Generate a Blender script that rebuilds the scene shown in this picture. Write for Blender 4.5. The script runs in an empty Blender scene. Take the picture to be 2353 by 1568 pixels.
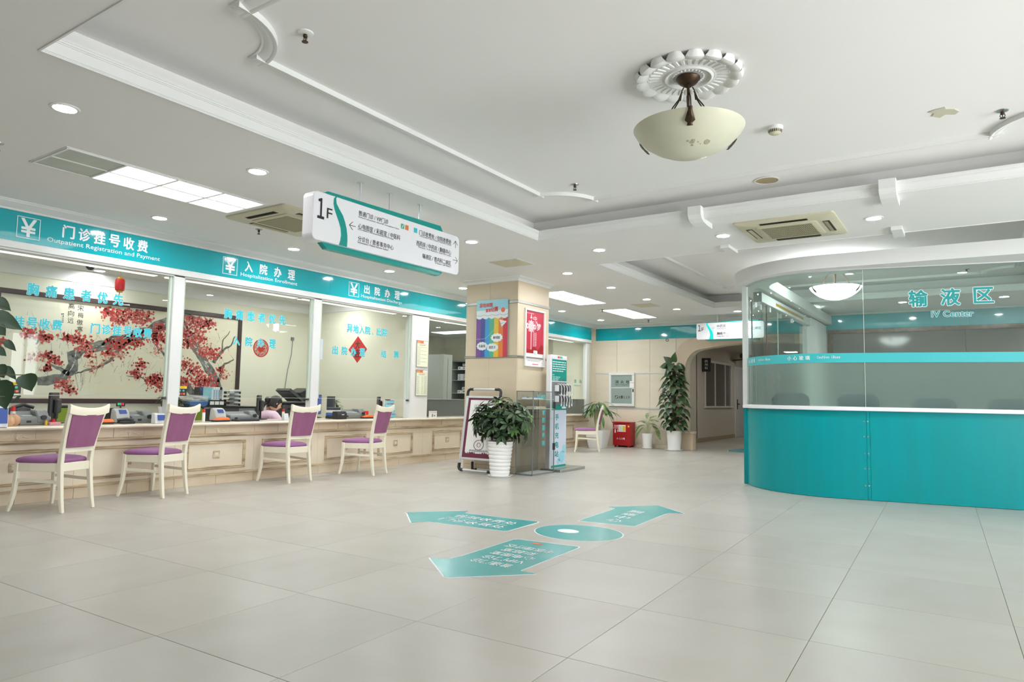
import bpy, bmesh, math, random
from mathutils import Vector as V, Matrix
PI = math.pi
random.seed(7)
SC = bpy.context.scene
COL = SC.collection
# ------------------------------------------------------------ camera, world, light, exposure
cam = bpy.data.cameras.new('camera'); camo = bpy.data.objects.new('camera', cam); COL.objects.link(camo)
cam.sensor_width = 36.0; cam.lens = 24.136; cam.clip_start = 0.05; cam.clip_end = 200
_p, _y, _r = 0.0824386252, -0.588902447, 0.0175238848
_f = V((math.sin(_y)*math.cos(_p), math.cos(_y)*math.cos(_p), math.sin(_p)))
_rt = V((math.cos(_y), -math.sin(_y), 0)); _u = _rt.cross(_f)
_R = _rt*math.cos(_r) + _u*math.sin(_r); _U = -_rt*math.sin(_r) + _u*math.cos(_r)
camo.matrix_world = Matrix(((_R.x, _U.x, -_f.x, 0), (_R.y, _U.y, -_f.y, 0), (_R.z, _U.z, -_f.z, 1.08), (0, 0, 0, 1)))
SC.camera = camo
SC.view_settings.view_transform = 'Standard'; SC.view_settings.look = 'None'
SC.view_settings.gamma = 1.0; SC.view_settings.use_curve_mapping = False
SC.view_settings.exposure = 0.0
w = bpy.data.worlds.new('world'); SC.world = w; w.use_nodes = True
w.node_tree.nodes['Background'].inputs[0].default_value = (0.96, 0.98, 1.0, 1)
w.node_tree.nodes['Background'].inputs[1].default_value = 0.9
def area(name, loc, rot, sx, sy, power, col=(1, 1, 1)):
    l = bpy.data.lights.new(name, 'AREA'); l.shape = 'RECTANGLE'; l.size = sx; l.size_y = sy; l.energy = power; l.color = col
    o = bpy.data.objects.new(name, l); o.location = loc; o.rotation_euler = rot; COL.objects.link(o); return o
DAY = (1.03, 1.0, 1.05)
# daylight entering by the windows right of the camera
for yy, wd in ((1.75, 2.3), (4.6, 2.6), (7.6, 0.7)):
    area('daylight', (4.95, yy, 1.45), (0, PI/2, 0), 2.2, wd, 72*wd, DAY)
# unseen upward lamp added outside the windows to brighten the ceiling
area('upward_fill', (6.6, 3.6, 0.05), (PI, 0, 0), 3.0, 9.0, 1500, DAY)
LENS = 400.0      # luminance of a downlight lens
PANEL = 3.0      # luminance of a ceiling light panel
STRIP = 1.6      # light strips above the counter windows
BOWL = 20.0       # lit pendant bowl
# ------------------------------------------------------------ materials
def lin(c):
    c = c/255.0
    return c/12.92 if c <= 0.04045 else ((c+0.055)/1.055)**2.4
def rgb(r, g, b): return (lin(r), lin(g), lin(b), 1)
def mat(name, col, rough=0.5, metal=0.0, var=None, bump=None, emit=0, coat=0, spec=0.5, coords='Object'):
    """var=(scale, amount, colour2, detail[, stretch]) mottles the base colour; bump=(scale, strength)."""
    m = bpy.data.materials.new(name); m.use_nodes = True
    nt = m.node_tree; b = nt.nodes['Principled BSDF']
    b.inputs['Base Color'].default_value = col; b.inputs['Roughness'].default_value = rough; b.inputs['Metallic'].default_value = metal
    b.inputs['Specular IOR Level'].default_value = spec
    if coat: b.inputs['Coat Weight'].default_value = coat; b.inputs['Coat Roughness'].default_value = 0.04
    if emit: b.inputs['Emission Color'].default_value = col; b.inputs['Emission Strength'].default_value = emit
    if var or bump:
        tc = nt.nodes.new('ShaderNodeNewGeometry' if coords == 'World' else 'ShaderNodeTexCoord')
        src = tc.outputs['Position' if coords == 'World' else 'Object']
    if var:
        mp = nt.nodes.new('ShaderNodeMapping'); nt.links.new(src, mp.inputs['Vector'])
        if len(var) > 4: mp.inputs['Scale'].default_value = var[4]
        nz = nt.nodes.new('ShaderNodeTexNoise'); nz.inputs['Scale'].default_value = var[0]; nz.inputs['Detail'].default_value = var[3]
        nt.links.new(mp.outputs[0], nz.inputs['Vector'])
        rp = nt.nodes.new('ShaderNodeValToRGB'); rp.color_ramp.elements[0].position = 0.35; rp.color_ramp.elements[1].position = 0.68
        nt.links.new(nz.outputs['Fac'], rp.inputs[0])
        ml = nt.nodes.new('ShaderNodeMath'); ml.operation = 'MULTIPLY'; ml.inputs[1].default_value = var[1]; nt.links.new(rp.outputs[0], ml.inputs[0])
        mx = nt.nodes.new('ShaderNodeMix'); mx.data_type = 'RGBA'; mx.inputs['A'].default_value = col; mx.inputs['B'].default_value = var[2]
        nt.links.new(ml.outputs[0], mx.inputs['Factor']); nt.links.new(mx.outputs['Result'], b.inputs['Base Color'])
    if bump:
        nb = nt.nodes.new('ShaderNodeTexNoise'); nb.inputs['Scale'].default_value = bump[0]; nt.links.new(src, nb.inputs['Vector'])
        bp = nt.nodes.new('ShaderNodeBump'); bp.inputs['Strength'].default_value = bump[1]; bp.inputs['Distance'].default_value = 0.01
        nt.links.new(nb.outputs['Fac'], bp.inputs['Height']); nt.links.new(bp.outputs[0], b.inputs['Normal'])
    return m
def emitter(name, col, s):
    m = bpy.data.materials.new(name); m.use_nodes = True; nt = m.node_tree; nt.nodes.clear()
    e = nt.nodes.new('ShaderNodeEmission'); e.inputs[0].default_value = col; e.inputs[1].default_value = s
    o = nt.nodes.new('ShaderNodeOutputMaterial'); nt.links.new(e.outputs[0], o.inputs[0]); return m
def glass(name, tint=(0.955, 0.98, 0.965, 1), ior=1.45, haze=0.0):
    m = bpy.data.materials.new(name); m.use_nodes = True; nt = m.node_tree; nt.nodes.clear()
    t = nt.nodes.new('ShaderNodeBsdfTransparent'); t.inputs[0].default_value = tint
    g = nt.nodes.new('ShaderNodeBsdfGlossy'); g.inputs['Roughness'].default_value = 0.0
    fr = nt.nodes.new('ShaderNodeFresnel'); fr.inputs[0].default_value = ior
    ge = nt.nodes.new('ShaderNodeNewGeometry'); sb = nt.nodes.new('ShaderNodeMath'); sb.operation = 'SUBTRACT'; sb.inputs[0].default_value = 1
    nt.links.new(ge.outputs['Backfacing'], sb.inputs[1])
    ml = nt.nodes.new('ShaderNodeMath'); ml.operation = 'MULTIPLY'; nt.links.new(fr.outputs[0], ml.inputs[0]); nt.links.new(sb.outputs[0], ml.inputs[1])
    mx = nt.nodes.new('ShaderNodeMixShader'); nt.links.new(ml.outputs[0], mx.inputs[0]); nt.links.new(t.outputs[0], mx.inputs[1]); nt.links.new(g.outputs[0], mx.inputs[2])
    out = nt.nodes.new('ShaderNodeOutputMaterial'); last = mx
    if haze:
        d = nt.nodes.new('ShaderNodeBsdfDiffuse'); d.inputs[0].default_value = (0.75, 0.85, 0.82, 1)
        m2 = nt.nodes.new('ShaderNodeMixShader'); m2.inputs[0].default_value = haze
        nt.links.new(mx.outputs[0], m2.inputs[1]); nt.links.new(d.outputs[0], m2.inputs[2]); last = m2
    nt.links.new(last.outputs[0], out.inputs[0]); return m
def frosted(name, col, rough=0.22, white=0.2, ior=1.4):
    m = bpy.data.materials.new(name); m.use_nodes = True; nt = m.node_tree; nt.nodes.clear()
    r = nt.nodes.new('ShaderNodeBsdfRefraction'); r.inputs['Color'].default_value = col; r.inputs['Roughness'].default_value = rough; r.inputs['IOR'].default_value = ior
    d = nt.nodes.new('ShaderNodeBsdfDiffuse'); d.inputs[0].default_value = col
    tl = nt.nodes.new('ShaderNodeBsdfTranslucent'); tl.inputs[0].default_value = col
    a = nt.nodes.new('ShaderNodeMixShader'); a.inputs[0].default_value = 0.5; nt.links.new(d.outputs[0], a.inputs[1]); nt.links.new(tl.outputs[0], a.inputs[2])
    mx = nt.nodes.new('ShaderNodeMixShader'); mx.inputs[0].default_value = white
    nt.links.new(r.outputs[0], mx.inputs[1]); nt.links.new(a.outputs[0], mx.inputs[2])
    o = nt.nodes.new('ShaderNodeOutputMaterial'); nt.links.new(mx.outputs[0], o.inputs[0]); return m
M = {}
M['ceil'] = mat('ceiling_paint', rgb(236, 235, 233), 0.85, var=(0.35, 0.1, rgb(226, 228, 224), 3), coords='World')
M['white'] = mat('white_plaster', rgb(232, 233, 231), 0.65)
M['wall'] = mat('cream_wall_paint', rgb(220, 218, 198), 0.8, var=(0.8, 0.15, rgb(210, 207, 184), 3), coords='World')
M['corr'] = mat('corridor_paint', rgb(196, 188, 176), 0.8)
M['tile'] = mat('beige_floor_tile', rgb(184, 181, 173), 0.32, var=(1.6, 0.5, rgb(174, 169, 156), 6, (1, 2.2, 1)), bump=(6, 0.01), spec=0.45, coords='World')
M['tile2'] = mat('beige_floor_tile_b', rgb(181, 178, 171), 0.34, var=(2.1, 0.5, rgb(171, 165, 153), 6, (2.0, 1, 1)), bump=(6, 0.01), spec=0.45, coords='World')
M['grout'] = mat('tile_joint', rgb(140, 130, 114), 0.9)
M['stone'] = mat('counter_stone', rgb(214, 200, 176), 0.5, var=(2.4, 0.55, rgb(190, 164, 130), 6, (1, .6, 2.2)), coords='World')
M['stonefield'] = mat('counter_panel_stone', rgb(222, 210, 189), 0.45, var=(3.0, 0.35, rgb(204, 186, 158), 5), coords='World')
M['stonemold'] = mat('counter_stone_moulding', rgb(206, 188, 158), 0.5, var=(9.0, 0.75, rgb(128, 106, 80), 8, (1, .35, 3)), coords='World')
M['top'] = mat('counter_top_marble', rgb(232, 224, 204), 0.18, var=(3.5, 0.3, rgb(214, 200, 176), 6), coords='World')
M['teal'] = mat('glossy_teal_board', rgb(16, 168, 178), 0.08, coat=0.6)
M['tealpanel'] = mat('teal_partition_panel', rgb(0, 150, 156), 0.3, var=(2.5, 0.45, rgb(22, 138, 140), 5, (3.5, 3.5, .35)), coords='World', spec=0.25)
M['tealsign'] = mat('teal_acrylic', rgb(0, 150, 142), 0.25)
M['tealfilm'] = mat('teal_vinyl_film', rgb(62, 184, 190), 0.4)
M['tealfloor'] = mat('teal_floor_vinyl', rgb(64, 170, 172), 0.22, var=(2.2, 0.35, rgb(108, 188, 186), 4), coords='World')
M['wtxt'] = mat('white_lettering', rgb(236, 240, 242), 0.5)
M['ttxt'] = mat('turquoise_lettering', rgb(54, 190, 204), 0.5)
M['tealtxt'] = mat('deep_teal_lettering', rgb(0, 150, 150), 0.5)
M['black'] = mat('black_print', rgb(34, 36, 40), 0.5)
M['greyprint'] = mat('grey_print', rgb(120, 122, 128), 0.6)
M['signwhite'] = mat('white_acrylic', rgb(236, 236, 240), 0.3)
M['glass'] = glass('clear_glass')
M['glassiv'] = glass('green_tinted_glass', (0.88, 0.955, 0.93, 1), haze=0.03)
M['glassedge'] = mat('glass_edge', rgb(206, 220, 206), 0.25)
M['glassclear'] = glass('showcase_glass', (0.985, 0.992, 0.988, 1))
M['frost'] = frosted('frosted_film', (0.85, 0.90, 0.885, 1))
M['grayfilm'] = frosted('grey_privacy_film', (0.42, 0.42, 0.41, 1), 0.35, 0.6)
M['frame'] = mat('white_aluminium', rgb(226, 228, 226), 0.35)
M['cream'] = mat('cream_lacquered_wood', rgb(238, 232, 212), 0.32, var=(3, 0.15, rgb(224, 212, 186), 4))
M['purple'] = mat('purple_damask', rgb(142, 86, 120), 0.75, var=(9, 0.35, rgb(166, 108, 146), 5, (1, 1, .35)), bump=(120, 0.25))
M['seatpurple'] = mat('purple_seat_fabric', rgb(150, 100, 146), 0.7, var=(12, 0.3, rgb(132, 76, 128), 4), bump=(160, 0.2))
M['pillar'] = mat('travertine_cladding', rgb(212, 198, 172), 0.4, var=(1.2, 0.4, rgb(198, 182, 154), 6, (1, 1, 5)), coords='World')
M['backstone'] = mat('travertine_wall', rgb(226, 216, 196), 0.4, var=(1.0, 0.4, rgb(212, 200, 174), 6, (1, 1, 5)), coords='World')
M['arch'] = mat('arch_stone', rgb(216, 196, 172), 0.5, var=(1.4, 0.4, rgb(196, 172, 146), 5), coords='World')
M['joint'] = mat('stone_joint', rgb(160, 146, 122), 0.9)
M['steel'] = mat('brushed_steel', rgb(186, 186, 182), 0.28, 0.9)
M['alu'] = mat('satin_aluminium', rgb(214, 216, 218), 0.35, 0.4)
M['dark'] = mat('dark_plastic', rgb(42, 43, 46), 0.42)
M['darkgrey'] = mat('dark_grey_plastic', rgb(74, 76, 78), 0.45)
M['grey'] = mat('grey_plastic', rgb(128, 132, 132), 0.5)
M['lightgrey'] = mat('light_grey_plastic', rgb(186, 190, 188), 0.5)
M['offwhite'] = mat('off_white_plastic', rgb(228, 230, 232), 0.45)
M['orange'] = mat('orange_plastic', rgb(240, 112, 44), 0.4)
M['red'] = mat('red_plastic', rgb(214, 36, 36), 0.4)
M['redbox'] = mat('red_enamel', rgb(176, 26, 32), 0.35)
M['bronze'] = mat('dark_bronze', rgb(66, 52, 40), 0.4, 0.7, var=(30, 0.4, rgb(104, 84, 58), 4))
M['bowl'] = mat('alabaster_glass', rgb(214, 214, 192), 0.3, var=(3.2, 0.4, rgb(196, 194, 166), 4))
M['bowlspot'] = mat('bowl_dust', rgb(168, 166, 140), 0.8)
M['acpanel'] = mat('yellowed_plastic', rgb(208, 203, 178), 0.45, var=(2, 0.3, rgb(194, 186, 154), 4), coords='World')
M['acdark'] = mat('vent_dark', rgb(62, 56, 46), 0.7)
M['acgrille'] = mat('grille_plastic', rgb(176, 170, 140), 0.6)
M['leaf'] = mat('glossy_dark_leaf', rgb(44, 70, 40), 0.38, var=(5, 0.5, rgb(72, 104, 52), 3))
M['leaf2'] = mat('young_leaf', rgb(86, 128, 62), 0.4, var=(6, 0.4, rgb(112, 146, 76), 3))
M['leaf3'] = mat('deep_green_leaf', rgb(34, 58, 36), 0.36, var=(5, 0.5, rgb(54, 84, 46), 3))
M['leafv'] = mat('variegated_leaf', rgb(78, 116, 62), 0.45, var=(22, 0.8, rgb(184, 194, 140), 3))
M['stem'] = mat('plant_stem', rgb(94, 96, 62), 0.7)
M['palestem'] = mat('pale_plant_stem', rgb(192, 194, 156), 0.6)
M['soil'] = mat('potting_soil', rgb(62, 48, 36), 0.95, bump=(60, 0.5))
M['pot'] = mat('white_glazed_pot', rgb(240, 240, 238), 0.18, coat=0.3)
M['maroon'] = mat('maroon_print', rgb(110, 40, 66), 0.5)
M['paper'] = mat('white_paper', rgb(238, 238, 234), 0.8)
M['paleyellow'] = mat('pale_green_notice_paper', rgb(236, 240, 214), 0.7)
M['wood'] = mat('dark_wood_frame', rgb(58, 40, 42), 0.4)
M['brownstone'] = mat('brown_marble', rgb(92, 72, 54), 0.3, var=(14, 0.7, rgb(134, 110, 84), 6), coords='World')
M['pharmacyfill'] = emitter('pharmacy_fill_panel', (1.0, 0.99, 0.95, 1), 9.0)
M['corridorfill'] = emitter('corridor_fill_panel', (1.0, 0.97, 0.9, 1), 48.0)
M['officefill'] = emitter('office_fill_panel', (1.0, 0.99, 0.94, 1), 3.0)
M['darkglass'] = mat('dark_mirror_glass', rgb(118, 112, 106), 0.08, spec=0.4)
M['canvas'] = mat('painting_silk', rgb(216, 208, 184), 0.25, var=(0.9, 0.4, rgb(226, 230, 218), 3), coords='World')
M['ink'] = mat('painted_ink', rgb(74, 74, 70), 0.5, var=(18, 0.7, rgb(150, 150, 142), 5))
M['blossom'] = mat('painted_red', rgb(176, 46, 44), 0.5, var=(14, 0.6, rgb(206, 92, 80), 4))
M['hair'] = mat('black_hair', rgb(34, 30, 30), 0.45, bump=(90, 0.3))
M['skin'] = mat('skin', rgb(226, 182, 156), 0.5)
M['pinkcoat'] = mat('pale_pink_cloth', rgb(236, 206, 224), 0.75)
M['navy'] = mat('navy_upholstery', rgb(26, 38, 64), 0.6)
M['blue'] = mat('blue_plastic', rgb(66, 112, 190), 0.45)
M['lightblue'] = mat('light_blue_plastic', rgb(132, 172, 216), 0.5)
M['greenmesh'] = mat('lime_mesh', rgb(128, 150, 44), 0.7)
M['yellow'] = mat('yellow_print', rgb(238, 196, 40), 0.5)
M['gold'] = mat('gold_trim', rgb(214, 168, 62), 0.35, 0.6)
M['clay'] = mat('tan_ceramic', rgb(206, 164, 130), 0.5)
M['lens'] = emitter('lit_lens', (0.985, 0.98, 1.0, 1), LENS)
M['panel_lit'] = emitter('lit_diffuser', (0.97, 1.0, 0.97, 1), PANEL)
M['panel_off'] = mat('unlit_diffuser', rgb(196, 200, 190), 0.5, var=(7, 0.35, rgb(170, 174, 164), 4), coords='World')
M['strip_lit'] = emitter('lit_strip', (1.0, 0.99, 0.86, 1), STRIP)
M['bowl_lit'] = emitter('lit_bowl', (0.98, 1.0, 1.0, 1), BOWL)
M['screenblue'] = emitter('blue_screen', (0.10, 0.16, 0.42, 1), 0.9)
M['led_green'] = emitter('green_digit', (0.1, 0.9, 0.4, 1), 1.0)
M['led_red'] = emitter('red_digit', (0.95, 0.1, 0.12, 1), 1.0)
M['cyanlit'] = emitter('cyan_lightbox', (0.02, 0.95, 0.86, 1), 0.95)
M['whitelit'] = emitter('white_led_square', (1, 1, 0.97, 1), 1.1)
M['cork'] = mat('corridor_door_paint', rgb(206, 204, 206), 0.5)
M['lav'] = mat('lavender_white_print', rgb(206, 214, 230), 0.5, var=(3, 0.35, rgb(186, 206, 226), 3))
M['tealprint'] = mat('teal_print', rgb(0, 146, 134), 0.5)
for k, c in dict(violet=(122, 84, 150), indigo=(78, 84, 150), sky=(66, 156, 204), mint=(86, 176, 142), amber=(224, 190, 66), tangerine=(222, 126, 64), crimson=(196, 60, 76), skyblue=(150, 210, 226), cloud=(226, 234, 236), shade=(164, 190, 198), sunred=(228, 112, 66), posterred=(190, 46, 68), darkred=(160, 28, 36), titlered=(186, 40, 42), knot=(240, 220, 224)).items():
    M[k] = mat(k + '_print', rgb(*c), 0.35)
# ------------------------------------------------------------ geometry helpers
class MB:
    def __init__(s): s.v = []; s.f = []
    def add(s, vs, fs):
        n = len(s.v); s.v += [tuple(a) for a in vs]; s.f += [tuple(i+n for i in f) for f in fs]; return s
    def box(s, x0, x1, y0, y1, z0, z1):
        return s.add([(x0, y0, z0), (x1, y0, z0), (x1, y1, z0), (x0, y1, z0), (x0, y0, z1), (x1, y0, z1), (x1, y1, z1), (x0, y1, z1)],
                     [(3, 2, 1, 0), (4, 5, 6, 7), (0, 1, 5, 4), (1, 2, 6, 5), (2, 3, 7, 6), (3, 0, 4, 7)])
    def loft(s, rings, closed=False, caps=True):
        n = len(rings[0]); m = len(rings); vs = [p for r in rings for p in r]; fs = []
        for i in range(m if closed else m-1):
            j = (i+1) % m
            for k in range(n): l = (k+1) % n; fs.append((i*n+k, i*n+l, j*n+l, j*n+k))
        if caps and not closed: fs.append(tuple(range(n-1, -1, -1))); fs.append(tuple((m-1)*n+k for k in range(n)))
        return s.add(vs, fs)
    def prism(s, poly, fr=None, d0=0.0, d1=0.01):
        """polygon (x,y) extruded between d0 and d1 along the frame's normal (frame None: x,y,z world)"""
        P = fr.P if fr else (lambda x, y, d: (x, y, d))
        return s.loft([[P(x, y, d0) for x, y in poly], [P(x, y, d1) for x, y in poly]])
    def lathe(s, prof, c=(0, 0, 0), n=24, sx=1.0, sy=1.0, a0=0, wob=None):
        rings = []
        for r, z in prof:
            rings.append([(c[0]+sx*r*(1 if wob is None else wob(k/n))*math.cos(a0+2*PI*k/n), c[1]+sy*r*(1 if wob is None else wob(k/n))*math.sin(a0+2*PI*k/n), c[2]+z) for k in range(n)])
        return s.loft(rings, closed=prof[0][0] > .002 and prof[-1][0] > .002)
    def tube(s, pts, r, n=8, caps=True):
        pts = [V(p) for p in pts]; rr = r if isinstance(r, (list, tuple)) else [r]*len(pts); rings = []; up = None
        for i, p in enumerate(pts):
            t = (pts[min(i+1, len(pts)-1)] - pts[max(i-1, 0)]).normalized()
            if up is None: up = V((0, 0, 1)) if abs(t.z) < .9 else V((1, 0, 0))
            a = t.cross(up)
            if a.length < 1e-4: a = t.cross(V((0, 1, .3)))
            a.normalize(); b = a.cross(t).normalized(); up = b
            rings.append([p + a*(rr[i]*math.cos(2*PI*k/n)) + b*(rr[i]*math.sin(2*PI*k/n)) for k in range(n)])
        return s.loft(rings, caps=caps)
    def cyl(s, p0, p1, r, n=12): return s.tube([p0, p1], r, n)
    def ball(s, c, r, n=12, m=8, sx=1, sy=1, sz=1):
        prof = [(max(1e-4, math.sin(PI*i/m)), -math.cos(PI*i/m)) for i in range(m+1)]
        return s.loft([[(c[0]+sx*r*a*math.cos(2*PI*k/n), c[1]+sy*r*a*math.sin(2*PI*k/n), c[2]+sz*r*z) for k in range(n)] for a, z in prof])
    def bar(s, pts, hw, hd, ax=(1, 0, 0), ay=(0, 1, 0)):
        """rectangular section carried along points; hw/hd half sizes (number or list) along ax/ay"""
        ax = V(ax); ay = V(ay); rings = []
        for i, p in enumerate(pts):
            p = V(p); a = ax*(hw[i] if isinstance(hw, (list, tuple)) else hw); b = ay*(hd[i] if isinstance(hd, (list, tuple)) else hd)
            rings.append([p-a-b, p+a-b, p+a+b, p-a+b])
        return s.loft(rings)
    def sweep(s, prof, path, closed=False):
        """prof (d, z): d to the LEFT of the path direction, z up (absolute when path is 2D)"""
        n = len(path); rings = []
        for i in range(n):
            p = V((path[i][0], path[i][1]))
            a = V((path[(i-1) % n][0], path[(i-1) % n][1])); b = V((path[(i+1) % n][0], path[(i+1) % n][1]))
            d1 = (p-a); d2 = (b-p)
            if not closed and i == 0: d1 = d2
            if not closed and i == n-1: d2 = d1
            d1 = d1.normalized(); d2 = d2.normalized()
            n1 = V((-d1.y, d1.x)); n2 = V((-d2.y, d2.x)); m = n1+n2; m = m/max(m.dot(n1), .2)
            rings.append([(p.x+m.x*d, p.y+m.y*d, z) for d, z in prof])
        return s.loft(rings, closed=closed)
class Fr:
    """flat drawing frame: origin, u (right), v (up); the normal u x v points at the reader"""
    def __init__(s, o, u, v=(0, 0, 1)): s.o = V(o); s.u = V(u).normalized(); s.v = V(v).normalized(); s.n = s.u.cross(s.v)
    def P(s, x, y, d=0.0): return s.o + s.u*x + s.v*y + s.n*d
def setp(o, **k):
    for a, b in k.items():
        if b is not None: o[a] = b
    return o
def ob(name, mb, mt, parent=None, smooth=False, bev=0.0, kind=None, label=None, cat=None, group=None, world=True, segs=1):
    me = bpy.data.meshes.new(name); me.from_pydata(mb.v, [], mb.f); me.validate()
    b = bmesh.new(); b.from_mesh(me); bmesh.ops.recalc_face_normals(b, faces=b.faces)
    if bev:
        es = [e for e in b.edges if len(e.link_faces) == 2 and e.calc_face_angle(0) > 0.5]
        bmesh.ops.bevel(b, geom=es, offset=bev, segments=segs, affect='EDGES', profile=.5)
    b.to_mesh(me); b.free()
    if smooth:
        for p in me.polygons: p.use_smooth = True
        me.set_sharp_from_angle(angle=math.radians(42))
    me.materials.append(mt if not isinstance(mt, str) else M[mt])
    o = bpy.data.objects.new(name, me); COL.objects.link(o)
    if parent is not None:
        if world:
            q = parent
            while q.parent: q = q.parent
            me.transform(q.matrix_basis.inverted())
        o.parent = parent
    return setp(o, kind=kind, label=label, category=cat, group=group)
def thing(name, label, cat, loc=(0, 0, 0), rz=0.0, group=None):
    o = bpy.data.objects.new(name, None); COL.objects.link(o); o.empty_display_size = .1
    o.location = loc; o.rotation_euler = (0, 0, rz); o.matrix_basis = Matrix.Translation(loc) @ Matrix.Rotation(rz, 4, 'Z')
    return setp(o, label=label, category=cat, group=group)
def struct(name, mb, mt, **k): return ob(name, mb, mt, kind='structure', **k)
def dup(root, loc, rz=0.0, label=None, group=None):
    kids = {}
    for o in list(COL.objects):
        if o.parent: kids.setdefault(o.parent.name, []).append(o)
    def rec(o, par):
        c = o.copy(); COL.objects.link(c); c.parent = par
        for ch in kids.get(o.name, []): rec(ch, c)
        return c
    r = rec(root, None); r.matrix_basis = Matrix.Translation(loc) @ Matrix.Rotation(rz, 4, 'Z')
    return setp(r, label=label, group=group)
def txt(body, fr, x0, x1, y0, y1, mt, parent, off=0.002, bold=0.0, edge=None, edgemat='wtxt', th=0.001, name='lettering', rot=0, raw=False):
    """lettering filling the box x0..x1, y0..y1 of a frame"""
    def glyphs(b):
        c = bpy.data.curves.new('t', 'FONT'); c.body = body; c.resolution_u = 2
        o = bpy.data.objects.new('t', c); me = o.to_mesh(); r = ([v.co.copy() for v in me.vertices], [tuple(p.vertices) for p in me.polygons])
        o.to_mesh_clear(); bpy.data.objects.remove(o); bpy.data.curves.remove(c); return r
    vs, fs = glyphs(0.0)
    if not vs: return None
    ax, bx = min(v.x for v in vs), max(v.x for v in vs); ay, by = min(v.y for v in vs), max(v.y for v in vs)
    sx = (x1-x0)/max(bx-ax, 1e-6); sy = (y1-y0)/max(by-ay, 1e-6)
    for b, m_, d in (((edge, edgemat, off),) if edge else ()) + ((bold, mt, off + (th if edge else 0)),):
        vv, ff = glyphs(b)
        mb = MB(); nsh = 1 if not b else (6 if b < .03 else 10); rad = b*(y1-y0)*1.05
        for q in range(nsh):       # heavier strokes: the same glyph laid again around itself
            ox, oy = (rad*math.cos(2*PI*q/nsh), rad*math.sin(2*PI*q/nsh)) if b else (0, 0); dd = d+q*1e-5
            if rot: mb.add([fr.P(x1-(v.x-ax)*sx+ox, y1-(v.y-ay)*sy+oy, dd) for v in vv], ff)
            else: mb.add([fr.P(x0+(v.x-ax)*sx+ox, y0+(v.y-ay)*sy+oy, dd) for v in vv], ff)
        me = bpy.data.meshes.new(name); me.from_pydata(mb.v, [], mb.f); me.materials.append(M[m_])
        q = parent
        while q.parent: q = q.parent
        me.transform(q.matrix_basis.inverted())
        o = bpy.data.objects.new(name if b is not edge or not edge else 'lettering_outline', me); COL.objects.link(o); o.parent = parent
    return o
def rrect(x0, x1, y0, y1, r, n=5):
    out = []
    for cx, cy, a in ((x1-r, y0+r, -PI/2), (x1-r, y1-r, 0), (x0+r, y1-r, PI/2), (x0+r, y0+r, PI)):
        for k in range(n+1): out.append((cx+r*math.cos(a+PI/2*k/n), cy+r*math.sin(a+PI/2*k/n)))
    return out
def circle(cx, cy, r, n=24, ry=None): return [(cx+r*math.cos(2*PI*k/n), cy+(ry or r)*math.sin(2*PI*k/n)) for k in range(n)]
def flat(name, poly, fr, d, mt, parent, th=0.001): return ob(name, MB().prism(poly, fr, d, d+th), mt, parent)
def rect(x0, x1, y0, y1): return [(x0, y0), (x1, y0), (x1, y1), (x0, y1)]
def lines(name, fr, rows, mt, parent, d=0.003):
    mb = MB()
    for x0, x1, y0, y1 in rows: mb.prism(rect(x0, x1, y0, y1), fr, d, d+.0006)
    return ob(name, mb, mt, parent)
def smear(x0, x1, y0, y1, seed, w=(0.012, 0.05), gap=0.006):
    """blocks standing for a line of small print that cannot be read in the photograph"""
    rr = random.Random(seed); out = []; x = x0
    while x < x1:
        l = rr.uniform(*w); out.append((x, min(x+l, x1), y0, y1)); x += l+gap
    return out
# ------------------------------------------------------------ the setting: floor with its tiles
floor = struct('floor', MB().box(-13, 5.2, -5.6, 27, -0.06, -0.0035), 'grout')
TR = 0.0292; TS = 0.8134; ORG = (-3.064, 2.563)     # tile grid: rotation, pitch, one joint crossing
tm = []
for q in range(2):
    mb = MB(); h = TS/2-0.0011; mb.box(-h, h, -h, h, -0.0035, 0.0)
    t0 = ob('floor_tile', mb, 'tile' if q == 0 else 'tile2', floor, bev=0.0012); tm.append(t0)
first = [True, True]; ct, st = math.cos(TR), math.sin(TR)
far = MB()
for i in range(-7, 10):
    for j in range(-6, 30):
        lx, ly = (i+.5)*TS, (j+.5)*TS
        x = ORG[0] + lx*ct - ly*st; y = ORG[1] + lx*st + ly*ct
        if x < -7.85 or x > 4.9 or y < -5 or y > 24 or (y > 15 and x > -2) or (y > 15.2 and x < -6.2) or (y > 9.9 and x > -2.2): continue
        if y < 0.2 or x > 2.9 or y > 17.5 or (y < 1.6 and x > 1):
            h = TS/2-0.0011; far.add([(x+(a*ct-b*st)*h, y+(a*st+b*ct)*h, z) for z in (-0.0035, 0) for a, b in ((-1, -1), (1, -1), (1, 1), (-1, 1))], [(3, 2, 1, 0), (4, 5, 6, 7), (0, 1, 5, 4), (1, 2, 6, 5), (2, 3, 7, 6), (3, 0, 4, 7)]); continue
        q = (i*7+j*3) % 2
        o = tm[q] if first[q] else tm[q].copy()
        if not first[q]: COL.objects.link(o); o.parent = floor
        first[q] = False; o.location = (x, y, 0); o.rotation_euler = (0, 0, TR)
ob('outer_tiles', far, 'tile', floor, kind='stuff')
# rooms without visible floor
struct('floor_office', MB().box(-13, -7.85, -5.5, 15.2, -0.003, 0.002), 'grey')
struct('floor_infusion', MB().box(-2.4, 5, 9.9, 15.0, -0.003, 0.0015), 'tile')
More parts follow.
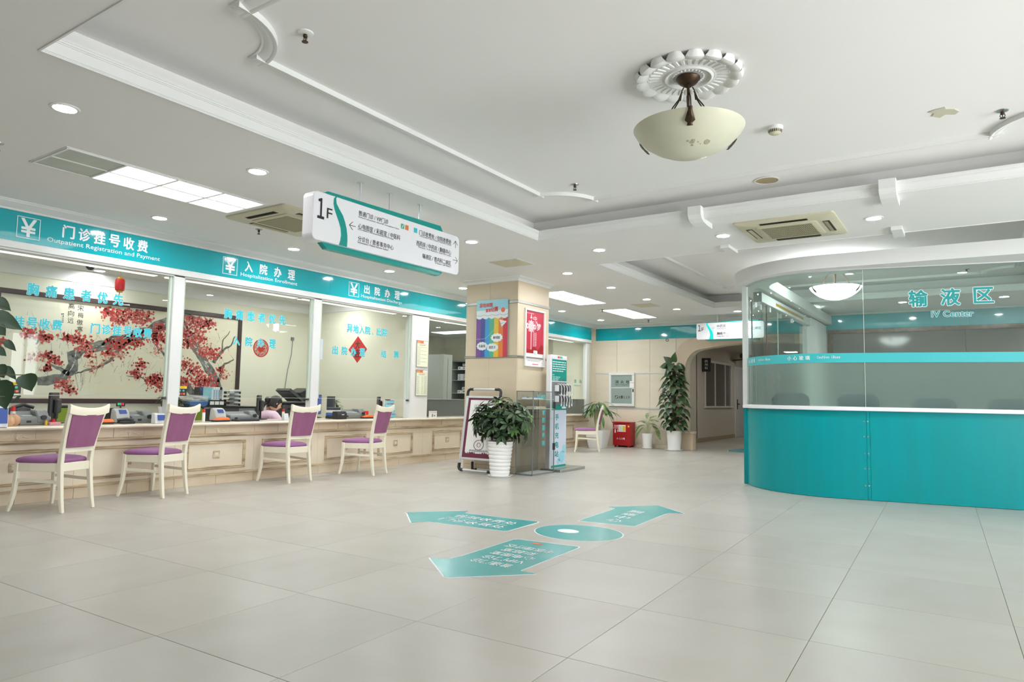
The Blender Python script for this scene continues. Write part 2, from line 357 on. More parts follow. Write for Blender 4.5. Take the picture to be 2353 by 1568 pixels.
# ------------------------------------------------------------ ceiling: soffit with two coffers
ZC = 2.85; LIP = 2.94; UP = 3.10; SET = 0.15
H = ((-4.0, 1.1, 1.48, 6.47), (-4.02, 1.1, 8.0, 12.87))
xs = sorted({-7.62, 5.2} | {a for h in H for a in h[:2]}); ys = sorted({-5.6, 15.0} | {a for h in H for a in h[2:]})
mb = MB()
for a, b in zip(xs, xs[1:]):
    for c, d in zip(ys, ys[1:]):
        if any(h[0]-.001 <= a and b <= h[1]+.001 and h[2]-.001 <= c and d <= h[3]+.001 for h in H): continue
        mb.box(a, b, c, d, ZC, LIP)
# merge the strip beside the unequal left edges
ceil = struct('ceiling', mb, 'ceil')
for k, (x0, x1, y0, y1) in enumerate(H):
    X0, X1, Y0, Y1 = x0-SET, x1+SET, y0-SET, y1+SET
    mb = MB().box(X0-.05, X1+.05, Y0-.05, Y1+.05, UP, UP+.05)
    mb.box(X0-.05, X0, Y0-.05, Y1+.05, LIP, UP); mb.box(X1, X1+.05, Y0-.05, Y1+.05, LIP, UP)
    mb.box(X0, X1, Y0-.05, Y0, LIP, UP); mb.box(X0, X1, Y1, Y1+.05, LIP, UP)
    ob('coffer_recess', mb, 'ceil', ceil)
    crown = [(0, 2.844), (.010, 2.844), (.010, 2.851), (.013, 2.8515), (.013, 2.857), (.017, 2.858), (.019, 2.868), (.028, 2.895), (.031, 2.912), (.036, 2.913), (.036, 2.920), (.041, 2.921), (.042, 2.932), (.045, 2.933), (.045, 2.945), (0, 2.945)]
    ccw = [(x0, y0), (x1, y0), (x1, y1), (x0, y1)]
    t = struct('trim_%d' % (k+1), MB().sweep(crown, ccw, True), 'white', smooth=True)
    if k == 0:
        for bx in (-2.165, -.525):
            b = MB()
            pr = [(6.36, 2.955), (6.36, 2.87), (6.39, 2.835), (6.46, 2.81), (6.58, 2.80), (6.72, 2.80), (6.72, 2.852), (6.48, 2.852), (6.48, 2.955)]
            b.loft([[(bx+s*.065, y, z) for y, z in pr] for s in (-1, 1)]); ob('plaster_bracket', b, 'white', t, bev=.002)
    else:
        for bx in (-2.27, -.565):
            b = MB().box(bx-.05, bx+.05, 7.70, 8.06, 2.815, 2.852); b.box(bx-.05, bx+.05, 8.0, 8.06, 2.8525, 2.95); ob('plaster_bracket', b, 'white', t, bev=.002)
    # picture moulding on the upper ceiling with concave corners
    px0, px1, py0, py1 = (x0+.44, x1-.44, y0+.53 if k == 0 else y0+.42, y1-.34 if k == 0 else y1-.36)
    R_ = .4; pic = [(0, UP+.001), (0, UP-.008), (.010, UP-.010), (.014, UP-.009), (.020, UP-.014), (.060, UP-.030), (.066, UP-.028), (.072, UP-.034), (.088, UP-.036), (.090, UP+.001)]
    tr = bpy.data.objects.new('trim_%d' % (k+3), None); COL.objects.link(tr); tr['kind'] = 'structure'
    for a, b in (((px0+R_, py0), (px1-R_, py0)), ((px1, py0+R_), (px1, py1-R_)), ((px1-R_, py1), (px0+R_, py1)), ((px0, py1-R_), (px0, py0+R_))):
        ob('straight_moulding', MB().sweep(pic, [a, b]), 'white', tr, smooth=True)
    for cx, cy, a0 in ((px0, py0, 90), (px1, py0, 180), (px1, py1, 270), (px0, py1, 0)):
        arc = [(cx+R_*math.cos(math.radians(a0-90*q/14)), cy+R_*math.sin(math.radians(a0-90*q/14))) for q in range(15)]
        ob('concave_corner_moulding', MB().sweep(pic, arc), 'white', tr, smooth=True)
# ceilings of the rooms behind the glass and of the corridor
struct('ceiling_office', MB().box(-12.4, -7.6, -5.6, 15.1, 2.72, 2.78), 'ceil')
struct('ceiling_corridor', MB().box(-6.4, -2.3, 15.0, 27, 2.55, 2.62), 'corr')
# ------------------------------------------------------------ walls
struct('wall_office', MB().box(-10.3, -10.2, -5.6, 8.5, 0, 2.75).box(-10.2, -8.19, 8.45, 8.53, 0, 2.75).box(-8.19, -7.56, 8.45, 8.53, .727, 2.75), 'wall')
struct('wall_pharmacy', MB().box(-12.4, -12.3, 8.5, 15.1, 0, 2.75).box(-12.4, -7.45, 15.0, 15.1, 0, 2.85).box(-10.3, -12.4, 8.45, 8.53, 0, 2.75).box(-8.5, -7.6, 14.55, 15.0, 0, 2.75), 'wall')
struct('wall_office_end', MB().box(-10.3, -7.4, -5.7, -5.6, 0, 2.85), 'wall')
cov = [(0, 2.56), (.012, 2.56), (.03, 2.6), (.07, 2.66), (.11, 2.69), (.11, 2.73), (0, 2.73)]
struct('trim_5', MB().sweep(cov, [(-10.2, 8.45), (-10.2, -5.5)]).sweep(cov, [(-7.7, 8.45), (-10.2, 8.45)]), 'white', smooth=True)
# entrance side: walls with windows behind and right of the camera
def winwall(name, n0, fr, length, spans, z0, z1, zt):
    mb = MB(); e = 0.0
    for a, b in spans:
        mb.prism(rect(e, a, 0, zt), fr, -.12, 0); mb.prism(rect(a, b, 0, z0), fr, -.12, 0); mb.prism(rect(a, b, z1, zt), fr, -.12, 0); e = b
    mb.prism(rect(e, length, 0, zt), fr, -.12, 0)
    struct(name, mb, 'white')
    for k, (a, b) in enumerate(spans):
        wn = struct('window_%d' % (n0+k), MB().prism(rect(a, b, z0, z0+.06), fr, -.1, -.02).prism(rect(a, b, z1-.06, z1), fr, -.1, -.02).prism(rect(a, a+.06, z0+.06, z1-.06), fr, -.1, -.02).prism(rect(b-.06, b, z0+.06, z1-.06), fr, -.1, -.02).prism(rect((a+b)/2-.03, (a+b)/2+.03, z0+.06, z1-.06), fr, -.1, -.02), 'frame')
        ob('pane', MB().prism(rect(a+.06, (a+b)/2-.03, z0+.06, z1-.06), fr, -.066, -.058), 'glass', wn); ob('pane', MB().prism(rect((a+b)/2+.03, b-.06, z0+.06, z1-.06), fr, -.066, -.058), 'glass', wn)
winwall('wall_right', 11, Fr((4.8, 9.2, 0), (0, -1, 0)), 14.8, [(1.25, 1.95), (3.3, 5.9), (6.3, 8.6)], .35, 2.55, 2.86)
struct('wall_rear', MB().box(-7.6, 4.9, -5.32, -5.2, 0, 2.86), 'white')
struct('wall_right_infusion', MB().box(4.6, 4.7, 9.1, 15.0, 0, 2.9), 'wall')
# ------------------------------------------------------------ counter windows (left side)
GX = -7.55
BAYS = [(-2.2, -0.2), (-.07, 2.1), (2.23, 4.29), (4.42, 6.30), (6.44, 8.31), (8.73, 11.45), (11.58, 14.42)]
struct('wall_left', MB().box(-7.63, -7.49, -5.6, 14.62, 2.478, 2.85).box(-7.63, -7.49, -5.6, -2.2, 0, 2.478), 'white')
struct('trim_6', MB().box(-7.62, -7.478, -2.2, 14.6, 2.408, 2.478).box(-7.62, -7.5, -2.2, 14.6, 2.39, 2.408), 'frame', bev=.003)
corn = [(0, 2.765), (.012, 2.765), (.016, 2.782), (.035, 2.79), (.06, 2.815), (.085, 2.826), (.09, 2.838), (.105, 2.84), (.105, 2.851), (0, 2.851)]
struct('trim_7', MB().sweep(corn, [(-2.45, 14.83), (-7.478, 14.83), (-7.478, -5.5)]), 'white', smooth=True)
WFR = Fr((GX, 0, 0), (0, 1, 0))
wins = []
for k, (a, b) in enumerate(BAYS):
    wn = struct('window_%d' % (k+1), MB().box(-7.6, -7.5, b, b+.13 if k not in (4,) else b+.02, .722, 2.41), 'frame', bev=.004)
    zb = 1.025 if k < 5 else .735
    ob('glass_pane', MB().box(GX-.006, GX+.006, a+.004, b-.004, zb, 2.408), 'glass', wn)
    if k < 5:
        ob('glass_edge', MB().box(GX-.006, GX+.006, a+.004, b-.004, zb-.002, zb+.002), 'glassedge', wn)
        for yy in (a+.015, b-.015):
            ob('edge_strip', MB().box(GX-.014, GX+.02, yy-.012, yy+.012, zb, 2.41), 'glassedge', wn)
            ob('glass_clip', MB().box(GX-.02, GX+.025, yy-.014, yy+.014, zb-.03, zb-.006), 'darkgrey', wn)
    else:
        ob('privacy_film', MB().box(GX-.014, GX-.009, a+.01, b-.01, .74, 1.03 if k == 5 else 1.07), 'grayfilm', wn)
        ob('film_edge', MB().box(GX-.014, GX+.008, a+.01, b-.01, 1.03 if k == 5 else 1.07, 1.036 if k == 5 else 1.076), 'glassedge', wn)
    wins.append(wn)
ob('white_pier', MB().box(-7.66, -7.5, 8.33, 8.73, .722, 2.41), 'white', wins[4], bev=.003)
# lettering on the panes
LT = 'ttxt'
for wi, rows in ((2, [('胸痛患者优先', 2.858, 3.760, 1.993, 2.107), ('门诊挂号收费', 3.456, 4.091, 1.669, 1.771), ('门诊挂号收费', 2.55, 3.183, 1.672, 1.772)]),
                 (3, [('胸痛患者优先', 4.969, 5.868, 1.990, 2.106), ('入院办理', 5.104, 5.727, 1.670, 1.780)]),
                 (4, [('异地入院、出院', 6.957, 7.778, 1.994, 2.112), ('出院办理', 6.691, 7.320, 1.656, 1.772), ('结', 7.665, 7.776, 1.666, 1.774), ('算', 7.947, 8.056, 1.675, 1.784)])):
    for body, a, b, z0, z1 in rows:
        if len(body) > 2:         # letters are spaced out: one piece per character
            n = len(body); wch = (z1-z0)*.86; step = (b-a-wch)/(n-1)
            for q, ch in enumerate(body):
                if ch == '、': txt(ch, WFR, a+q*step+.02, a+q*step+.05, z0, z0+.035, LT, wins[wi], .0075, .012)
                else: txt(ch, WFR, a+q*step, a+q*step+wch, z0, z1, LT, wins[wi], .0075, .034, edge=.05)
        else: txt(body, WFR, a, b, z0, z1, LT, wins[wi], .0075, .034, edge=.05)
for ch, a, b in (('咨', 13.875, 13.99), ('询', 14.12, 14.233)): txt(ch, WFR, a, b, 1.442, 1.523, 'tealtxt', wins[6], .0075, .01)
txt('Advisory', WFR, 13.873, 14.19, 1.354, 1.41, 'tealtxt', wins[6], .0075)
# ------------------------------------------------------------ teal boards above the windows
fb = thing('fascia_board', 'long glossy teal board with white payment lettering above the counter windows', 'sign', (-7.485, 2.5, 2.478))
edges = [-2.2, .4, 2.0, 3.55, 5.1, 6.55, 8.45, 10.1, 11.7, 13.2, 14.6]
for a, b in zip(edges, edges[1:]): ob('board_panel', MB().box(-7.49, -7.478, a+.0008, b-.0008, 2.478, 2.77), 'teal', fb)
FF = Fr((-7.478, 0, 0), (0, 1, 0))
for (bx0, bx1, cx0, cx1), cn, c0, c1, en, e0, e1 in (((2.706, 2.904, 2.742, 2.868), '门诊挂号收费', 3.103, 3.952, 'Outpatient Registration and Payment', 2.97, 4.097), ((4.869, 5.068, 4.905, 5.035), '入院办理', 5.175, 5.932, 'Hospitalization Enrollment', 5.119, 5.979), ((6.897, 7.098, 6.93, 7.066), '出院办理', 7.204, 7.964, 'Hospitalization Discharge', 7.145, 8.027)):
    mb = MB(); t = .006
    for r in (rect(bx0, bx1, 2.518, 2.518+t), rect(bx0, bx1, 2.725-t, 2.725), rect(bx0, bx0+t, 2.518+t, 2.725-t), rect(bx1-t, bx1, 2.518+t, 2.725-t)): mb.prism(r, FF, .001, .003)
    ob('icon_frame', mb, 'wtxt', fb)
    txt('¥', FF, cx0, cx1, 2.538, 2.708, 'wtxt', fb, .002, .022)
    n = len(cn); wch = .107; step = (c1-c0-wch)/(n-1)
    for q, ch in enumerate(cn): txt(ch, FF, c0+q*step, c0+q*step+wch, 2.596, 2.722, 'wtxt', fb, .002, .028)
    txt(en, FF, e0, e1, 2.515, 2.572, 'wtxt', fb, .002, .004)
fb2 = thing('fascia_board', 'glossy teal board without lettering across the far wall above the arch', 'sign', (-5, 14.84, 2.478))
for a, b in zip((-7.478, -6.35, -5.6, -4.1, -2.45), (-6.35, -5.6, -4.1, -2.45, -2.44)): ob('board_panel', MB().box(a+.0008, b-.0008, 14.835, 14.847, 2.478, 2.77), 'teal', fb2)
# ------------------------------------------------------------ far wall with the arch
YB = 14.85
arch_in = [(-5.25, 0), (-5.25, 1.78)] + [(-5.25+.40*(1-math.cos(a)), 1.80+.42*math.sin(a)) for a in [PI/2*q/8 for q in range(1, 9)]]
arch_in = arch_in + [(-4.4, 2.285), (-3.9, 2.33), (-3.4, 2.33), (-2.45, 2.25)]
poly = [(-7.7, 0)] + arch_in + [(-2.45, 2.86), (-7.7, 2.86)]
FB = Fr((0, YB, 0), (1, 0, 0))
struct('wall_back', MB().prism(poly, FB, -.25, 0), 'backstone')
out = [(-5.47, 0), (-5.47, 2.08)] + [(-5.47+.55*(1-math.cos(a)), 2.08+.40*math.sin(a)) for a in [PI/2*q/8 for q in range(1, 9)]] + [(-2.45, 2.49)]
struct('trim_8', MB().prism([(-5.47, .0), (-5.25, .0)] + arch_in[1:] + [(-2.45, 2.478)] + out[::-1][1:-1], FB, .0, .05), 'arch', bev=.004)
struct('trim_9', MB().box(-5.53, -5.07, YB-.09, YB+.1, 0, .38).box(-5.55, -5.05, YB-.11, YB+.1, .36, .41), 'arch', bev=.006)
con = MB()
for a in (-.28, .28): con.box(-3.62+a-.13, -3.62+a+.13, YB-.1, YB, 2.36, 2.44); con.ball((-3.62+a, YB-.1, 2.36), .07, 10, 6)
con.box(-4.05, -3.2, YB-.12, YB, 2.43, 2.478); struct('trim_10', con, 'arch', smooth=True)
wb = bpy.data.objects['wall_back']
for k, (a, b) in enumerate(((-7.48, -6.92), (-6.92, -6.1), (-6.1, -5.48))):
    for z0, z1 in ((.0, .085), (.088, .868), (.9, 1.678), (1.706, 2.476)):
        ob('stone_panel', MB().box(a+.002, b-.002, YB-.016 if z0 else YB-.026, YB, z0, z1), 'backstone', wb, bev=.002)
for z0 in (.868, 1.678): ob('metal_strip', MB().box(-7.48, -5.48, YB-.024, YB, z0, z0+.03), 'alu', wb, bev=.003)
# corridor behind the arch
struct('wall_corridor_left', MB().box(-6.05, -5.95, 15.1, 17.1, 0, 2.6).box(-6.05, -5.95, 17.1, 26.5, 0, .94).box(-6.05, -5.95, 17.1, 18.32, .94, 2.6).box(-6.05, -5.95, 18.32, 20.68, 2.17, 2.6).box(-6.05, -5.95, 20.68, 26.5, .94, 2.6), 'corr')
struct('wall_corridor_right', MB().box(-2.6, -2.5, 15.0, 26.5, 0, 2.6), 'corr')
struct('wall_corridor_end', MB().box(-6.4, -2.4, 26.5, 26.6, 0, 2.6), 'corr')
struct('wall_corridor_store', MB().box(-6.9, -6.85, 17.5, 21.5, 0, 2.6).box(-6.9, -5.95, 17.6, 17.65, 0, 2.6).box(-6.9, -5.95, 21.2, 21.25, 0, 2.6), 'corr')
struct('baseboard_corridor', MB().box(-5.955, -5.935, 15.1, 21.05, 0, .11), 'joint')
wc = struct('window_21', MB().box(-6.0, -5.93, 18.28, 18.34, .9, 2.2).box(-6.0, -5.93, 20.66, 20.72, .9, 2.2).box(-6.0, -5.93, 18.28, 20.72, 2.14, 2.2).box(-6.02, -5.9, 18.22, 20.78, .9, .945).box(-5.99, -5.95, 19.2, 19.26, .94, 2.14).box(-5.99, -5.95, 20.15, 20.2, .94, 2.14), 'frame')
for a, b in ((18.34, 19.2), (19.26, 20.15), (20.2, 20.66)): ob('pane', MB().box(-5.976, -5.968, a, b, .945, 2.14), 'darkglass', wc)
dc = struct('door_1', MB().box(-5.97, -5.93, 21.05, 22.2, 0, 2.14), 'frame')
dl = ob('door_leaf', MB().box(-5.955, -5.915, 21.13, 22.12, .02, 2.08), 'cork', dc, bev=.004)
for z0, z1 in ((.15, .6), (.7, 1.25), (1.38, 1.95)): ob('raised_panel', MB().box(-5.918, -5.908, 21.3, 21.95, z0, z1), 'cork', dl, bev=.006)
ob('door_handle', MB().box(-5.915, -5.9, 21.22, 21.27, .85, 1.15).box(-5.9, -5.87, 21.22, 21.38, .99, 1.02), 'dark', dl)
d2 = struct('door_2', MB().box(-5.97, -5.93, 15.9, 16.95, 0, 2.14), 'frame'); d3 = ob('door_leaf', MB().box(-5.95, -5.92, 15.97, 16.88, .02, 2.08), 'arch', d2, bev=.003)
ob('door_handle', MB().box(-5.92, -5.9, 16.76, 16.81, .9, 1.1).box(-5.9, -5.87, 16.66, 16.81, 1.0, 1.025), 'dark', d3)
# ------------------------------------------------------------ stone clad column
PX0, PX1, PY0, PY1 = -6.37, -5.43, 8.27, 9.15
col = struct('column', MB().box(PX0+.016, PX1-.016, PY0+.016, PY1-.016, 0, 2.85), 'joint')
for z0, z1 in ((0, .09), (.092, .86), (.862, 1.66), (1.692, 2.458), (2.5, 2.79)):
    mid = (PX0*.53+PX1*.47); ym = (PY0+PY1)/2; g = .0012
    for a, b in ((PX0, mid), (mid, PX1)):
        ob('stone_panel', MB().box(a+g, b-g, PY0, PY0+.02, z0+g, z1-g), 'pillar', col, bev=.0015); ob('stone_panel', MB().box(a+g, b-g, PY1-.02, PY1, z0+g, z1-g), 'pillar', col)
    for xx in (PX0, PX1-.02):
        ob('stone_panel', MB().box(xx, xx+.02, PY0+.021, PY1-.021, z0+g, z1-g), 'pillar', col)
for z0, z1 in ((1.66, 1.692), (2.458, 2.5)):
    ob('steel_band', MB().sweep([(0, z0), (-.012, z0+.004), (-.012, z1-.004), (0, z1), (.01, z1), (.01, z0)], [(PX0, PY0), (PX1, PY0), (PX1, PY1), (PX0, PY1)], True), 'steel', col)
cap = [(0, 2.785), (-.008, 2.785), (-.014, 2.80), (-.045, 2.826), (-.058, 2.832), (-.062, 2.842), (-.07, 2.844), (-.07, 2.851), (.02, 2.851)]
struct('trim_11', MB().sweep(cap, [(PX0, PY0), (PX1, PY0), (PX1, PY1), (PX0, PY1)], True), 'white', smooth=True)
# ------------------------------------------------------------ light strips inside the counter windows
for k, (a, b) in enumerate(BAYS[2:]):
    nm = ('first', 'second', 'third', 'fourth', 'fifth')[k]
    L_ = thing('light_strip', 'long white light strip inside the %s counter window counted from the camera' % nm, 'light', (-7.9, (a+b)/2, 2.4), group=None)
    ob('housing', MB().box(-7.96, -7.84, a-.02, b+.02, 2.44, 2.5), 'frame', L_); ob('diffuser', MB().box(-7.945, -7.855, a, b, 2.425, 2.44), 'strip_lit', L_)
# ------------------------------------------------------------ the reception counter
CX = -7.5
ct_ = thing('reception_counter', 'long beige stone counter with framed panels under the teal board windows', 'counter', (CX, 6, 0))
ob('core', MB().box(-8.0, CX-.02, -2.2, 14.5, 0, .69), 'joint', ct_)
centers = [-1.2, -.17, .85, 1.85, 2.845, 3.89, 4.93, 5.95, 6.97, 8.0, 9.28, 10.31, 11.33, 12.36, 13.4]
CF = Fr((CX, 0, 0), (0, 1, 0))
cuts = [-2.2] + [(a+b)/2 for a, b in zip(centers, centers[1:])] + [14.5]
for k, c in enumerate(centers):
    a, b = cuts[k], cuts[k+1]; g = .0012
    ob('plinth_block', MB().box(CX-.02, CX+.022, a+g, (a+b)/2-g, 0, .108), 'stone', ct_, bev=.002); ob('plinth_block', MB().box(CX-.02, CX+.022, (a+b)/2+g, b-g, 0, .108), 'stone', ct_, bev=.002)
    sl = ob('panel_slab', MB().box(CX-.02, CX, a+g, b-g, .132, .56), 'stonefield', ct_)
    h = .39; pr = [(0, 0), (0, .012), (.008, .02), (.016, .012), (.022, .012), (.028, .02), (.036, .012), (.036, 0)]
    if b-a < .8: h = (b-a)/2-.06
    y0, y1, z0, z1 = c-h, c+h, .171, .511
    rings = []
    for d, t in pr: rings.append([CF.P(y0+d, z0+d, t), CF.P(y1-d, z0+d, t), CF.P(y1-d, z1-d, t), CF.P(y0+d, z1-d, t)])
    fm = MB()
    for i in range(len(pr)-1):
        for j in range(4):
            l = (j+1) % 4; fm.add([rings[i][j], rings[i][l], rings[i+1][l], rings[i+1][j]], [(0, 1, 2, 3)])
    ob('frame_moulding', fm, 'stonemold', ct_, smooth=False)
    ro = MB().prism(rect(c-.045, c+.045, .344-.045, .344+.045), CF, 0, .006); ros = ob('rosette', ro, 'stonemold', ct_, bev=.003)
    ca = MB()
    for q in range(8):
        an = PI/4*q; L = .036 if q % 2 else .03
        dx, dy = math.cos(an), math.sin(an)
        ca.add([CF.P(c, .344, .012), CF.P(c+dx*L*.6-dy*.010, .344+dy*L*.6+dx*.010, .0075), CF.P(c+dx*L, .344+dy*L, .007), CF.P(c+dx*L*.6+dy*.010, .344+dy*L*.6-dx*.010, .0075), CF.P(c+dx*L*.55, .344+dy*L*.55, .013)], [(0, 1, 4), (1, 2, 4), (2, 3, 4), (3, 0, 4)])
    ob('carved_petals', ca, 'stonefield', ros)
    for q, (ya, yb) in enumerate(((a+g, c-.16-g), (c-.16+g, c+.16-g), (c+.16+g, b-g))):
        ob('frieze_block', MB().box(CX-.02, CX+(.004 if q == 1 else 0), ya, yb, .592, .69), 'stone', ct_, bev=.002)
    sc = MB()      # carved scroll in the middle frieze block
    for s in (-1, 1):
        pts = [CF.P(c+s*(.015+.02*t)*math.cos(t*2.2)+s*.03, .642+(.008+.008*t)*math.sin(t*2.2), .006) for t in [x*.25 for x in range(9)]]
        sc.tube(pts, .004, 5); sc.tube([CF.P(c+s*.05, .63, .005), CF.P(c+s*.085, .622, .006), CF.P(c+s*.12, .61, .005)], [.006, .005, .001], 5)
    sc.tube([CF.P(c, .61, .006), CF.P(c, .672, .008)], [.012, .003], 6)
    ob('carved_scroll', sc, 'stonefield', ct_, smooth=True)
for z, pr in ((.108, [(.0, .106), (-.03, .106), (-.034, .113), (-.026, .12), (-.03, .126), (-.012, .134), (0, .134)]), (.56, [(0, .556), (-.012, .558), (-.016, .566), (-.026, .57), (-.03, .58), (-.026, .588), (-.01, .594), (0, .594)])):
    ob('run_moulding', MB().sweep(pr, [(CX, -2.2), (CX, 14.5)]), 'stonemold', ct_, smooth=True)
wt = thing('worktop', 'pale marble worktop running the whole length of the stone counter', 'countertop', (-7.75, 6, .69))
wp = [(.05, .69), (-.05, .69), (-.062, .697), (-.066, .708), (-.062, .718), (-.05, .725), (.68, .725), (.68, .69)]
for a, b in ((-2.2, 1.3), (1.3, 4.7), (4.7, 8.2), (8.2, 11.4), (11.4, 14.5)):
    ob('marble_slab', MB().sweep(wp, [(CX, a+.0006), (CX, b-.0006)]), 'top', wt)
# ------------------------------------------------------------ infusion area: curved partition
IC = V((-1.427, 9.811)); IR = 1.14; E_ = V((.978, .208)).normalized(); N_ = V((-E_.y, E_.x)); T0 = IC - N_*IR
A0 = math.atan2(-.418, -1.063) % (2*PI); A1 = math.atan2(-N_.y, -N_.x) % (2*PI)
arcp = [(IC.x+IR*math.cos(A0+(A1-A0)*k/22), IC.y+IR*math.sin(A0+(A1-A0)*k/22)) for k in range(23)]
J_ = T0 + E_*.20                           # joint between curved and straight pieces
ENDP = T0 + E_*5.6
def band(path, o0, o1, z0, z1): return MB().sweep([(o0, z0), (o1, z0), (o1, z1), (o0, z1)], path)
iv = thing('infusion_partition', 'curved teal partition with glazed upper half and white ledge marked with turquoise film', 'partition', (-.3, 8.884, 0))
cp = arcp + [tuple(J_)]; sp = [tuple(J_), tuple(ENDP)]; full = arcp + [tuple(ENDP)]
ob('curved_panel', band(cp, 0, .05, .004, 1.0), 'tealpanel', iv, smooth=True)
jl = [tuple(J_+E_*.0025), tuple(J_+E_*.034)]
ob('joint_strip', band(jl, -.002, .05, .004, 1.0), 'tealpanel', iv); ob('straight_panel', band([tuple(J_+E_*.0365), tuple(ENDP)], 0, .05, .004, 1.0), 'tealpanel', iv)
for z in (.88, .71, .52, .35, .16):
    for d in (-.022, .016):
        q = J_+E_*d; b_ = MB(); b_.tube([(q.x-N_.x*a, q.y-N_.y*a, z) for a in (-.003, .003, .006)], [.0085, .0085, .005], 10); ob('bolt', b_, 'steel', iv, smooth=True)
ob('ledge', band(full, -.055, .07, 1.0, 1.045), 'signwhite', iv, bev=.004)
g0 = .022
ob('curved_glass', band(cp, g0, g0+.01, 1.045, 2.70), 'glassiv', iv, smooth=True); ob('straight_glass', band([tuple(J_+E_*.004), tuple(ENDP)], g0, g0+.01, 1.045, 2.70), 'glassiv', iv)
ob('curved_frosting', band(cp, g0+.0125, g0+.0155, 1.045, 1.555), 'frost', iv, smooth=True); ob('straight_frosting', band([tuple(J_+E_*.004), tuple(ENDP)], g0+.0125, g0+.0155, 1.045, 1.555), 'frost', iv)
ob('caution_strip', band(full, g0-.003, g0-.001, 1.553, 1.662), 'tealfilm', iv, smooth=True)
ob('glass_joint', band([tuple(J_), tuple(J_+E_*.004)], g0-.002, g0+.012, 1.045, 2.70), 'glassedge', iv)
p0 = V(arcp[0]); ob('corner_post', MB().box(p0.x-.05, p0.x+.012, p0.y-.01, p0.y+.06, 1.045, 2.7), 'frame', iv, bev=.004)
ob('corner_end', MB().box(p0.x-.045, p0.x+.005, p0.y-.0, p0.y+.06, .004, 1.0), 'tealpanel', iv)
IFR = Fr((-.317-N_.x*(-g0), 8.884-N_.y*(-g0), 0), (E_.x, E_.y, 0))
for ch, a, b, z0, z1 in (('输', -.228, -.052, 2.180, 2.360), ('液', .082, .259, 2.186, 2.368), ('区', .393, .572, 2.199, 2.367)): txt(ch, IFR, a, b, z0, z1, 'tealtxt', iv, .006, .03, edge=.062)
txt('IV Center', IFR, -.014, .383, 2.056, 2.122, 'tealtxt', iv, .006, .03, edge=.075)
def caution(fr, a, z):
    for q, ch in enumerate('小心玻璃'): txt(ch, fr, a+q*.08, a+q*.08+.053, z-.026, z+.026, 'wtxt', iv, .005, .015)
    txt('Caution Glass', fr, a+.358, a+.614, z-.017, z+.017, 'wtxt', iv, .005, .004)
caution(IFR, -.041, 1.63); caution(IFR, 1.35, 1.64)
for an in (250, 206):       # the same wording round the bend, character by character
    a = math.radians(an)
    for q, ch in enumerate('小心玻璃'):
        b_ = a + q*.066; c_ = IC+V((math.cos(b_), math.sin(b_)))*(IR-g0); txt(ch, Fr((c_.x, c_.y, 0), (-math.sin(b_), math.cos(b_), 0)), -.025, .025, 1.588, 1.638, 'wtxt', iv, .006, .015)
    for q, ch in enumerate('Caution Glass'):
        if ch == ' ': continue
        b_ = a + .30 + q*.0172; c_ = IC+V((math.cos(b_), math.sin(b_)))*(IR-g0); wd = .004 if ch in 'il' else .0075
        txt(ch, Fr((c_.x, c_.y, 0), (-math.sin(b_), math.cos(b_), 0)), -wd, wd, 1.602, 1.602+(.03 if ch in 'CGtil' else .021), 'wtxt', iv, .006)
# header over the glass
EH = V((.9985, .055)).normalized(); NH = V((-EH.y, EH.x)); HR = 1.28
b0, b1 = PI, math.atan2(-NH.y, -NH.x) % (2*PI)
hp = [(IC.x-HR, 14.8)] + [(IC.x+HR*math.cos(b0+(b1-b0)*k/26), IC.y+HR*math.sin(b0+(b1-b0)*k/26)) for k in range(27)] + [tuple(IC-NH*HR+EH*5.8)]
hd = thing('partition_header', 'curved white beam hanging over the glass of the teal partition', 'beam', (-1, 8.6, 2.64))
ob('beam_shell', MB().sweep([(0, 2.64), (.45, 2.64), (.45, 2.80), (0, 2.80)], hp), 'white', hd, smooth=True)
ob('glass_channel', band(full, g0-.012, g0+.024, 2.628, 2.642), 'alu', hd)
# side of the infusion area: glazed sliding doors under a white rail
dr = thing('sliding_door', 'frameless sliding glass doors under a white rail inside the teal partition', 'door', (-2.42, 11.5, 0))
ob('door_rail', MB().box(-2.47, -2.37, 9.75, 13.25, 2.47, 2.6), 'frame', dr, bev=.004); ob('rail_label', MB().box(-2.37, -2.366, 10.6, 12.6, 2.51, 2.55), 'gold', dr); ob('rail_beam', MB().box(-2.5, -2.36, 13.25, 14.83, 2.45, 2.62), 'white', dr)
ob('rail_end_cap', MB().box(-2.475, -2.365, 9.735, 9.755, 2.465, 2.605), 'grey', dr)
for a, b, x in ((9.5, 10.1, -2.44), (10.14, 12.0, -2.40), (10.97, 13.2, -2.43)):
    lf = ob('glass_leaf', MB().box(x-.005, x+.005, a, b, .01, 2.46), 'glass', dr); ob('leaf_edge', MB().box(x-.007, x+.007, a-.004, a+.008, .01, 2.46), 'darkgrey' if a < 10.5 else 'glassedge', lf)
    for c_ in (a+.16, b-.16): ob('roller_clamp', MB().box(x-.02, x+.02, c_-.03, c_+.03, 2.38, 2.45), 'alu', lf)
struct('column_infusion', MB().box(-2.5, -2.3, 13.2, 13.55, 0, 2.46).box(-2.5, -2.35, 13.55, 14.85, 0, 2.46), 'white')
wi = struct('wall_infusion_back', MB().box(-2.45, 4.7, 14.85, 15.1, 0, 2.9), 'wall')
fb3 = thing('fascia_board', 'teal board across the end wall seen through the infusion area glass', 'sign', (1, 14.84, 2.53))
for a, b in ((-2.42, 0), (0, 2.3), (2.3, 4.6)): ob('board_panel', MB().box(a+.001, b-.001, 14.835, 14.85, 2.53, 2.82), 'teal', fb3)
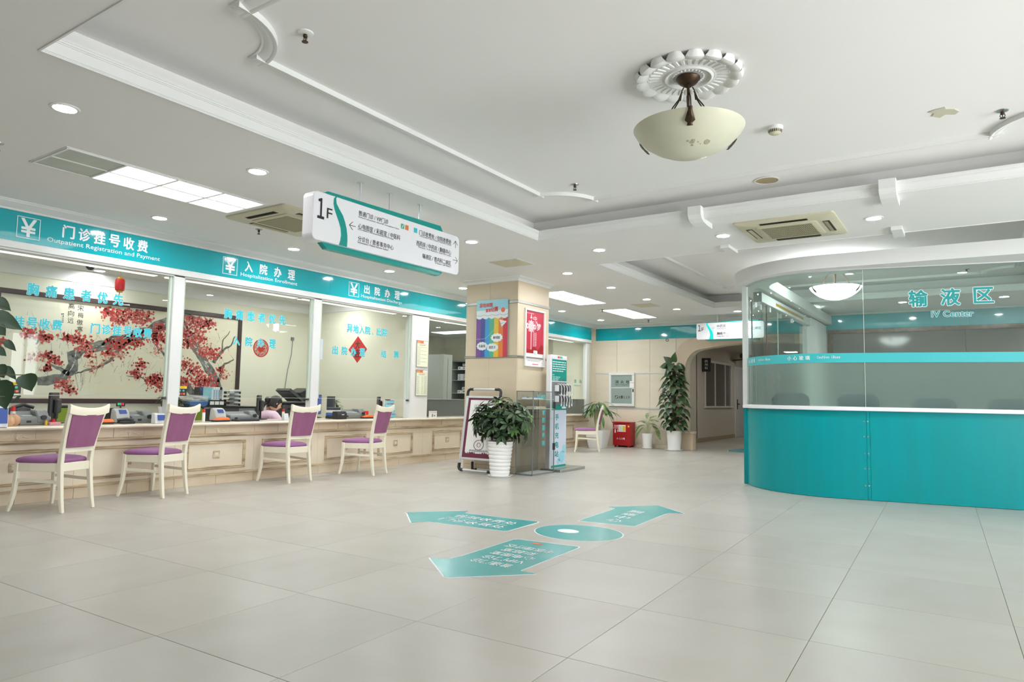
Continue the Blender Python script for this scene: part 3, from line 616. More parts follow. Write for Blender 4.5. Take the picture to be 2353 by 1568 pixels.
bw_ = struct('window_22', MB().box(-2.33, 4.4, 14.80, 14.85, 2.45, 2.53).box(-2.33, -2.24, 14.80, 14.85, .5, 2.45).box(-2.33, 4.4, 14.80, 14.85, .42, .5), 'brownstone', bev=.004)
for a, b in ((-2.24, -.05), (-.045, 2.15), (2.155, 4.4)): ob('pane', MB().box(a, b, 14.825, 14.84, .5, 2.45), 'darkglass', bw_)
# infusion chairs behind the frosted glass
def recliner(loc, rz, lab, h=1.18, w=.44):
    t = thing('infusion_chair', lab, 'chair', loc, rz, None)
    ob('backrest', MB().bar([(0, -.26, .5), (0, -.30, .8), (0, -.33, h-.06), (0, -.335, h)], [w/2*.96, w/2, w/2*.98, w/2*.72], [.07, .07, .065, .045]), 'navy', t, bev=.02, world=False, smooth=True)
    ob('seat', MB().box(-w/2, w/2, -.26, .3, .36, .48), 'navy', t, bev=.03, world=False, smooth=True)
    for s in (-1, 1):
        ob('armrest', MB().box(s*(w/2+.05)-.045, s*(w/2+.05)+.045, -.26, .28, .56, .64), 'navy', t, bev=.02, world=False, smooth=True)
        ob('leg', MB().bar([(s*(w/2+.05), -.2, 0), (s*(w/2+.05), -.2, .57)], .02, .02), 'alu', t, world=False); ob('leg', MB().bar([(s*(w/2+.05), .24, 0), (s*(w/2+.05), .24, .57)], .02, .02), 'alu', t, world=False)
    ob('seat_rail', MB().box(-w/2-.05, w/2+.05, -.2, -.16, .33, .37).box(-w/2-.05, w/2+.05, .2, .24, .33, .37), 'alu', t, world=False)
    return t
for s_, d_, h_, lab in ((-1.48, .52, 1.20, 'dark blue chair blurred behind the curved frosted glass, beside the corner post'), (-.76, .24, 1.20, 'dark blue chair blurred behind the frosted glass, at the upright glass joint'), (0, .26, 1.155, 'dark blue chair blurred behind the frosted glass, below the large turquoise lettering'), (.72, .24, 1.16, 'dark blue chair blurred behind the frosted glass, by the right edge of the picture')):
    b_ = V((-.317, 8.884)) + E_*s_ + N_*(d_+.235); recliner((b_.x, b_.y, 0), math.atan2(E_.y, E_.x), lab, h_)
# ------------------------------------------------------------ things in and on the ceiling
ORD = ['first', 'second', 'third', 'fourth', 'fifth', 'sixth', 'seventh', 'eighth']
def make_downlight():
    t = thing('downlight', '', 'downlight', (0, 0, ZC), 0, 'recessed round downlights in the hall soffit')
    ob('trim_ring', MB().lathe([(.062, -.001), (.066, -.008), (.082, -.006), (.086, .0), (.062, .0)], n=24), 'white', t, smooth=True, world=False)
    ob('lens', MB().lathe([(.001, -.0045), (.061, -.003), (.061, 0), (.001, 0)], n=20), 'lens', t, world=False); return t
DL = make_downlight(); used = [False]
def downlight(x, y, lab, z=ZC, group=None):
    o = DL if not used[0] else dup(DL, (x, y, z), 0, lab, group)
    if not used[0]: used[0] = True; o.matrix_basis = Matrix.Translation((x, y, z)); o['label'] = lab
    return o
for k, y in enumerate((3.72, 5.394, 7.062, 8.765, 10.4, 12.04, 13.80)): downlight(-6.838, y, '%s downlight from the camera in the row beside the teal window board' % ORD[k])
for k, y in enumerate((1.907, 3.315, 4.74, 6.155, 8.404, 9.821, 11.262, 12.752)): downlight(-4.69, y, '%s downlight from the camera in the row along the left edge of the coffers' % ORD[k])
for k, x in enumerate((-3.62, -2.151, -.718, .72)): downlight(x, 7.25, 'downlight in the beam between the coffers, %s from the left' % ORD[k])
for k, x in enumerate((-3.75, -2.32, -.93, .50, 1.9)): downlight(x, 13.55, 'downlight in the far soffit beyond the second coffer, %s from the left' % ORD[k])
for k, (x, y) in enumerate(((-9.9, 4.6), (-9.3, 6.9), (-9.9, 2.6), (-9.0, 7.9))): downlight(x, y, 'downlight in the office ceiling, %s' % ('above the painting beside the dark camera dome', 'between the painting and the round paper-cut', 'at the left end of the painting', 'near the red diamond decoration')[k], 2.72)
for k, (x, y) in enumerate(((-10.6, 11.2), (-9.4, 13.2), (-8.6, 10.6))): downlight(x, y, 'downlight in the pharmacy ceiling, %s' % ('above the grey cabinet side', 'in front of the shelf of boxes', 'close to the counter window')[k], 2.72)
def light_panel(x0, x1, y0, y1, lab, rows, z=ZC, off=0):
    t = thing('ceiling_light_panel', lab, 'ceiling light', ((x0+x1)/2, (y0+y1)/2, z), 0, 'gridded ceiling light panels')
    ob('frame', MB().box(x0-.02, x1+.02, y0-.02, y1+.02, z-.004, z), 'white', t)
    n = rows; xm = (x0+x1)/2
    for j in range(n):
        a = y0+(y1-y0)*j/n; b = y0+(y1-y0)*(j+1)/n; lit = j >= off
        for c, d in ((x0, xm), (xm, x1)):
            g = .014; ob('diffuser_pane', MB().box(c+g, d-g, a+g, b-g, z-.007, z-.003), 'panel_lit' if lit else 'panel_off', t)
    bars = MB()
    for j in range(n+1): yb = y0+(y1-y0)*j/n; bars.box(x0, x1, yb-.009, yb+.009, z-.012, z-.003)
    for xx in (x0, xm, x1): bars.box(xx-.008, xx+.008, y0, y1, z-.011, z-.003)
    ob('grid_bars', bars, 'white', t); return t
light_panel(-6.03, -5.44, 2.255, 3.945, 'gridded ceiling light panel nearest the camera, its first pair of panes unlit', 4, off=1)
light_panel(-6.1, -5.51, 9.72, 11.38, 'gridded lit ceiling panel just right of the stone column', 4)
light_panel(-6.08, -5.52, 12.2, 13.86, 'gridded lit ceiling panel farthest away near the far wall', 4)
for k, (y0, y1) in enumerate(((-.6, 1.2), (2.6, 4.4), (5.8, 7.6))):  # fill panels out of view, added to brighten the office
    lp_ = thing('ceiling_light_panel', 'unseen light panel added to brighten the office, %s from the camera' % ORD[k], 'ceiling light', (-8.6, (y0+y1)/2, 2.72))
    ob('frame', MB().box(-8.95, -8.25, y0-.03, y1+.03, 2.712, 2.72), 'white', lp_); ob('diffuser', MB().box(-8.92, -8.28, y0, y1, 2.704, 2.713), 'officefill', lp_)
for k, (x, y) in enumerate(((-4.3, 17.0), (-4.3, 21.0))):  # hidden fill lights, added because the corridor was too dark
    lp_ = thing('ceiling_light_panel', 'hidden light added to brighten the corridor behind the arch, %s from the arch' % ORD[k], 'ceiling light', (x, y, 2.55))
    ob('frame', MB().box(x-.17, x+.17, y-.17, y+.17, 2.54, 2.55), 'white', lp_); ob('diffuser', MB().box(x-.15, x+.15, y-.15, y+.15, 2.532, 2.541), 'corridorfill', lp_)
for k, (x0, y0) in enumerate(((-9.3, 9.6), (-8.9, 12.4))):  # unseen fill panels, added to lighten the view into the pharmacy
    lp_ = thing('ceiling_light_panel', 'hidden light panel added to brighten the pharmacy, %s from the column' % ORD[k], 'ceiling light', (x0+.3, y0+.6, 2.72))
    ob('frame', MB().box(x0-.03, x0+.63, y0-.03, y0+1.23, 2.712, 2.72), 'white', lp_); ob('diffuser', MB().box(x0, x0+.6, y0, y0+1.2, 2.704, 2.713), 'pharmacyfill', lp_)
pp = thing('ceiling_light_panel', 'plain lit ceiling panel in the pharmacy behind the counter', 'ceiling light', (-10.9, 13.8, 2.72))
ob('frame', MB().box(-11.45, -10.3, 13.35, 13.95, 2.712, 2.72), 'white', pp); ob('diffuser', MB().box(-11.42, -10.33, 13.38, 13.92, 2.705, 2.713), 'panel_lit', pp)
def make_ac(cx, cy, lab):
    t = thing('ceiling_air_conditioner', lab, 'air conditioner', (cx, cy, ZC)); h = .46; z = ZC
    P_ = lambda a, b, z0, z1: MB().box(cx+a[0], cx+a[1], cy+b[0], cy+b[1], z0, z1)
    rings = [[(cx+x, cy+y, zz) for x, y in rrect(-q, q, -q, q, .03, 3)] for q, zz in ((h, z), (h, z-.014), (h-.02, z-.028), (.26, z-.03), (.25, z-.03))]
    ob('panel', MB().loft(rings), 'acpanel', t, smooth=True)
    ob('intake_frame', MB().loft([[(cx+x, cy+y, zz) for x, y in rrect(-q, q, -q, q, .04, 4)] for q, zz in ((.285, z-.028), (.285, z-.036), (.275, z-.042), (.01, z-.042))]), 'acpanel', t, smooth=True)
    ob('intake_recess', P_((-.235, .235), (-.235, .235), z-.0435, z-.042), 'acdark', t)
    gr = MB(); n = 30
    for j in range(n): q = -.23+.46*j/(n-1); gr.box(cx+q-.004, cx+q+.004, cy-.235, cy+.235, z-.047, z-.043)
    for j in range(7): q = -.23+.46*j/6; gr.box(cx-.235, cx+.235, cy+q-.003, cy+q+.003, z-.0455, z-.043)
    ob('intake_grille', gr, 'acgrille', t, kind='stuff')
    for a in range(4):
        R_ = Matrix.Translation((cx, cy, 0)) @ Matrix.Rotation(PI/2*a, 4, 'Z')
        v = MB().box(-.22, .22, .33, .39, z-.032, z-.0275); v.v = [tuple(R_ @ V(p)) for p in v.v]; vt = ob('air_outlet', v, 'acdark', t)
        l = MB().add([(-.21, .338, z-.034), (.21, .338, z-.034), (.21, .372, z-.040), (-.21, .372, z-.040), (-.21, .338, z-.031), (.21, .338, z-.031), (.21, .372, z-.037), (-.21, .372, z-.037)], [(0, 1, 2, 3), (7, 6, 5, 4), (0, 4, 5, 1), (1, 5, 6, 2), (2, 6, 7, 3), (3, 7, 4, 0)])
        l.v = [tuple(R_ @ V(p)) for p in l.v]; ob('louver', l, 'acgrille' if a % 2 else 'acdark', vt)
    return t
make_ac(-5.73, 4.48, 'yellowed ceiling cassette air conditioner above the counter, half hidden by the hanging sign')
make_ac(-1.46, 7.235, 'yellowed ceiling cassette air conditioner in the beam between the two coffers')
def sprinkler(x, y, z, lab, plate='steel', r=.03):
    t = thing('sprinkler', lab, 'sprinkler', (x, y, z), 0, 'ceiling sprinklers')
    ob('ceiling_plate', MB().lathe([(.001, 0), (r*1.25, 0), (r*1.2, -.006), (r*.7, -.012), (.001, -.012)], (x, y, z), 16), plate, t, smooth=True)
    b = MB().lathe([(.011, -.01), (.013, -.024), (.009, -.03), (.001, -.03)], (x, y, z), 10)
    b.tube([(x-.011, y, z-.026), (x-.015, y, z-.04), (x-.004, y, z-.052)], .0025, 6); b.tube([(x+.011, y, z-.026), (x+.015, y, z-.04), (x+.004, y, z-.052)], .0025, 6)
    b.cyl((x, y, z-.03), (x, y, z-.05), .003, 6); b.lathe([(.001, -.052), (.018, -.053), (.018, -.056), (.001, -.057)], (x, y, z), 12); ob('sprinkler_head', b, 'bronze', t, smooth=True)
sprinkler(-3.04, 2.412, UP, 'sprinkler on a white plate in the near coffer, beside the curved corner moulding', 'white', .036)
sprinkler(-3.05, 5.59, UP, 'sprinkler in the near coffer at its far left corner')
sprinkler(.241, 5.634, UP, 'sprinkler in the near coffer at its far right corner')
sprinkler(-6.354, 4.545, ZC, 'sprinkler below the air conditioner above the counter')
sprinkler(-5.99, 12.15, ZC, 'sprinkler just before the farthest gridded light panel'); sprinkler(-5.87, 14.2, ZC, 'sprinkler behind the farthest gridded light panel by the far wall')
sprinkler(.007, 12.07, UP, 'sprinkler in the second coffer seen above the partition glass'); sprinkler(-2.33, 13.2, ZC, 'sprinkler in the far soffit seen left of the lit bowl lamp')
sprinkler(-5.79, 1.94, ZC, 'sprinkler cut by the left edge of the picture')
sd = thing('smoke_detector', 'cream round smoke detector with black vents right of the bowl lamp', 'smoke detector', (-1.137, 5.137, UP))
ob('base', MB().lathe([(.001, 0), (.056, 0), (.056, -.016), (.05, -.022), (.001, -.022)], (-1.137, 5.137, UP), 24), 'offwhite', sd, smooth=True)
ob('head', MB().lathe([(.05, -.02), (.05, -.026), (.042, -.046), (.03, -.055), (.001, -.056)], (-1.137, 5.137, UP), 24), 'acpanel', sd, smooth=True)
vv = MB()
for k in range(22):
    a = 2*PI*k/22; c, s = math.cos(a), math.sin(a); vv.box(-.003, .003, -.0015, .0015, 0, 0) if False else vv.add([(-1.137+r*c-q*s*.0035, 5.137+r*s+q*c*.0035, UP+z) for r, z in ((.0505, -.029), (.0435, -.046)) for q in (-1, 1)], [(0, 1, 3, 2)])
ob('vent_slots', vv, 'dark', sd)
sp_ = thing('ceiling_speaker', 'round tan ceiling speaker near the far edge of the near coffer', 'speaker', (-1.485, 6.36, UP)); q = (-1.485, 6.36, UP)
ob('rim', MB().lathe([(.10, 0), (.112, -.004), (.112, -.007), (.098, -.009), (.098, 0)], q, 28), 'white', sp_, smooth=True); ob('grille', MB().lathe([(.001, -.006), (.098, -.005), (.098, 0), (.001, 0)], q, 28), mat('tan_mesh', rgb(176, 160, 124), .7, bump=(300, .4)), sp_)
pt = [(-.18, 5.48), (-.16, 5.42), (-.10, 5.41), (-.06, 5.37), (-.01, 5.42), (.03, 5.41), (.02, 5.50), (-.02, 5.56), (-.05, 5.53), (-.09, 5.58), (-.08, 5.50)]
pt = [(-.185, 5.40), (-.15, 5.44), (-.165, 5.49), (-.12, 5.545), (-.085, 5.50), (-.03, 5.535), (-.005, 5.49), (-.03, 5.43), (-.08, 5.40), (-.085, 5.365), (-.145, 5.375)]
ob('peeling_paint', MB().prism(pt, None, UP-.006, UP), mat('bare_plaster', rgb(196, 192, 172), .8), label='irregular patch of peeling paint on the near coffer ceiling', cat='paint patch')
def hatch(x0, x1, y0, y1, lab):
    t = thing('access_hatch', lab, 'access panel', ((x0+x1)/2, (y0+y1)/2, ZC)); ob('frame', MB().box(x0-.02, x1+.02, y0-.02, y1+.02, ZC-.004, ZC), 'white', t); ob('cover', MB().box(x0, x1, y0, y1, ZC-.010, ZC-.003), 'acpanel', t, bev=.002)
hatch(-5.2, -4.77, 7.21, 7.6, 'square beige access panel in the soffit in front of the stone column'); hatch(-5.2, -4.82, 11.75, 12.2, 'square beige access panel in the soffit far beyond the stone column')
# ------------------------------------------------------------ pendant bowl lamps and plaster rose
def pendant(cx, cy, zt, zr, lit, lab, ph=0.0):
    t = thing('pendant_lamp', lab, 'pendant lamp', (cx, cy, zr), 0, 'alabaster bowl lamps'); c = (cx, cy, 0)
    ob('canopy', MB().lathe([(.07, zt), (.074, zt-.008), (.066, zt-.022), (.05, zt-.04), (.022, zt-.058), (.008, zt-.066), (.001, zt-.066)], c, 28, wob=lambda f: 1+.02*math.cos(f*2*PI*14)), 'bronze', t, smooth=True)
    ob('stem', MB().cyl((cx, cy, zt-.06), (cx, cy, zr-.13), .009, 10), 'bronze', t)
    R_ = .335; ang = [ph+2*PI*k/3 for k in range(3)]
    for a in ang:
        d = V((math.cos(a), math.sin(a), 0)); s_ = V((-math.sin(a), math.cos(a), 0)); o = V((cx, cy, 0))
        m = MB().tube([o+d*.03+V((0, 0, zt-.055)), o+d*.045+V((0, 0, zt-.075)), o+d*.04+V((0, 0, zt-.085))], .004, 6); m.tube([o+d*.045+V((0, 0, zt-.08)), o+d*.06+V((0, 0, zt-.13))], [.004, .011], 8)
        for q in (-.01, .01): m.tube([o+d*.058+s_*q*.4+V((0, 0, zt-.12)), o+d*.10+s_*q+V((0, 0, (zt+zr)/2)), o+d*.20+s_*q+V((0, 0, zr+.03)), o+d*(R_-.01)+s_*q+V((0, 0, zr+.004))], .004, 6)
        ob('hanging_rod', m, 'bronze', t, smooth=True)
    prof = [(.001, -.178), (.07, -.172), (.14, -.154), (.21, -.122), (.27, -.08), (.315, -.034), (.335, 0.0), (.325, .003), (.30, -.03), (.20, -.115), (.10, -.155), (.001, -.166)]
    bw = ob('bowl', MB().lathe([(r, zr+z) for r, z in prof], c, 48), 'bowl_lit' if lit else 'bowl', t, smooth=True)
    for a in ang:
        d = V((math.cos(a), math.sin(a), 0)); s_ = V((-math.sin(a), math.cos(a), 0)); o = V((cx, cy, zr)); rows = []
        for r, z, w_ in ((.322, .006, .011), (.343, .004, .012), (.338, -.018, .013), (.322, -.042, .022), (.302, -.064, .030), (.292, -.076, .014), (.280, -.088, .018)):
            rows.append([o+d*(r+.001)-s_*w_+V((0, 0, z-.001)), o+d*(r+.008)-s_*w_*.3+V((0, 0, z-.004)), o+d*(r+.008)+s_*w_*.3+V((0, 0, z-.004)), o+d*(r+.001)+s_*w_+V((0, 0, z-.001))])
        ob('bowl_clip', MB().loft(rows), 'bronze', t)
    if not lit:
        dd = MB(); rr = random.Random(4)
        for k in range(16):
            a = -.9+rr.gauss(0, .35); r = rr.uniform(.12, .24); z = -(.178-.178*(r/.335)**2)*1.0-.0005
            # dust seen through the bowl lies on its inside bottom
            x, y = cx+r*math.cos(a), cy+r*math.sin(a); n_ = rr.choice((5, 6, 7)); e = rr.uniform(.004, .018)
            dd.add([(x+e*math.cos(2*PI*q/n_)*rr.uniform(.7, 1.3), y+e*math.sin(2*PI*q/n_)*rr.uniform(.7, 1.3), zr-.1785+.178*((r+e*math.cos(2*PI*q/n_-a))/.335)**2.25-.002) for q in range(n_)], [tuple(range(n_))])
        ob('dust_patches', dd, 'bowlspot', bw, kind='stuff')
    return t
CXL, CYL = -1.40, 4.015
pendant(CXL, CYL, 3.082, 2.752, False, 'unlit alabaster bowl lamp on bronze rods under the plaster rose', math.radians(-69))
pendant(-1.53, 10.43, 3.10, 2.70, True, 'brightly lit bowl lamp inside the glazed infusion area', math.radians(-20))
ro = thing('plaster_rose', 'white plaster petal rose on the coffer ceiling above the unlit lamp', 'ceiling rose', (CXL, CYL, UP)); c = (CXL, CYL, UP)
ob('backing_disc', MB().lathe([(.001, 0), (.27, 0), (.265, -.008), (.15, -.012), (.001, -.012)], c, 48), 'white', ro, smooth=True)
fl_ = MB()
for k in range(34):
    a = 2*PI*(k+.5)/34; d = V((math.cos(a), math.sin(a), 0)); s_ = V((-math.sin(a), math.cos(a), 0)); o = V(c)
    fl_.loft([[o+d*r-s_*w_+V((0, 0, -.010)), o+d*r-s_*w_*.6+V((0, 0, -.012-h_)), o+d*r+s_*w_*.6+V((0, 0, -.012-h_)), o+d*r+s_*w_+V((0, 0, -.010))] for r, w_, h_ in ((.158, .009, .004), (.18, .012, .009), (.21, .014, .011), (.238, .015, .012))])
ob('flutes', fl_, 'white', ro, smooth=True)
fl_ = MB().lathe([(.15, -.012), (.156, -.022), (.18, -.016), (.215, -.016), (.245, -.024), (.262, -.012)], c, 136, wob=lambda f: 1+.02*abs(math.sin(f*PI*34))); ob('fluted_ring', fl_, 'white', ro, smooth=True)
for k in range(17):
    a = 2*PI*k/17; d = V((math.cos(a), math.sin(a), 0)); s_ = V((-math.sin(a), math.cos(a), 0)); o = V(c); rows = []
    for r, z, w_ in ((.215, -.014, .036), (.245, -.022, .043), (.272, -.036, .050), (.300, -.046, .055), (.318, -.042, .054), (.328, -.022, .044), (.329, -.001, .036)):
        rows.append([o+d*(r-.014)-s_*w_+V((0, 0, z*.72)), o+d*(r-.003)-s_*w_*.5+V((0, 0, z*.96)), o+d*(r+.001)+V((0, 0, z)), o+d*(r-.003)+s_*w_*.5+V((0, 0, z*.96)), o+d*(r-.014)+s_*w_+V((0, 0, z*.72)), o+d*r*.985])
    ob('petal', MB().loft(rows), 'white', ro, smooth=True)
ob('inner_ring', MB().lathe([(.12, -.012), (.125, -.022), (.14, -.028), (.155, -.022), (.16, -.012)], c, 48), 'white', ro, smooth=True)
bd = MB()
for k in range(26): a = 2*PI*k/26; bd.ball((CXL+.092*math.cos(a), CYL+.092*math.sin(a), UP-.012), .009, 6, 4)
ob('bead_ring', bd, 'white', ro, smooth=True)
# ------------------------------------------------------------ hanging signs
sg = thing('hanging_sign', 'large white directory sign with teal bars hung above the counter side', 'sign', (-4.19, 4.3, 2.2))
SX = -4.13; SF = Fr((SX, 0, 0), (0, 1, 0))
ob('board', MB().prism(rrect(3.42, 5.222, 2.262, 2.642, .045), SF, -.12, 0), 'signwhite', sg, bev=.004)
ob('top_bar', MB().prism([(3.545, 2.60), (5.01, 2.60), (5.01, 2.66), (4.975, 2.705), (3.59, 2.678), (3.545, 2.645)], SF, -.09, -.035), 'tealsign', sg, bev=.003)
ob('bottom_bar', MB().prism([(3.60, 2.218), (4.965, 2.222), (5.01, 2.25), (5.01, 2.31), (3.545, 2.30), (3.545, 2.262)], SF, -.09, -.035), 'tealsign', sg, bev=.003)
for y in (3.955, 4.306, 4.701):
    r = ob('hanger_rod', MB().cyl((-4.19, y, 2.68), (-4.19, y, 2.85), .010, 12), 'alu', sg, smooth=True); ob('ceiling_flange', MB().lathe([(.001, 0), (.03, 0), (.028, -.004), (.001, -.004)], (-4.19, y, 2.85), 14), 'alu', r)
lft = [(3.636, 2.641), (3.62, 2.622), (3.617, 2.58), (3.628, 2.541), (3.653, 2.493), (3.679, 2.446), (3.700, 2.397), (3.707, 2.344), (3.701, 2.301), (3.688, 2.2625)]
rgt = [(3.651, 2.6415), (3.643, 2.628), (3.649, 2.588), (3.677, 2.553), (3.718, 2.509), (3.744, 2.46), (3.762, 2.41), (3.773, 2.358), (3.776, 2.316), (3.774, 2.2625)]
mb = MB()
for k in range(len(lft)-1): mb.prism([lft[k], rgt[k], rgt[k+1], lft[k+1]][::-1], SF, .0005, .0012)
ob('wave_stripe', mb, 'tealsign', sg)
for body, a, b, z0, z1 in (('１', 3.465, 3.526, 2.433, 2.590), ('F', 3.554, 3.608, 2.450, 2.531), ('普通门诊 / VIP门诊', 3.885, 4.231, 2.548, 2.591), ('General out-patient clinic/VIP Out-patient Clinic', 3.884, 4.367, 2.528, 2.543), ('心电图室 / 彩超室 / 中医科', 3.886, 4.383, 2.440, 2.485), ('ECG Room / Ultrasound Room /TCM Dept.', 3.885, 4.304, 2.424, 2.440), ('分诊台 / 患者事务中心', 3.888, 4.304, 2.336, 2.381), ('Information / Patient Service Center', 3.888, 4.243, 2.319, 2.334), ('门诊收费处 / 住院收费处', 4.633, 5.096, 2.541, 2.589), ('Out-patient Clinic Cashier / Inpatient Cashier', 4.643, 5.098, 2.526, 2.541), ('西药房 / 中药房 / 胸痛中心', 4.598, 5.094, 2.439, 2.486), ('Pharmacy / TCM Pharmacy / Chest Pain Center', 4.624, 5.097, 2.421, 2.437), ('输液区 / 普内科二病区', 4.685, 5.099, 2.336, 2.382), ('IV Room / GIM Ward 2', 4.867, 5.099, 2.318, 2.334)):
    txt(body, SF, a, b, z0, z1, 'black', sg, .002, .02 if body == '１' else .006)
for a, m_ in ((4.389, 'mint'), (4.444, 'tangerine'), (4.560, 'ttxt')): flat('colour_square', rect(a, a+.043, 2.55, 2.594), SF, .001, m_, sg)
ob('square_slash', MB().prism([(4.398, 2.559), (4.403, 2.556), (4.424, 2.586), (4.419, 2.589)], SF, .0022, .003), 'wtxt', sg)
def arrow(pts, par):
    m = MB()
    for (a, b), (c, d) in pts:
        v = V((c-a, d-b)).normalized()*.0022; n_ = (-v.y, v.x); m.prism([(a-n_[0], b-n_[1]), (c-n_[0], d-n_[1]), (c+n_[0], d+n_[1]), (a+n_[0], b+n_[1])], SF, .001, .002)
    ob('arrow', m, 'black', par)
arrow((((3.858, 2.447), (3.79, 2.447)), ((3.79, 2.447), (3.826, 2.48)), ((3.79, 2.447), (3.826, 2.414))), sg); arrow((((5.16, 2.522), (5.16, 2.592)), ((5.16, 2.592), (5.128, 2.553)), ((5.16, 2.592), (5.194, 2.553))), sg); arrow((((5.126, 2.401), (5.197, 2.401)), ((5.197, 2.401), (5.165, 2.434)), ((5.197, 2.401), (5.165, 2.368))), sg)
s2 = thing('hanging_sign', 'smaller white sign with lit cyan stripe hung before the arch', 'sign', (-3.95, 13.95, 2.3)); S2 = Fr((0, 13.9, 0), (1, 0, 0)); KS = 13.9/10.9; S2.u = S2.u*KS; S2.v = S2.v*KS; S2.o = V((0, 13.9, 1.08-1.08*KS))
ob('board', MB().prism(rrect(-3.678, -2.62, 2.07, 2.335, .03), S2, -.1, 0), 'signwhite', s2, bev=.003)
ob('top_bar', MB().prism([(-3.54, 2.32), (-2.7, 2.32), (-2.7, 2.36), (-3.50, 2.352), (-3.54, 2.34)], S2, -.08, -.03), 'tealsign', s2); ob('bottom_bar', MB().prism([(-3.50, 2.046), (-2.7, 2.04), (-2.7, 2.09), (-3.54, 2.09), (-3.54, 2.06)], S2, -.08, -.03), 'tealsign', s2)
for x in (-3.35, -2.83): ob('hanger_rod', MB().cyl((x*KS, 13.96, 2.66), (x*KS, 13.96, 2.85), .012, 10), 'alu', s2)
txt('１', S2, -3.651, -3.607, 2.208, 2.307, 'black', s2, .002, .01); txt('F', S2, -3.592, -3.555, 2.209, 2.263, 'black', s2)
sl = [(-3.515, 2.333), (-3.515, 2.30), (-3.49, 2.25), (-3.465, 2.20), (-3.455, 2.15), (-3.462, 2.10), (-3.475, 2.075)]; sr = [(-3.495, 2.333), (-3.485, 2.30), (-3.45, 2.25), (-3.42, 2.20), (-3.405, 2.15), (-3.402, 2.10), (-3.40, 2.075)]
mb = MB()
for k in range(6): mb.prism([sl[k], sl[k+1], sr[k+1], sr[k]], S2, .0005, .002)
ob('lit_stripe', mb, 'cyanlit', s2)
for body, a, b, z0, z1 in (('中药房', -3.344, -3.205, 2.252, 2.302), ('TCM Pharmacy', -3.344, -3.172, 2.220, 2.242), ('胸痛中心', -3.345, -3.157, 2.136, 2.184), ('Chest Pain Center', -3.345, -3.143, 2.108, 2.127), ('普内科二病区', -2.956, -2.66, 2.202, 2.246)): txt(body, S2, a, b, z0, z1, 'black', s2, .002, .01)
flat('lit_square', rect(-3.13, -3.09, 2.145, 2.19), S2, .001, 'whitelit', s2)
mb = MB()
mb.prism(rect(-3.407, -3.403, 2.19, 2.26), S2, .001, .002); mb.prism(rect(-3.435, -3.375, 2.246, 2.25), S2, .001, .002); ob('arrow', mb, 'ttxt', s2)
# ------------------------------------------------------------ posters and notices
p1 = thing('rainbow_poster', 'rainbow striped poster with clouds and paper plane on the column front', 'poster', (-5.78, PY0-.02, 2.1))
Q1 = Fr((0, PY0-.026, 0), (1, 0, 0)); KX = 1.012          # column face is a hand deeper than the sheet measured
X_ = lambda x: -5.78+(x+5.78)*KX - .088
px0, px1, pz0, pz1 = X_(-6.063), X_(-5.502), 1.672, 2.525
ob('sheet', MB().prism(rect(px0, px1, pz0, pz1), Q1, -.003, 0), 'skyblue', p1)
w_ = (px1-px0)/7
for k, m_ in enumerate(('violet', 'indigo', 'sky', 'mint', 'amber', 'tangerine', 'crimson')): flat('rainbow_stripe', rect(px0+k*w_, px0+(k+1)*w_, pz0, 2.28), Q1, .0005, m_, p1, .0006)
def cloud(cx, cy, rx, ry, d, m_, n=11, amp=.12, nm='cloud'):
    pts = []
    for k in range(n*6): a = 2*PI*k/(n*6); s_ = 1+amp*abs(math.sin(a*n/2)); pts.append((cx+rx*s_*math.cos(a), cy+ry*s_*math.sin(a)))
    return flat(nm, pts, Q1, d, m_, p1, .0005)
def wavy(z, amp, n, m_, d, low):
    top = [(px0+(px1-px0)*k/(n*8), z+amp*abs(math.sin(PI*k/8))*-1) for k in range(n*8+1)]
    flat('cloud_bank', [(px0, low)]+[(px1, low)]+top[::-1] if False else [(a, b) for a, b in top]+[(px1, low), (px0, low)], Q1, d, m_, p1, .0005)
wavy(2.262, .022, 5, 'cloud', .0016, 2.37); wavy(2.30, .015, 4, 'shade', .0024, 2.33); wavy(2.308, .015, 4, 'cloud', .0032, 2.37)
flat('sun_disc', circle(X_(-5.585), 2.365, .036, 24), Q1, .004, 'sunred', p1)
for q, ch in enumerate('异地就医'): txt(ch, Q1, px0+.055+q*.063, px0+.055+q*.063+.056, 2.412+q*.004, 2.478, 'titlered', p1, .004, .03, edge=.055)
for q, ch in enumerate('直接结算'): s_ = (.042, .045, .056, .066)[q]; x = px0+(.17, .218, .268, .33)[q]; txt(ch, Q1, x, x+s_, 2.345, 2.345+s_*1.15, 'titlered', p1, .004, .03, edge=.055)
for (cx, cy, rx, ry), tx_ in (((X_(-5.69), 1.958, .098, .058), '刷卡就医'), ((X_(-5.765), 1.815, .098, .056), '选定点'), ((X_(-5.95), 1.838, .09, .058), '先备案')): cloud(cx, cy, rx, ry, .004, 'cloud'); txt(tx_, Q1, cx-.06, cx+.06, cy-.02, cy+.022, 'black', p1, .006, .01)
flat('paper_plane', [(X_(-5.65), 2.225), (X_(-5.517), 2.192), (X_(-5.605), 2.112), (X_(-5.622), 2.165)], Q1, .004, 'paper', p1); flat('plane_fold', [(X_(-5.622), 2.165), (X_(-5.545), 2.186), (X_(-5.635), 2.142)], Q1, .0055, 'skyblue', p1)
ds = MB()
for k in range(26):
    t = k/25; x = px0+.01+t*.36; z = 1.945 if t < .35 else 1.945+((t-.35)/.65)**1.5*.19
    ds.prism(rect(x, x+.008, z-.0025, z+.0025), Q1, .004, .0045)
ob('dotted_trail', ds, 'paper', p1); tape = MB()
p2 = thing('framed_poster', 'red poster with white knot ornament in a white frame on the column side', 'poster', (PX1, 8.6, 2)); Q2 = Fr((PX1+.002, 0, 0), (0, 1, 0)); YS = .175
R2 = lambda y: y+YS
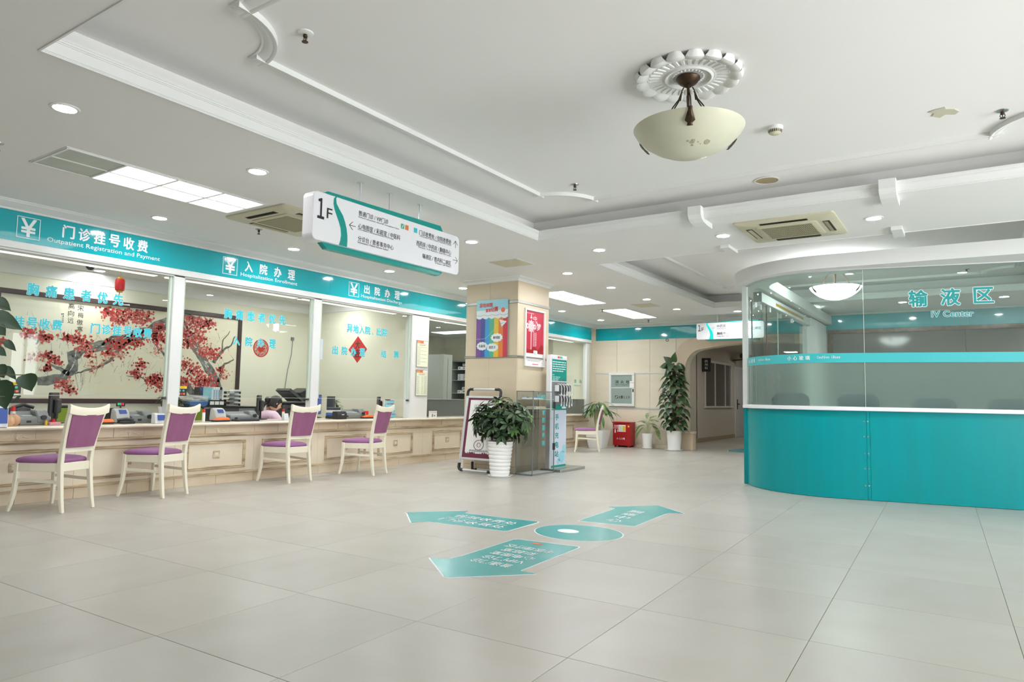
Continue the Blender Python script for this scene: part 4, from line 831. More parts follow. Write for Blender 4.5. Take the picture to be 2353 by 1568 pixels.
fr_ = MB(); a0_, a1_, z0_, z1_ = R2(8.262), R2(8.83), 1.545, 2.405
for r in (rect(a0_, a1_, z0_, z0_+.028), rect(a0_, a1_, z1_-.028, z1_), rect(a0_, a0_+.028, z0_+.028, z1_-.028), rect(a1_-.028, a1_, z0_+.028, z1_-.028)): fr_.prism(r, Q2, 0, .03)
ob('frame', fr_, 'frame', p2, bev=.003); flat('sheet', rect(a0_+.02, a1_-.02, z0_+.02, z1_-.02), Q2, .004, 'paper', p2, .004)
flat('red_field', rect(a0_+.03, a1_-.03, 1.745, z1_-.03), Q2, .009, 'posterred', p2); flat('dark_hills', [(a0_+.03, 1.745)]+[(a1_-.03, 1.745)]+[(a1_-.03-k*(a1_-a0_-.06)/16, 1.80+.05*math.sin(k*.9)*(1-k/20)+.05*(1-k/16)) for k in range(17)], Q2, .0102, 'darkred', p2, .0006)
kc = (R2(8.445), 2.145); kn = MB()
for k in range(5):
    o_ = -.06+.03*k
    for s in (1, -1):
        c_, s_ = math.cos(PI/4*s), math.sin(PI/4*s); pts = [(-.075, o_-.008), (.075, o_-.008), (.075, o_+.008), (-.075, o_+.008)]
        kn.prism([(kc[0]+(x*c_-y*s_)*.85, kc[1]+x*s_+y*c_) for x, y in pts], Q2, .0104+.0004*(s+1), .0110+.0004*(s+1))
for a in (0, PI): 
    for rr_ in (.034, .02): kn.tube([Q2.P(kc[0]+math.cos(a)*.1+rr_*math.cos(q*PI/7), kc[1]+rr_*1.1*math.sin(q*PI/7), .011) for q in range(15)], .0055, 5)
for a in (PI/4, 3*PI/4, 5*PI/4, 7*PI/4): kn.tube([Q2.P(kc[0]+math.cos(a)*.075+.018*math.cos(q*PI/5), kc[1]+math.sin(a)*.085+.018*math.sin(q*PI/5), .011) for q in range(11)], .005, 5)
kn.prism(rect(kc[0]-.009, kc[0]+.009, 1.80, 2.06), Q2, .0104, .0112); kn.prism(circle(kc[0], 2.275, .03, 12, .012), Q2, .0104, .0112); kn.prism([(kc[0]-.014, 2.29), (kc[0]+.014, 2.29), (kc[0], 2.345)], Q2, .0104, .0112)
ob('knot_ornament', kn, 'knot', p2)
txt('中', Q2, R2(8.50), R2(8.60), 2.232, 2.305, 'knot', p2, .011, .02); txt('国', Q2, R2(8.565), R2(8.615), 2.198, 2.232, 'knot', p2, .011, .01); txt('梦', Q2, R2(8.60), R2(8.72), 2.10, 2.205, 'knot', p2, .011, .02)
vl = [];  rr = random.Random(3)
for k in range(4):
    z = 2.06
    while z > 1.86: h_ = rr.uniform(.01, .03); vl.append((R2(8.505)+k*.026, R2(8.505)+k*.026+.009, z-h_, z)); z -= h_+.006
lines('small_print', Q2, vl, 'knot', p2, .011); lines('top_line', Q2, smear(a0_+.06, a0_+.26, 2.335, 2.341, 5), 'knot', p2, .011)
flat('logo_tab', rrect(R2(8.515), R2(8.625), 1.72, 1.79, .015), Q2, .0115, 'paper', p2)
lg = MB()
for x in (8.545, 8.575): lg.tube([Q2.P(R2(x), 1.778, .0135), Q2.P(R2(x)-.01, 1.755, .0135), Q2.P(R2(x)+.004, 1.735, .0135)], .003, 5)
ob('logo_mark', lg, 'tealtxt', p2)
lines('caption', Q2, smear(a0_+.04, a1_-.05, 1.668, 1.69, 6, (.01, .016), .004)+smear(a0_+.06, a1_-.08, 1.645, 1.652, 7)+smear(a0_+.09, a1_-.12, 1.628, 1.634, 8), 'greyprint', p2, .0085); flat('red_bar', rect(R2(8.49), R2(8.66), 1.578, 1.588), Q2, .0085, 'posterred', p2)
for k, (z0, z1, a, b, lab) in enumerate(((1.552, 1.993, 8.42, 8.705, 'upper of two framed notices with orange header on the white pier'), (1.082, 1.513, 8.42, 8.705, 'lower of two framed notices with orange header on the white pier'))):
    n_ = thing('notice_board', lab, 'notice', (-7.49, 8.56, z0), 0, 'framed notices on the pier'); QN = Fr((-7.499, 0, 0), (0, 1, 0))
    ob('frame', MB().prism(rect(a, b, z0, z1), QN, 0, .014), 'steel', n_, bev=.002); flat('sheet', rect(a+.008, b-.008, z0+.008, z1-.008), QN, .014, 'paleyellow', n_); flat('header', rect(a+.008, a+.17, z1-.05, z1-.008), QN, .0152, 'tangerine', n_); flat('header_tab', rrect(a+.16, b-.008, z1-.045, z1-.012, .012), QN, .0164, 'paper', n_)
    txt('收费公示', QN, a+.016, a+.085, z1-.042, z1-.02, 'wtxt', n_, .0165); rows = smear(a+.06, b-.08, z1-.085, z1-.078, 20+k)
    for q in range(15):
        z = z1-.115-q*.02
        if k == 0: rows += smear(a+.02, a+(.09 if q % 3 else .24), z, z+.004, 30+q)
        else: rows += smear(a+.015, a+.08, z, z+.004, 40+q)+smear(a+.14, a+.17, z, z+.004, 60+q)+smear(a+.2, a+.26, z, z+.004, 80+q)
    lines('print_rows', QN, rows, 'greyprint', n_, .0152); lines('red_line', QN, smear(a+.07, b-.06, z1-.066, z1-.061, 99), 'titlered', n_, .0152)
pz_ = ob('wall_note', MB().box(GX+.008, GX+.0095, 6.447, 6.515, 1.568, 1.855), 'lav', label='pale sheet taped on the glass beside the second window post', cat='note')
for k, (y0, z0, lab) in enumerate(((2.758, 1.036, 'yellow and black payment sticker on the glass behind the foreground plant'), (4.428, 1.035, 'yellow and black payment sticker on the glass beside the first window post'))):
    n_ = thing('payment_sticker', lab, 'sticker', (GX+.007, y0+.055, z0), 0, 'payment stickers on the counter glass'); w__ = .111; h__ = .111
    flat('backing', rect(y0, y0+w__, z0, z0+h__), WFR, .0066, 'dark', n_); flat('header', rect(y0, y0+w__, z0+.082, z0+h__), WFR, .0078, 'yellow', n_); txt('扫码支付', WFR, y0+.02, y0+.09, z0+.088, z0+.104, 'black', n_, .009)
    for (a, b), m_ in zip(((.03, .06), (.072, .06), (.018, .024), (.05, .024), (.08, .024)), ('sky', 'mint', 'paper', 'crimson', 'tangerine')): flat('icon_tile', rrect(y0+a-.012, y0+a+.012, z0+b-.011, z0+b+.011, .004, 3), WFR, .0078, m_, n_)
# ------------------------------------------------------------ floor markings
fl0 = Fr((0, 0, 0.0005), (1, 0, 0), (0, 1, 0))
def sticker(pts, lab, nm='floor_arrow', d=.0006):
    t = thing(nm, lab, 'floor sticker', (sum(p[0] for p in pts)/len(pts), sum(p[1] for p in pts)/len(pts), 0)); cx, cy = t.location.x, t.location.y
    big = [(cx+(x-cx)*1.012+(.004 if x > cx else -.004), cy+(y-cy)*1.012+(.004 if y > cy else -.004)) for x, y in pts]
    flat('white_edge', big, fl0, 0, 'wtxt', t, d*.5); flat('vinyl', pts, fl0, d*.5, 'tealfloor', t, d*.5); return t
A_ = sticker([(-4.395, 4.85), (-4.36, 4.835), (-4.01, 4.505), (-3.985, 4.56), (-3.93, 4.63), (-3.86, 4.645), (-3.19, 4.70), (-3.165, 4.73), (-3.175, 5.20), (-3.195, 5.235), (-3.87, 5.18), (-3.955, 5.19), (-3.985, 5.23), (-4.0, 5.305), (-4.02, 5.30), (-4.39, 4.89)], 'teal floor arrow pointing left towards the counter')
txt('住院收费处', fl0, -3.93, -3.275, 4.965, 5.085, 'wtxt', A_, .002); txt('门诊收费处', fl0, -3.935, -3.265, 4.765, 4.875, 'wtxt', A_, .002); lines('divider', fl0, [(-3.95, -3.30, 4.912, 4.918)], 'wtxt', A_, .0012)
B_ = sticker([(-2.933, 5.51), (-2.455, 5.575), (-2.432, 5.60), (-2.46, 6.38), (-2.445, 6.44), (-2.39, 6.48), (-2.33, 6.49), (-2.335, 6.51), (-2.70, 6.81), (-2.735, 6.81), (-3.075, 6.40), (-3.068, 6.37), (-3.0, 6.385), (-2.975, 6.34), (-2.965, 6.25)], 'teal floor arrow pointing away towards the arch')
for q, ch in enumerate('胸痛中心'): txt(ch, fl0, -2.795+q*.012, -2.655+q*.012, 6.22-q*.185, 6.36-q*.185, 'wtxt', B_, .002)
C_ = sticker([(-3.05, 3.625), (-3.035, 3.61), (-2.665, 3.305), (-2.63, 3.31), (-2.262, 3.695), (-2.275, 3.71), (-2.37, 3.695), (-2.385, 3.72), (-2.385, 3.80), (-2.41, 4.53), (-2.43, 4.552), (-2.91, 4.50), (-2.937, 4.47), (-2.915, 3.80), (-2.93, 3.70), (-2.97, 3.655)], 'teal floor arrow pointing towards the camera with five lines of white text')
for q, (s_, a, b) in enumerate((('普通门诊', -2.80, -2.485), ('VIP门诊', -2.80, -2.47), ('心电图室', -2.815, -2.475), ('彩超室', -2.81, -2.535), ('中医理疗区', -2.87, -2.47))): txt(s_, fl0, a, b, 3.71+q*.128, 3.80+q*.128, 'wtxt', C_, .002, rot=1)
flat('red_label', rrect(-2.755, -2.67, 4.425, 4.465, .01), fl0, .0014, 'sunred', C_)
D_ = thing('floor_disc', 'round teal floor sticker with white oval between the three arrows', 'floor sticker', (-2.68, 5.03, 0))
flat('white_edge', circle(-2.68, 5.03, .368, 48, .332), fl0, 0, 'wtxt', D_, .0004); flat('vinyl', circle(-2.68, 5.03, .36, 48, .322), fl0, .0004, 'tealfloor', D_, .0004); flat('white_oval', circle(-2.772, 5.025, .092, 28, .075), fl0, .0010, 'wtxt', D_)
sticker([(-4.38, 15.0), (-3.2, 15.0), (-3.2, 16.2), (-4.45, 16.2), (-4.55, 15.6)], 'teal floor sticker on the corridor floor under the arch', 'floor_sticker')
# ------------------------------------------------------------ chairs
def make_chair():
    t = thing('dining_chair', '', 'chair', (0, 0, 0)); O = dict(world=False)
    for s in (-1, 1):
        pts = [(s*.172, -.055, 0), (s*.168, -.035, .10), (s*.165, -.015, .25), (s*.164, 0, .42), (s*.166, -.008, .52), (s*.174, -.032, .66), (s*.188, -.066, .80), (s*.205, -.108, .93)]
        ob('leg', MB().bar(pts, [.015, .017, .018, .019, .019, .018, .017, .016], [.015, .017, .02, .022, .021, .02, .019, .017]), 'cream', t, bev=.004, **O)
        pts = [(s*.232, .445, 0), (s*.222, .432, .06), (s*.210, .418, .16), (s*.203, .41, .27), (s*.200, .405, .43)]
        ob('leg', MB().bar(pts, [.013, .015, .017, .019, .021], [.013, .015, .017, .019, .021]), 'cream', t, bev=.004, **O)
        ob('stretcher', MB().bar([(s*.165, -.008, .262), (s*.204, .41, .278)], [.010]*2, [.014]*2, (1, 0, 0), (0, 0, 1)), 'cream', t, bev=.003, **O)
        pts = [(s*.163, .0, .392), (s*.178, .13, .392), (s*.194, .27, .392), (s*.202, .40, .392)]
        ob('seat_rail', MB().bar(pts, .011, .038, (1, 0, 0), (0, 0, 1)), 'cream', t, bev=.004, **O)
    ob('seat_rail', MB().box(-.165, .165, -.012, .012, .354, .43), 'cream', t, bev=.004, **O); ob('seat_rail', MB().box(-.20, .20, .395, .418, .354, .43), 'cream', t, bev=.004, **O)
    rows = []
    for k in range(13):
        u = -1+2*k/12; x = u*.226; z = .884+.024*u*u+.008*abs(u)**6; y = -.094-.03*(1-u*u)-.012*u*u; h = .034+.006*u*u
        rows.append([(x, y-.015, z-h), (x, y+.013, z-h), (x, y+.012, z+h-.008), (x, y+.002, z+h), (x, y-.013, z+h+.002), (x, y-.020, z+h-.010)])
    ob('crest_rail', MB().loft(rows), 'cream', t, smooth=True, **O)
    rows = []
    for k in range(7): u = -1+2*k/6; rows.append([(u*.166, -.018-.018*(1-u*u)+a, .525+b) for a, b in ((-.012, 0), (.012, 0), (.012, .045), (-.012, .045))])
    ob('lower_rail', MB().loft(rows), 'cream', t, smooth=True, **O)
    rows = []
    for k in range(9):
        f = k/8; z = .566+f*.305; hw = .158+.022*f; yc = -.024-.072*f; r = []
        for q in range(9): u = -1+2*q/8; r.append((u*hw, yc-.028*(1-u*u)-.018, z-(0 if k < 8 else .016*(1-u*u))))
        for q in range(8, -1, -1): u = -1+2*q/8; r.append((u*hw, yc-.028*(1-u*u)+.012, z-(0 if k < 8 else .016*(1-u*u))))
        rows.append(r)
    ob('back_pad', MB().loft(rows), 'purple', t, smooth=True, **O)
    rows = []
    for z, q in ((.428, .99), (.436, 1.02), (.45, 1.03), (.466, .98), (.479, .82), (.487, .5), (.489, .1)):
        r = []
        for (x, y) in ((-.148, .025), (-.06, .012), (.06, .012), (.148, .025), (.185, .12), (.205, .26), (.214, .38), (.19, .432), (.08, .45), (-.08, .45), (-.19, .432), (-.214, .38), (-.205, .26), (-.185, .12)): r.append((x*q, .225+(y-.225)*q, z))
        rows.append(r)
    ob('seat_cushion', MB().loft(rows), 'seatpurple', t, smooth=True, **O)
    return t
ch0 = make_chair()
def chair_at(near, ang, lab):
    """near: floor point of the rear foot nearest the camera; ang: direction the sitter would face, degrees"""
    rz = math.radians(ang)-PI/2; R_ = Matrix.Rotation(rz, 4, 'Z'); ax = (R_ @ V((1, 0, 0))).to_2d(); n = V(near)
    s = 1 if (n+ax*.344).length > n.length else -1
    c = n+ax*(.172*s)-(R_ @ V((0, -.055, 0))).to_2d(); loc = (c.x, c.y, 0); g = 'purple upholstered cream chairs'
    chair_at.n += 1
    if chair_at.n > 1: return dup(ch0, loc, rz, lab, g)
    ch0.matrix_basis = Matrix.Translation(loc) @ R_; ch0['label'] = lab; ch0['group'] = g; return ch0
chair_at.n = 0
chair_at((-6.67, 2.92), 203, 'purple and cream chair at the counter nearest the camera, left of the others')
chair_at((-6.85, 3.93), 199, 'purple and cream chair at the counter below the first white window post')
chair_at((-6.87, 5.50), 183, 'purple and cream chair at the counter below the second white window post')
chair_at((-6.72, 6.76), 194, 'purple and cream chair at the counter nearest the leaning display board')
chair_at((-6.33, 12.75), 205, 'purple and cream chair standing alone far back beyond the charging column')
# ------------------------------------------------------------ A-board, bush, showcase, charging column
ab = thing('display_board', 'white tilted display board with maroon border leaning by the stone column', 'display board', (-5.9, 8.0, 0))
bx0, bx1 = -6.19, -5.60
def slope(z): return 7.93+.20*z/1.2            # front panel leans back
BF = Fr((0, 7.93, 0), (1, 0, 0), (0, .1644, .9864))
tb = lambda z: z/.9864
def ptube(pts, r=.016): return MB().tube([BF.P(x, y, d) for x, y, d in pts], r, 8)
for x in (bx0, bx1): ob('side_post', ptube([(x+(.02 if x == bx0 else -.02)*0, .09, 0), (x, 1.13, 0)]), 'alu', ab, smooth=True)
ob('top_tube', ptube([(bx0+.09, 1.21, 0), (bx1-.09, 1.21, 0)]), 'alu', ab, smooth=True); ob('base_tube', ptube([(bx0+.07, .035, 0), (bx1-.07, .035, 0)]), 'alu', ab, smooth=True)
for s, x in ((1, bx0), (-1, bx1)):
    ob('corner_elbow', ptube([(x, 1.11, 0), (x, 1.17, 0), (x+s*.012, 1.197, 0), (x+s*.04, 1.21, 0), (x+s*.10, 1.21, 0)], .021), 'dark', ab, smooth=True)
    ob('foot_elbow', ptube([(x, .13, 0), (x, .07, 0), (x+s*.012, .045, 0), (x+s*.04, .035, 0), (x+s*.075, .035, 0)], .023), 'dark', ab, smooth=True)
    m = MB().tube([(x+s*.03, slope(1.05)+.015, 1.05), (x+s*.03, 8.225, .05)], .012, 8); ob('rear_leg', m, 'alu', ab, smooth=True); ob('rear_foot', MB().tube([(x+s*.03, 8.222, .13), (x+s*.03, 8.226, .02), (x+s*.10, 8.226, .02)], .02, 8), 'dark', ab, smooth=True)
ob('rear_base_tube', MB().cyl((bx0+.12, 8.226, .02), (bx1-.12, 8.226, .02), .013), 'alu', ab)
fz0, fz1 = .215, 1.08
fm = MB()
for r in (rect(bx0+.016, bx1-.016, fz0-.03, fz0), rect(bx0+.016, bx1-.016, fz1, fz1+.03), rect(bx0+.0, bx0+.034, fz0, fz1), rect(bx1-.034, bx1, fz0, fz1)): fm.prism(r, BF, -.016, .016)
ob('snap_frame', fm, 'alu', ab, bev=.003); flat('maroon_sheet', rect(bx0+.034, bx1-.034, fz0, fz1), BF, .0, 'maroon', ab, .004); flat('white_sheet', rect(bx0+.075, bx1-.075, fz0+.05, fz1-.03), BF, .005, 'paper', ab)
sk = []; x = bx0+.075; rr = random.Random(8)
while x < bx1-.08:
    w_ = rr.uniform(.006, .022); sk.append((x, min(x+w_, bx1-.075), fz0+.045, fz0+.05+rr.choice((.01, .018, .025, .03, .012))+(.05 if .16 < x-bx0 < .22 and w_ < .014 else 0))); x += w_
lines('skyline_print', BF, sk, 'maroon', ab, .0062)
lg = MB()
for q in range(3): lg.tube([BF.P(bx0+.17+q*.028, .985, .008), BF.P(bx0+.16+q*.03, .955, .008), BF.P(bx0+.18+q*.026, .925, .008)], .003, 5)
ob('logo_mark', lg, 'greyprint', ab); rg = MB().tube([BF.P(bx0+.31+.085*math.cos(2*PI*q/30), .40+.07*math.sin(2*PI*q/30), .007) for q in range(31)], .004, 5); rg.tube([BF.P(bx0+.31+.03*math.cos(2*PI*q/20), .40+.03*math.sin(2*PI*q/20), .007) for q in range(21)], .003, 5); ob('ring_emblem', rg, 'maroon', ab)
lines('caption', BF, smear(bx0+.2, bx1-.15, .30, .306, 11)+smear(bx0+.16, bx1-.12, .325, .331, 12)+smear(bx0+.15, bx1-.1, fz0+.095, fz0+.105, 13, (.008, .014), .003), 'greyprint', ab, .0065)
# plants: shared leaf meshes, each leaf an object
def leafmesh(name, L, W, m_, prof, droop=.15, fold=.18):
    n = len(prof); vs = []; fs = []
    for i, (t, w_) in enumerate(prof):
        y = t*L; z = -droop*L*t*t
        vs += [(-w_*W/2, y, z+fold*w_*W/2), (0, y, z), (w_*W/2, y, z+fold*w_*W/2)]
    for i in range(n-1):
        a = i*3; fs += [(a, a+1, a+4, a+3), (a+1, a+2, a+5, a+4)]
    me = bpy.data.meshes.new(name); me.from_pydata(vs, [], fs); me.materials.append(M[m_])
    for p in me.polygons: p.use_smooth = True
    return me
OVAL = [(0, .02), (.06, .05), (.2, .5), (.42, .95), (.6, 1.0), (.8, .66), (.93, .25), (1, .02)]
HEART = [(-.02, .25), (.0, .62), (.12, .94), (.3, 1.0), (.5, .84), (.7, .55), (.88, .2), (1, .02)]
LONG = [(0, .05), (.1, .35), (.3, .85), (.55, 1.0), (.78, .7), (.93, .28), (1, .02)]
def put_leaf(me, root, p, d, up=(0, 0, 1), s=1.0, name='leaf'):
    y = V(d).normalized(); x = y.cross(V(up))
    if x.length < .05: x = y.cross(V((1, .2, 0)))
    x.normalize(); z = x.cross(y)
    o = bpy.data.objects.new(name, me); COL.objects.link(o); o.parent = root
    p = V(p)-root.matrix_basis.translation
    o.matrix_basis = Matrix(((x.x*s, y.x*s, z.x*s, p.x), (x.y*s, y.y*s, z.y*s, p.y), (x.z*s, y.z*s, z.z*s, p.z), (0, 0, 0, 1))); return o
def potted(name, lab, x, y, r0, r1, h, ribs=0, saucer=True, square=False, cat='plant', m_='pot', saucer_r=None, sm='pot'):
    t = thing(name, lab, cat, (x, y, 0)); zb = .018 if saucer else 0.0
    if square:
        rg = [[(x+a, y+b, z) for a, b in rrect(-r, r, -r, r, r*.12, 3)] for r, z in ((r0*.98, 0), (r0, .01), (r1*.97, h-.03), (r1, h), (r1*.9, h), (r1*.86, h-.04), (.01, h-.045))]
        pt_ = ob('pot', MB().loft(rg), m_, t, smooth=True)
    else:
        pr = [(.001, zb), (r0*.97, zb), (r0, zb+.012)]
        if ribs:
            for k in range(ribs):
                z0 = zb+.02+(h-.05-zb)*k/ribs; st = (h-.05-zb)/ribs; f = (z0-zb)/(h-zb); r = r0+(r1-r0)*f
                pr += [(r, z0), (r+.006, z0+st*.25), (r+.011, z0+st*.6), (r+.009, z0+st*.85), (r+.001, z0+st*.98)]
            pr += [(r1+.004, h-.03), (r1+.008, h-.004)]
        else: pr += [(r0+(r1-r0)*.5, zb+(h-zb)*.5), (r1*.985, h-.03), (r1, h-.012)]
        pr += [(r1-.002, h), (r1-.016, h-.003), (r1-.02, h-.05), (.001, h-.052)]
        pt_ = ob('pot', MB().lathe(pr, (x, y, 0), 40), m_, t, smooth=True)
    ob('soil', MB().lathe([(.001, h-.03), (r1*.88, h-.036), (r1*.88, h-.05), (.001, h-.05)], (x, y, 0), 20), 'soil', t)
    if saucer: sr = saucer_r or r0*1.25; ob('saucer', MB().lathe([(.001, 0), (sr*.88, 0), (sr, .024), (sr*.97, .026), (sr*.86, .016), (.001, .017)], (x, y, 0), 36), sm, t, smooth=True)
    return t
bu = potted('potted_shrub', 'bushy dark green shrub in a ribbed white pot before the stone column', -5.40, 7.84, .128, .172, .485, 8, True, saucer_r=.178)
LM = [leafmesh('shrub_leaf', L, W, m_, OVAL, dr) for L, W, m_, dr in ((.155, .052, 'leaf', .18), (.14, .048, 'leaf', .28), (.125, .044, 'leaf3', .2), (.145, .05, 'leaf3', .3), (.13, .048, 'leaf2', .2))]
rr = random.Random(21); bc = V((-5.405, 7.87, .765)); tips = []
for k in range(47):
    u = (k+.5)/47; zz = 1-1.82*u; a = k*2.39996; rr_ = math.sqrt(max(0, 1-zz*zz)); q = rr.uniform(.82, 1.0)
    tips.append(V((bc.x+.485*rr_*math.cos(a)*q, bc.y+.27*rr_*math.sin(a)*q, bc.z+.295*zz*q+.02)))
tips[0] = V((-5.50, 7.82, 1.07)); n_leaf = 0; st_ = MB()
for tp in tips:
    if tp.y > 8.10: tp.y = 8.10
    dr_ = (tp-V((bc.x, bc.y, .55))).normalized()
    st_.tube([V((bc.x, bc.y, .45))+dr_*.02, V((bc.x, bc.y, .55))+(tp-V((bc.x, bc.y, .55)))*.5, tp], [.007, .005, .003], 5)
    nl = rr.choice((6, 6, 7)); ph = rr.uniform(0, 6.28); side = dr_.cross(V((.3, .2, 1))).normalized(); s2_ = side.cross(dr_)
    young = rr.random() < .16
    for j in range(nl):
        an = ph+2*PI*j/nl; rad = side*math.cos(an)+s2_*math.sin(an); d = rad*.95+dr_*rr.uniform(.05, .5)+V((0, 0, rr.uniform(-.55, .05)))
        if n_leaf < 298: put_leaf(LM[4] if young else LM[rr.choice((0, 0, 1, 2, 3))], bu, tp+rad*.006, d, dr_, rr.uniform(.8, 1.1)*(.8 if young else 1)); n_leaf += 1
ob('branches', st_, 'stem', bu, smooth=True)
inner = MB(); me_ = LM[3]
for k in range(520):
    a = rr.uniform(0, 6.283); zz = rr.uniform(-.85, .9); q = rr.uniform(.35, .93); r_ = math.sqrt(1-zz*zz)
    p = V((bc.x+.43*r_*math.cos(a)*q, min(8.1, bc.y+.25*r_*math.sin(a)*q), bc.z-.01+.26*zz*q)); y = V((rr.uniform(-1, 1), rr.uniform(-1, 1), rr.uniform(-1, .5))).normalized(); up = V((rr.uniform(-1, 1), rr.uniform(-1, 1), 1)).normalized(); x = y.cross(up).normalized(); z = x.cross(y)
    inner.add([p+x*v.co.x*.9+y*v.co.y*.9+z*v.co.z*.9 for v in me_.vertices], [tuple(f.vertices) for f in me_.polygons])
ob('inner_leaves', inner, 'leaf3', bu, kind='stuff')
# glass showcase
vx0, vx1, vy0, vy1, vh = -5.385, -5.10, 8.20, 8.80, 1.18
vi = thing('glass_showcase', 'tall clear glass showcase with turquoise lettering at the column corner', 'showcase', (-5.25, 8.5, 0))
for nm, b_ in (('front_pane', (vx0, vx1, vy0, vy0+.008, .02, vh)), ('side_pane', (vx1-.008, vx1, vy0+.009, vy1-.009, .02, vh)), ('side_pane', (vx0, vx0+.008, vy0+.009, vy1-.009, .02, vh)), ('rear_pane', (vx0, vx1, vy1-.008, vy1, .02, vh))): ob(nm, MB().box(*b_), 'glassclear', vi)
em = MB(); e_ = .006
for x in (vx0, vx1-e_*2):
    for y in (vy0, vy1-e_*2): em.box(x, x+e_*2, y, y+e_*2, 0, vh)
for z in (.008, vh-.012):
    for x in (vx0, vx1-e_*2): em.box(x, x+e_*2, vy0, vy1, z, z+e_*2)
    for y in (vy0, vy1-e_*2): em.box(vx0, vx1, y, y+e_*2, z, z+e_*2)
ob('edge_strips', em, 'grey', vi); ob('base_plate', MB().box(vx0+.01, vx1-.01, vy0+.01, vy1-.01, .002, .02), 'lightgrey', vi)
for z in (1.06, .925, .78): ob('shelf', MB().box(vx0+.01, vx1-.01, vy0+.01, vy1-.012, z, z+.007), 'glassedge' if z > .8 else 'glassclear', vi); 
VF = Fr((vx1, 0, 0), (0, 1, 0))
for q, ch in enumerate('便民服务箱'): txt(ch, VF, 8.445, 8.515, .84-q*.108, .91-q*.108, 'ttxt', vi, .002, .02)
txt('爱心便民', VF, 8.30, 8.52, 1.075, 1.13, 'ttxt', vi, .002, .02)
for z in (.93, .33): ob('hinge', MB().box(vx1-.016, vx1+.006, vy1-.03, vy1+.014, z, z+.1), 'dark', vi, bev=.002)
tr_ = thing('shelf_item', 'flat pale tray of pens on the upper shelf of the glass showcase', 'tray', (-5.24, 8.45, 1.067)); ob('tray', MB().box(-5.34, -5.15, 8.28, 8.55, 1.068, 1.082), 'offwhite', tr_, bev=.003)
for q in range(4): ob('pen', MB().cyl((-5.33+q*.045, 8.32, 1.09), (-5.32+q*.045, 8.5, 1.09), .005, 6), ('lightblue', 'dark', 'greenmesh', 'blue')[q], tr_)
pk = thing('folded_cloths', 'stack of folded cream cloths on the lower shelf of the glass showcase', 'cloth', (-5.24, 8.5, .932)); 
for q in range(2): ob('folded_layer', MB().box(-5.33+q*.006, -5.15-q*.006, 8.36+q*.01, 8.64-q*.02, .933+q*.014, .946+q*.014), 'top', pk, bev=.005)
# phone charging column
cx0, cx1, cy0, cy1, cht = -5.285, -5.205, 8.85, 9.34, 1.735
cc = thing('charging_station', 'slim white phone charging column with teal text and hanging cables', 'charging station', (-5.24, 9.2, 0))
ob('base_plate', MB().box(-5.37, -5.02, 8.86, 9.62, .001, .04), 'steel', cc, bev=.004); ob('body', MB().box(cx0, cx1, cy0, cy1, .04, cht), 'offwhite', cc, bev=.005)
ob('edge_light', MB().box(cx1-.02, cx1-.004, cy0-.004, cy0, .05, cht-.01), 'signwhite', cc)
KF = Fr((cx1, 0, 0), (0, 1, 0))
flat('header_sheet', rect(cy0+.03, cy1-.008, cht-.06, cht-.006), KF, .001, 'signwhite', cc); flat('text_field', rect(cy0+.035, cy1-.01, 1.345, cht-.065), KF, .001, 'tealprint', cc); flat('device_field', rect(cy0+.035, cy1-.01, .985, 1.33), KF, .001, 'grey', cc); flat('lower_band', rect(cy0+.035, cy1-.01, .905, .985), KF, .001, 'tealprint', cc); flat('lower_sheet', rect(cy0+.035, cy1-.01, .09, .905), KF, .001, 'lav', cc); flat('foot_band', rect(cy0+.035, cy1-.01, .05, .085), KF, .001, 'tealprint', cc)
for q, m_ in enumerate(('titlered', 'tangerine', 'sky', 'mint')): flat('header_mark', rect(cy0+.2+q*.037, cy0+.23+q*.037, cht-.045, cht-.014), KF, .0025, m_, cc)
rows = []
for q in range(5): rows += smear(cy0+.05, cy1-.04-(.08 if q == 4 else 0), 1.625-q*.034, 1.637-q*.034, 120+q, (.05, .1), .012)
rows += smear(cy0+.05, cy0+.1, 1.43, 1.44, 130)
for q in range(3): rows += smear(cy0+.055, cy0+.28-q*.03, 1.40-q*.022, 1.408-q*.022, 131+q, (.06, .1), .012)
lines('print_rows', KF, rows, 'wtxt', cc, .0025); flat('red_tag', rect(cy1-.12, cy1-.1, 1.352, 1.378), KF, .0025, 'titlered', cc); flat('white_tag', rrect(cy1-.15, cy1-.02, .93, .955, .008), KF, .0025, 'paper', cc)
for q, ch in enumerate('手机充电站'): txt(ch, KF, cy0+.14, cy0+.25, .755-q*.137, .845-q*.137, 'tealtxt', cc, .003, .03)
for r_, (y, z, rad) in enumerate(((9.20, .2, .09), (9.27, .32, .06), (9.1, .14, .04))): flat('print_circle', circle(y, z, rad, 24), KF, .0022, 'skyblue', cc, .0003)
for z in (1.20, 1.04):
    bxs = ob('charger_tray', MB().box(cx1, cx1+.075, 8.965, 9.35, z-.01, z+.085), 'darkgrey', cc, bev=.003); ob('tray_front', MB().box(cx1+.01, cx1+.078, 8.955, 8.967, z-.012, z+.082), 'offwhite', cc)
    for q in range(4): ob('tray_divider', MB().box(cx1+.01, cx1+.08, 9.03+q*.10, 9.036+q*.10, z-.01, z+.082), 'lightgrey', cc)
    for q in range(5):
        y = 8.99+q*.082; cb = MB().tube([(cx1+.02, y+.03, z+.095), (cx1+.05, y+.02, z+.105), (cx1+.082, y+.03, z+.075), (cx1+.086, y+.05, z+.03), (cx1+.084, y+.045, z-.02), (cx1+.082, y+.045, z-.04-.02*(q % 2))], .005, 6); cb.box(cx1+.074, cx1+.088, y+.037, y+.052, z-.075-.02*(q % 2), z-.04-.02*(q % 2)); ob('cable', cb, 'offwhite', cc, smooth=True)
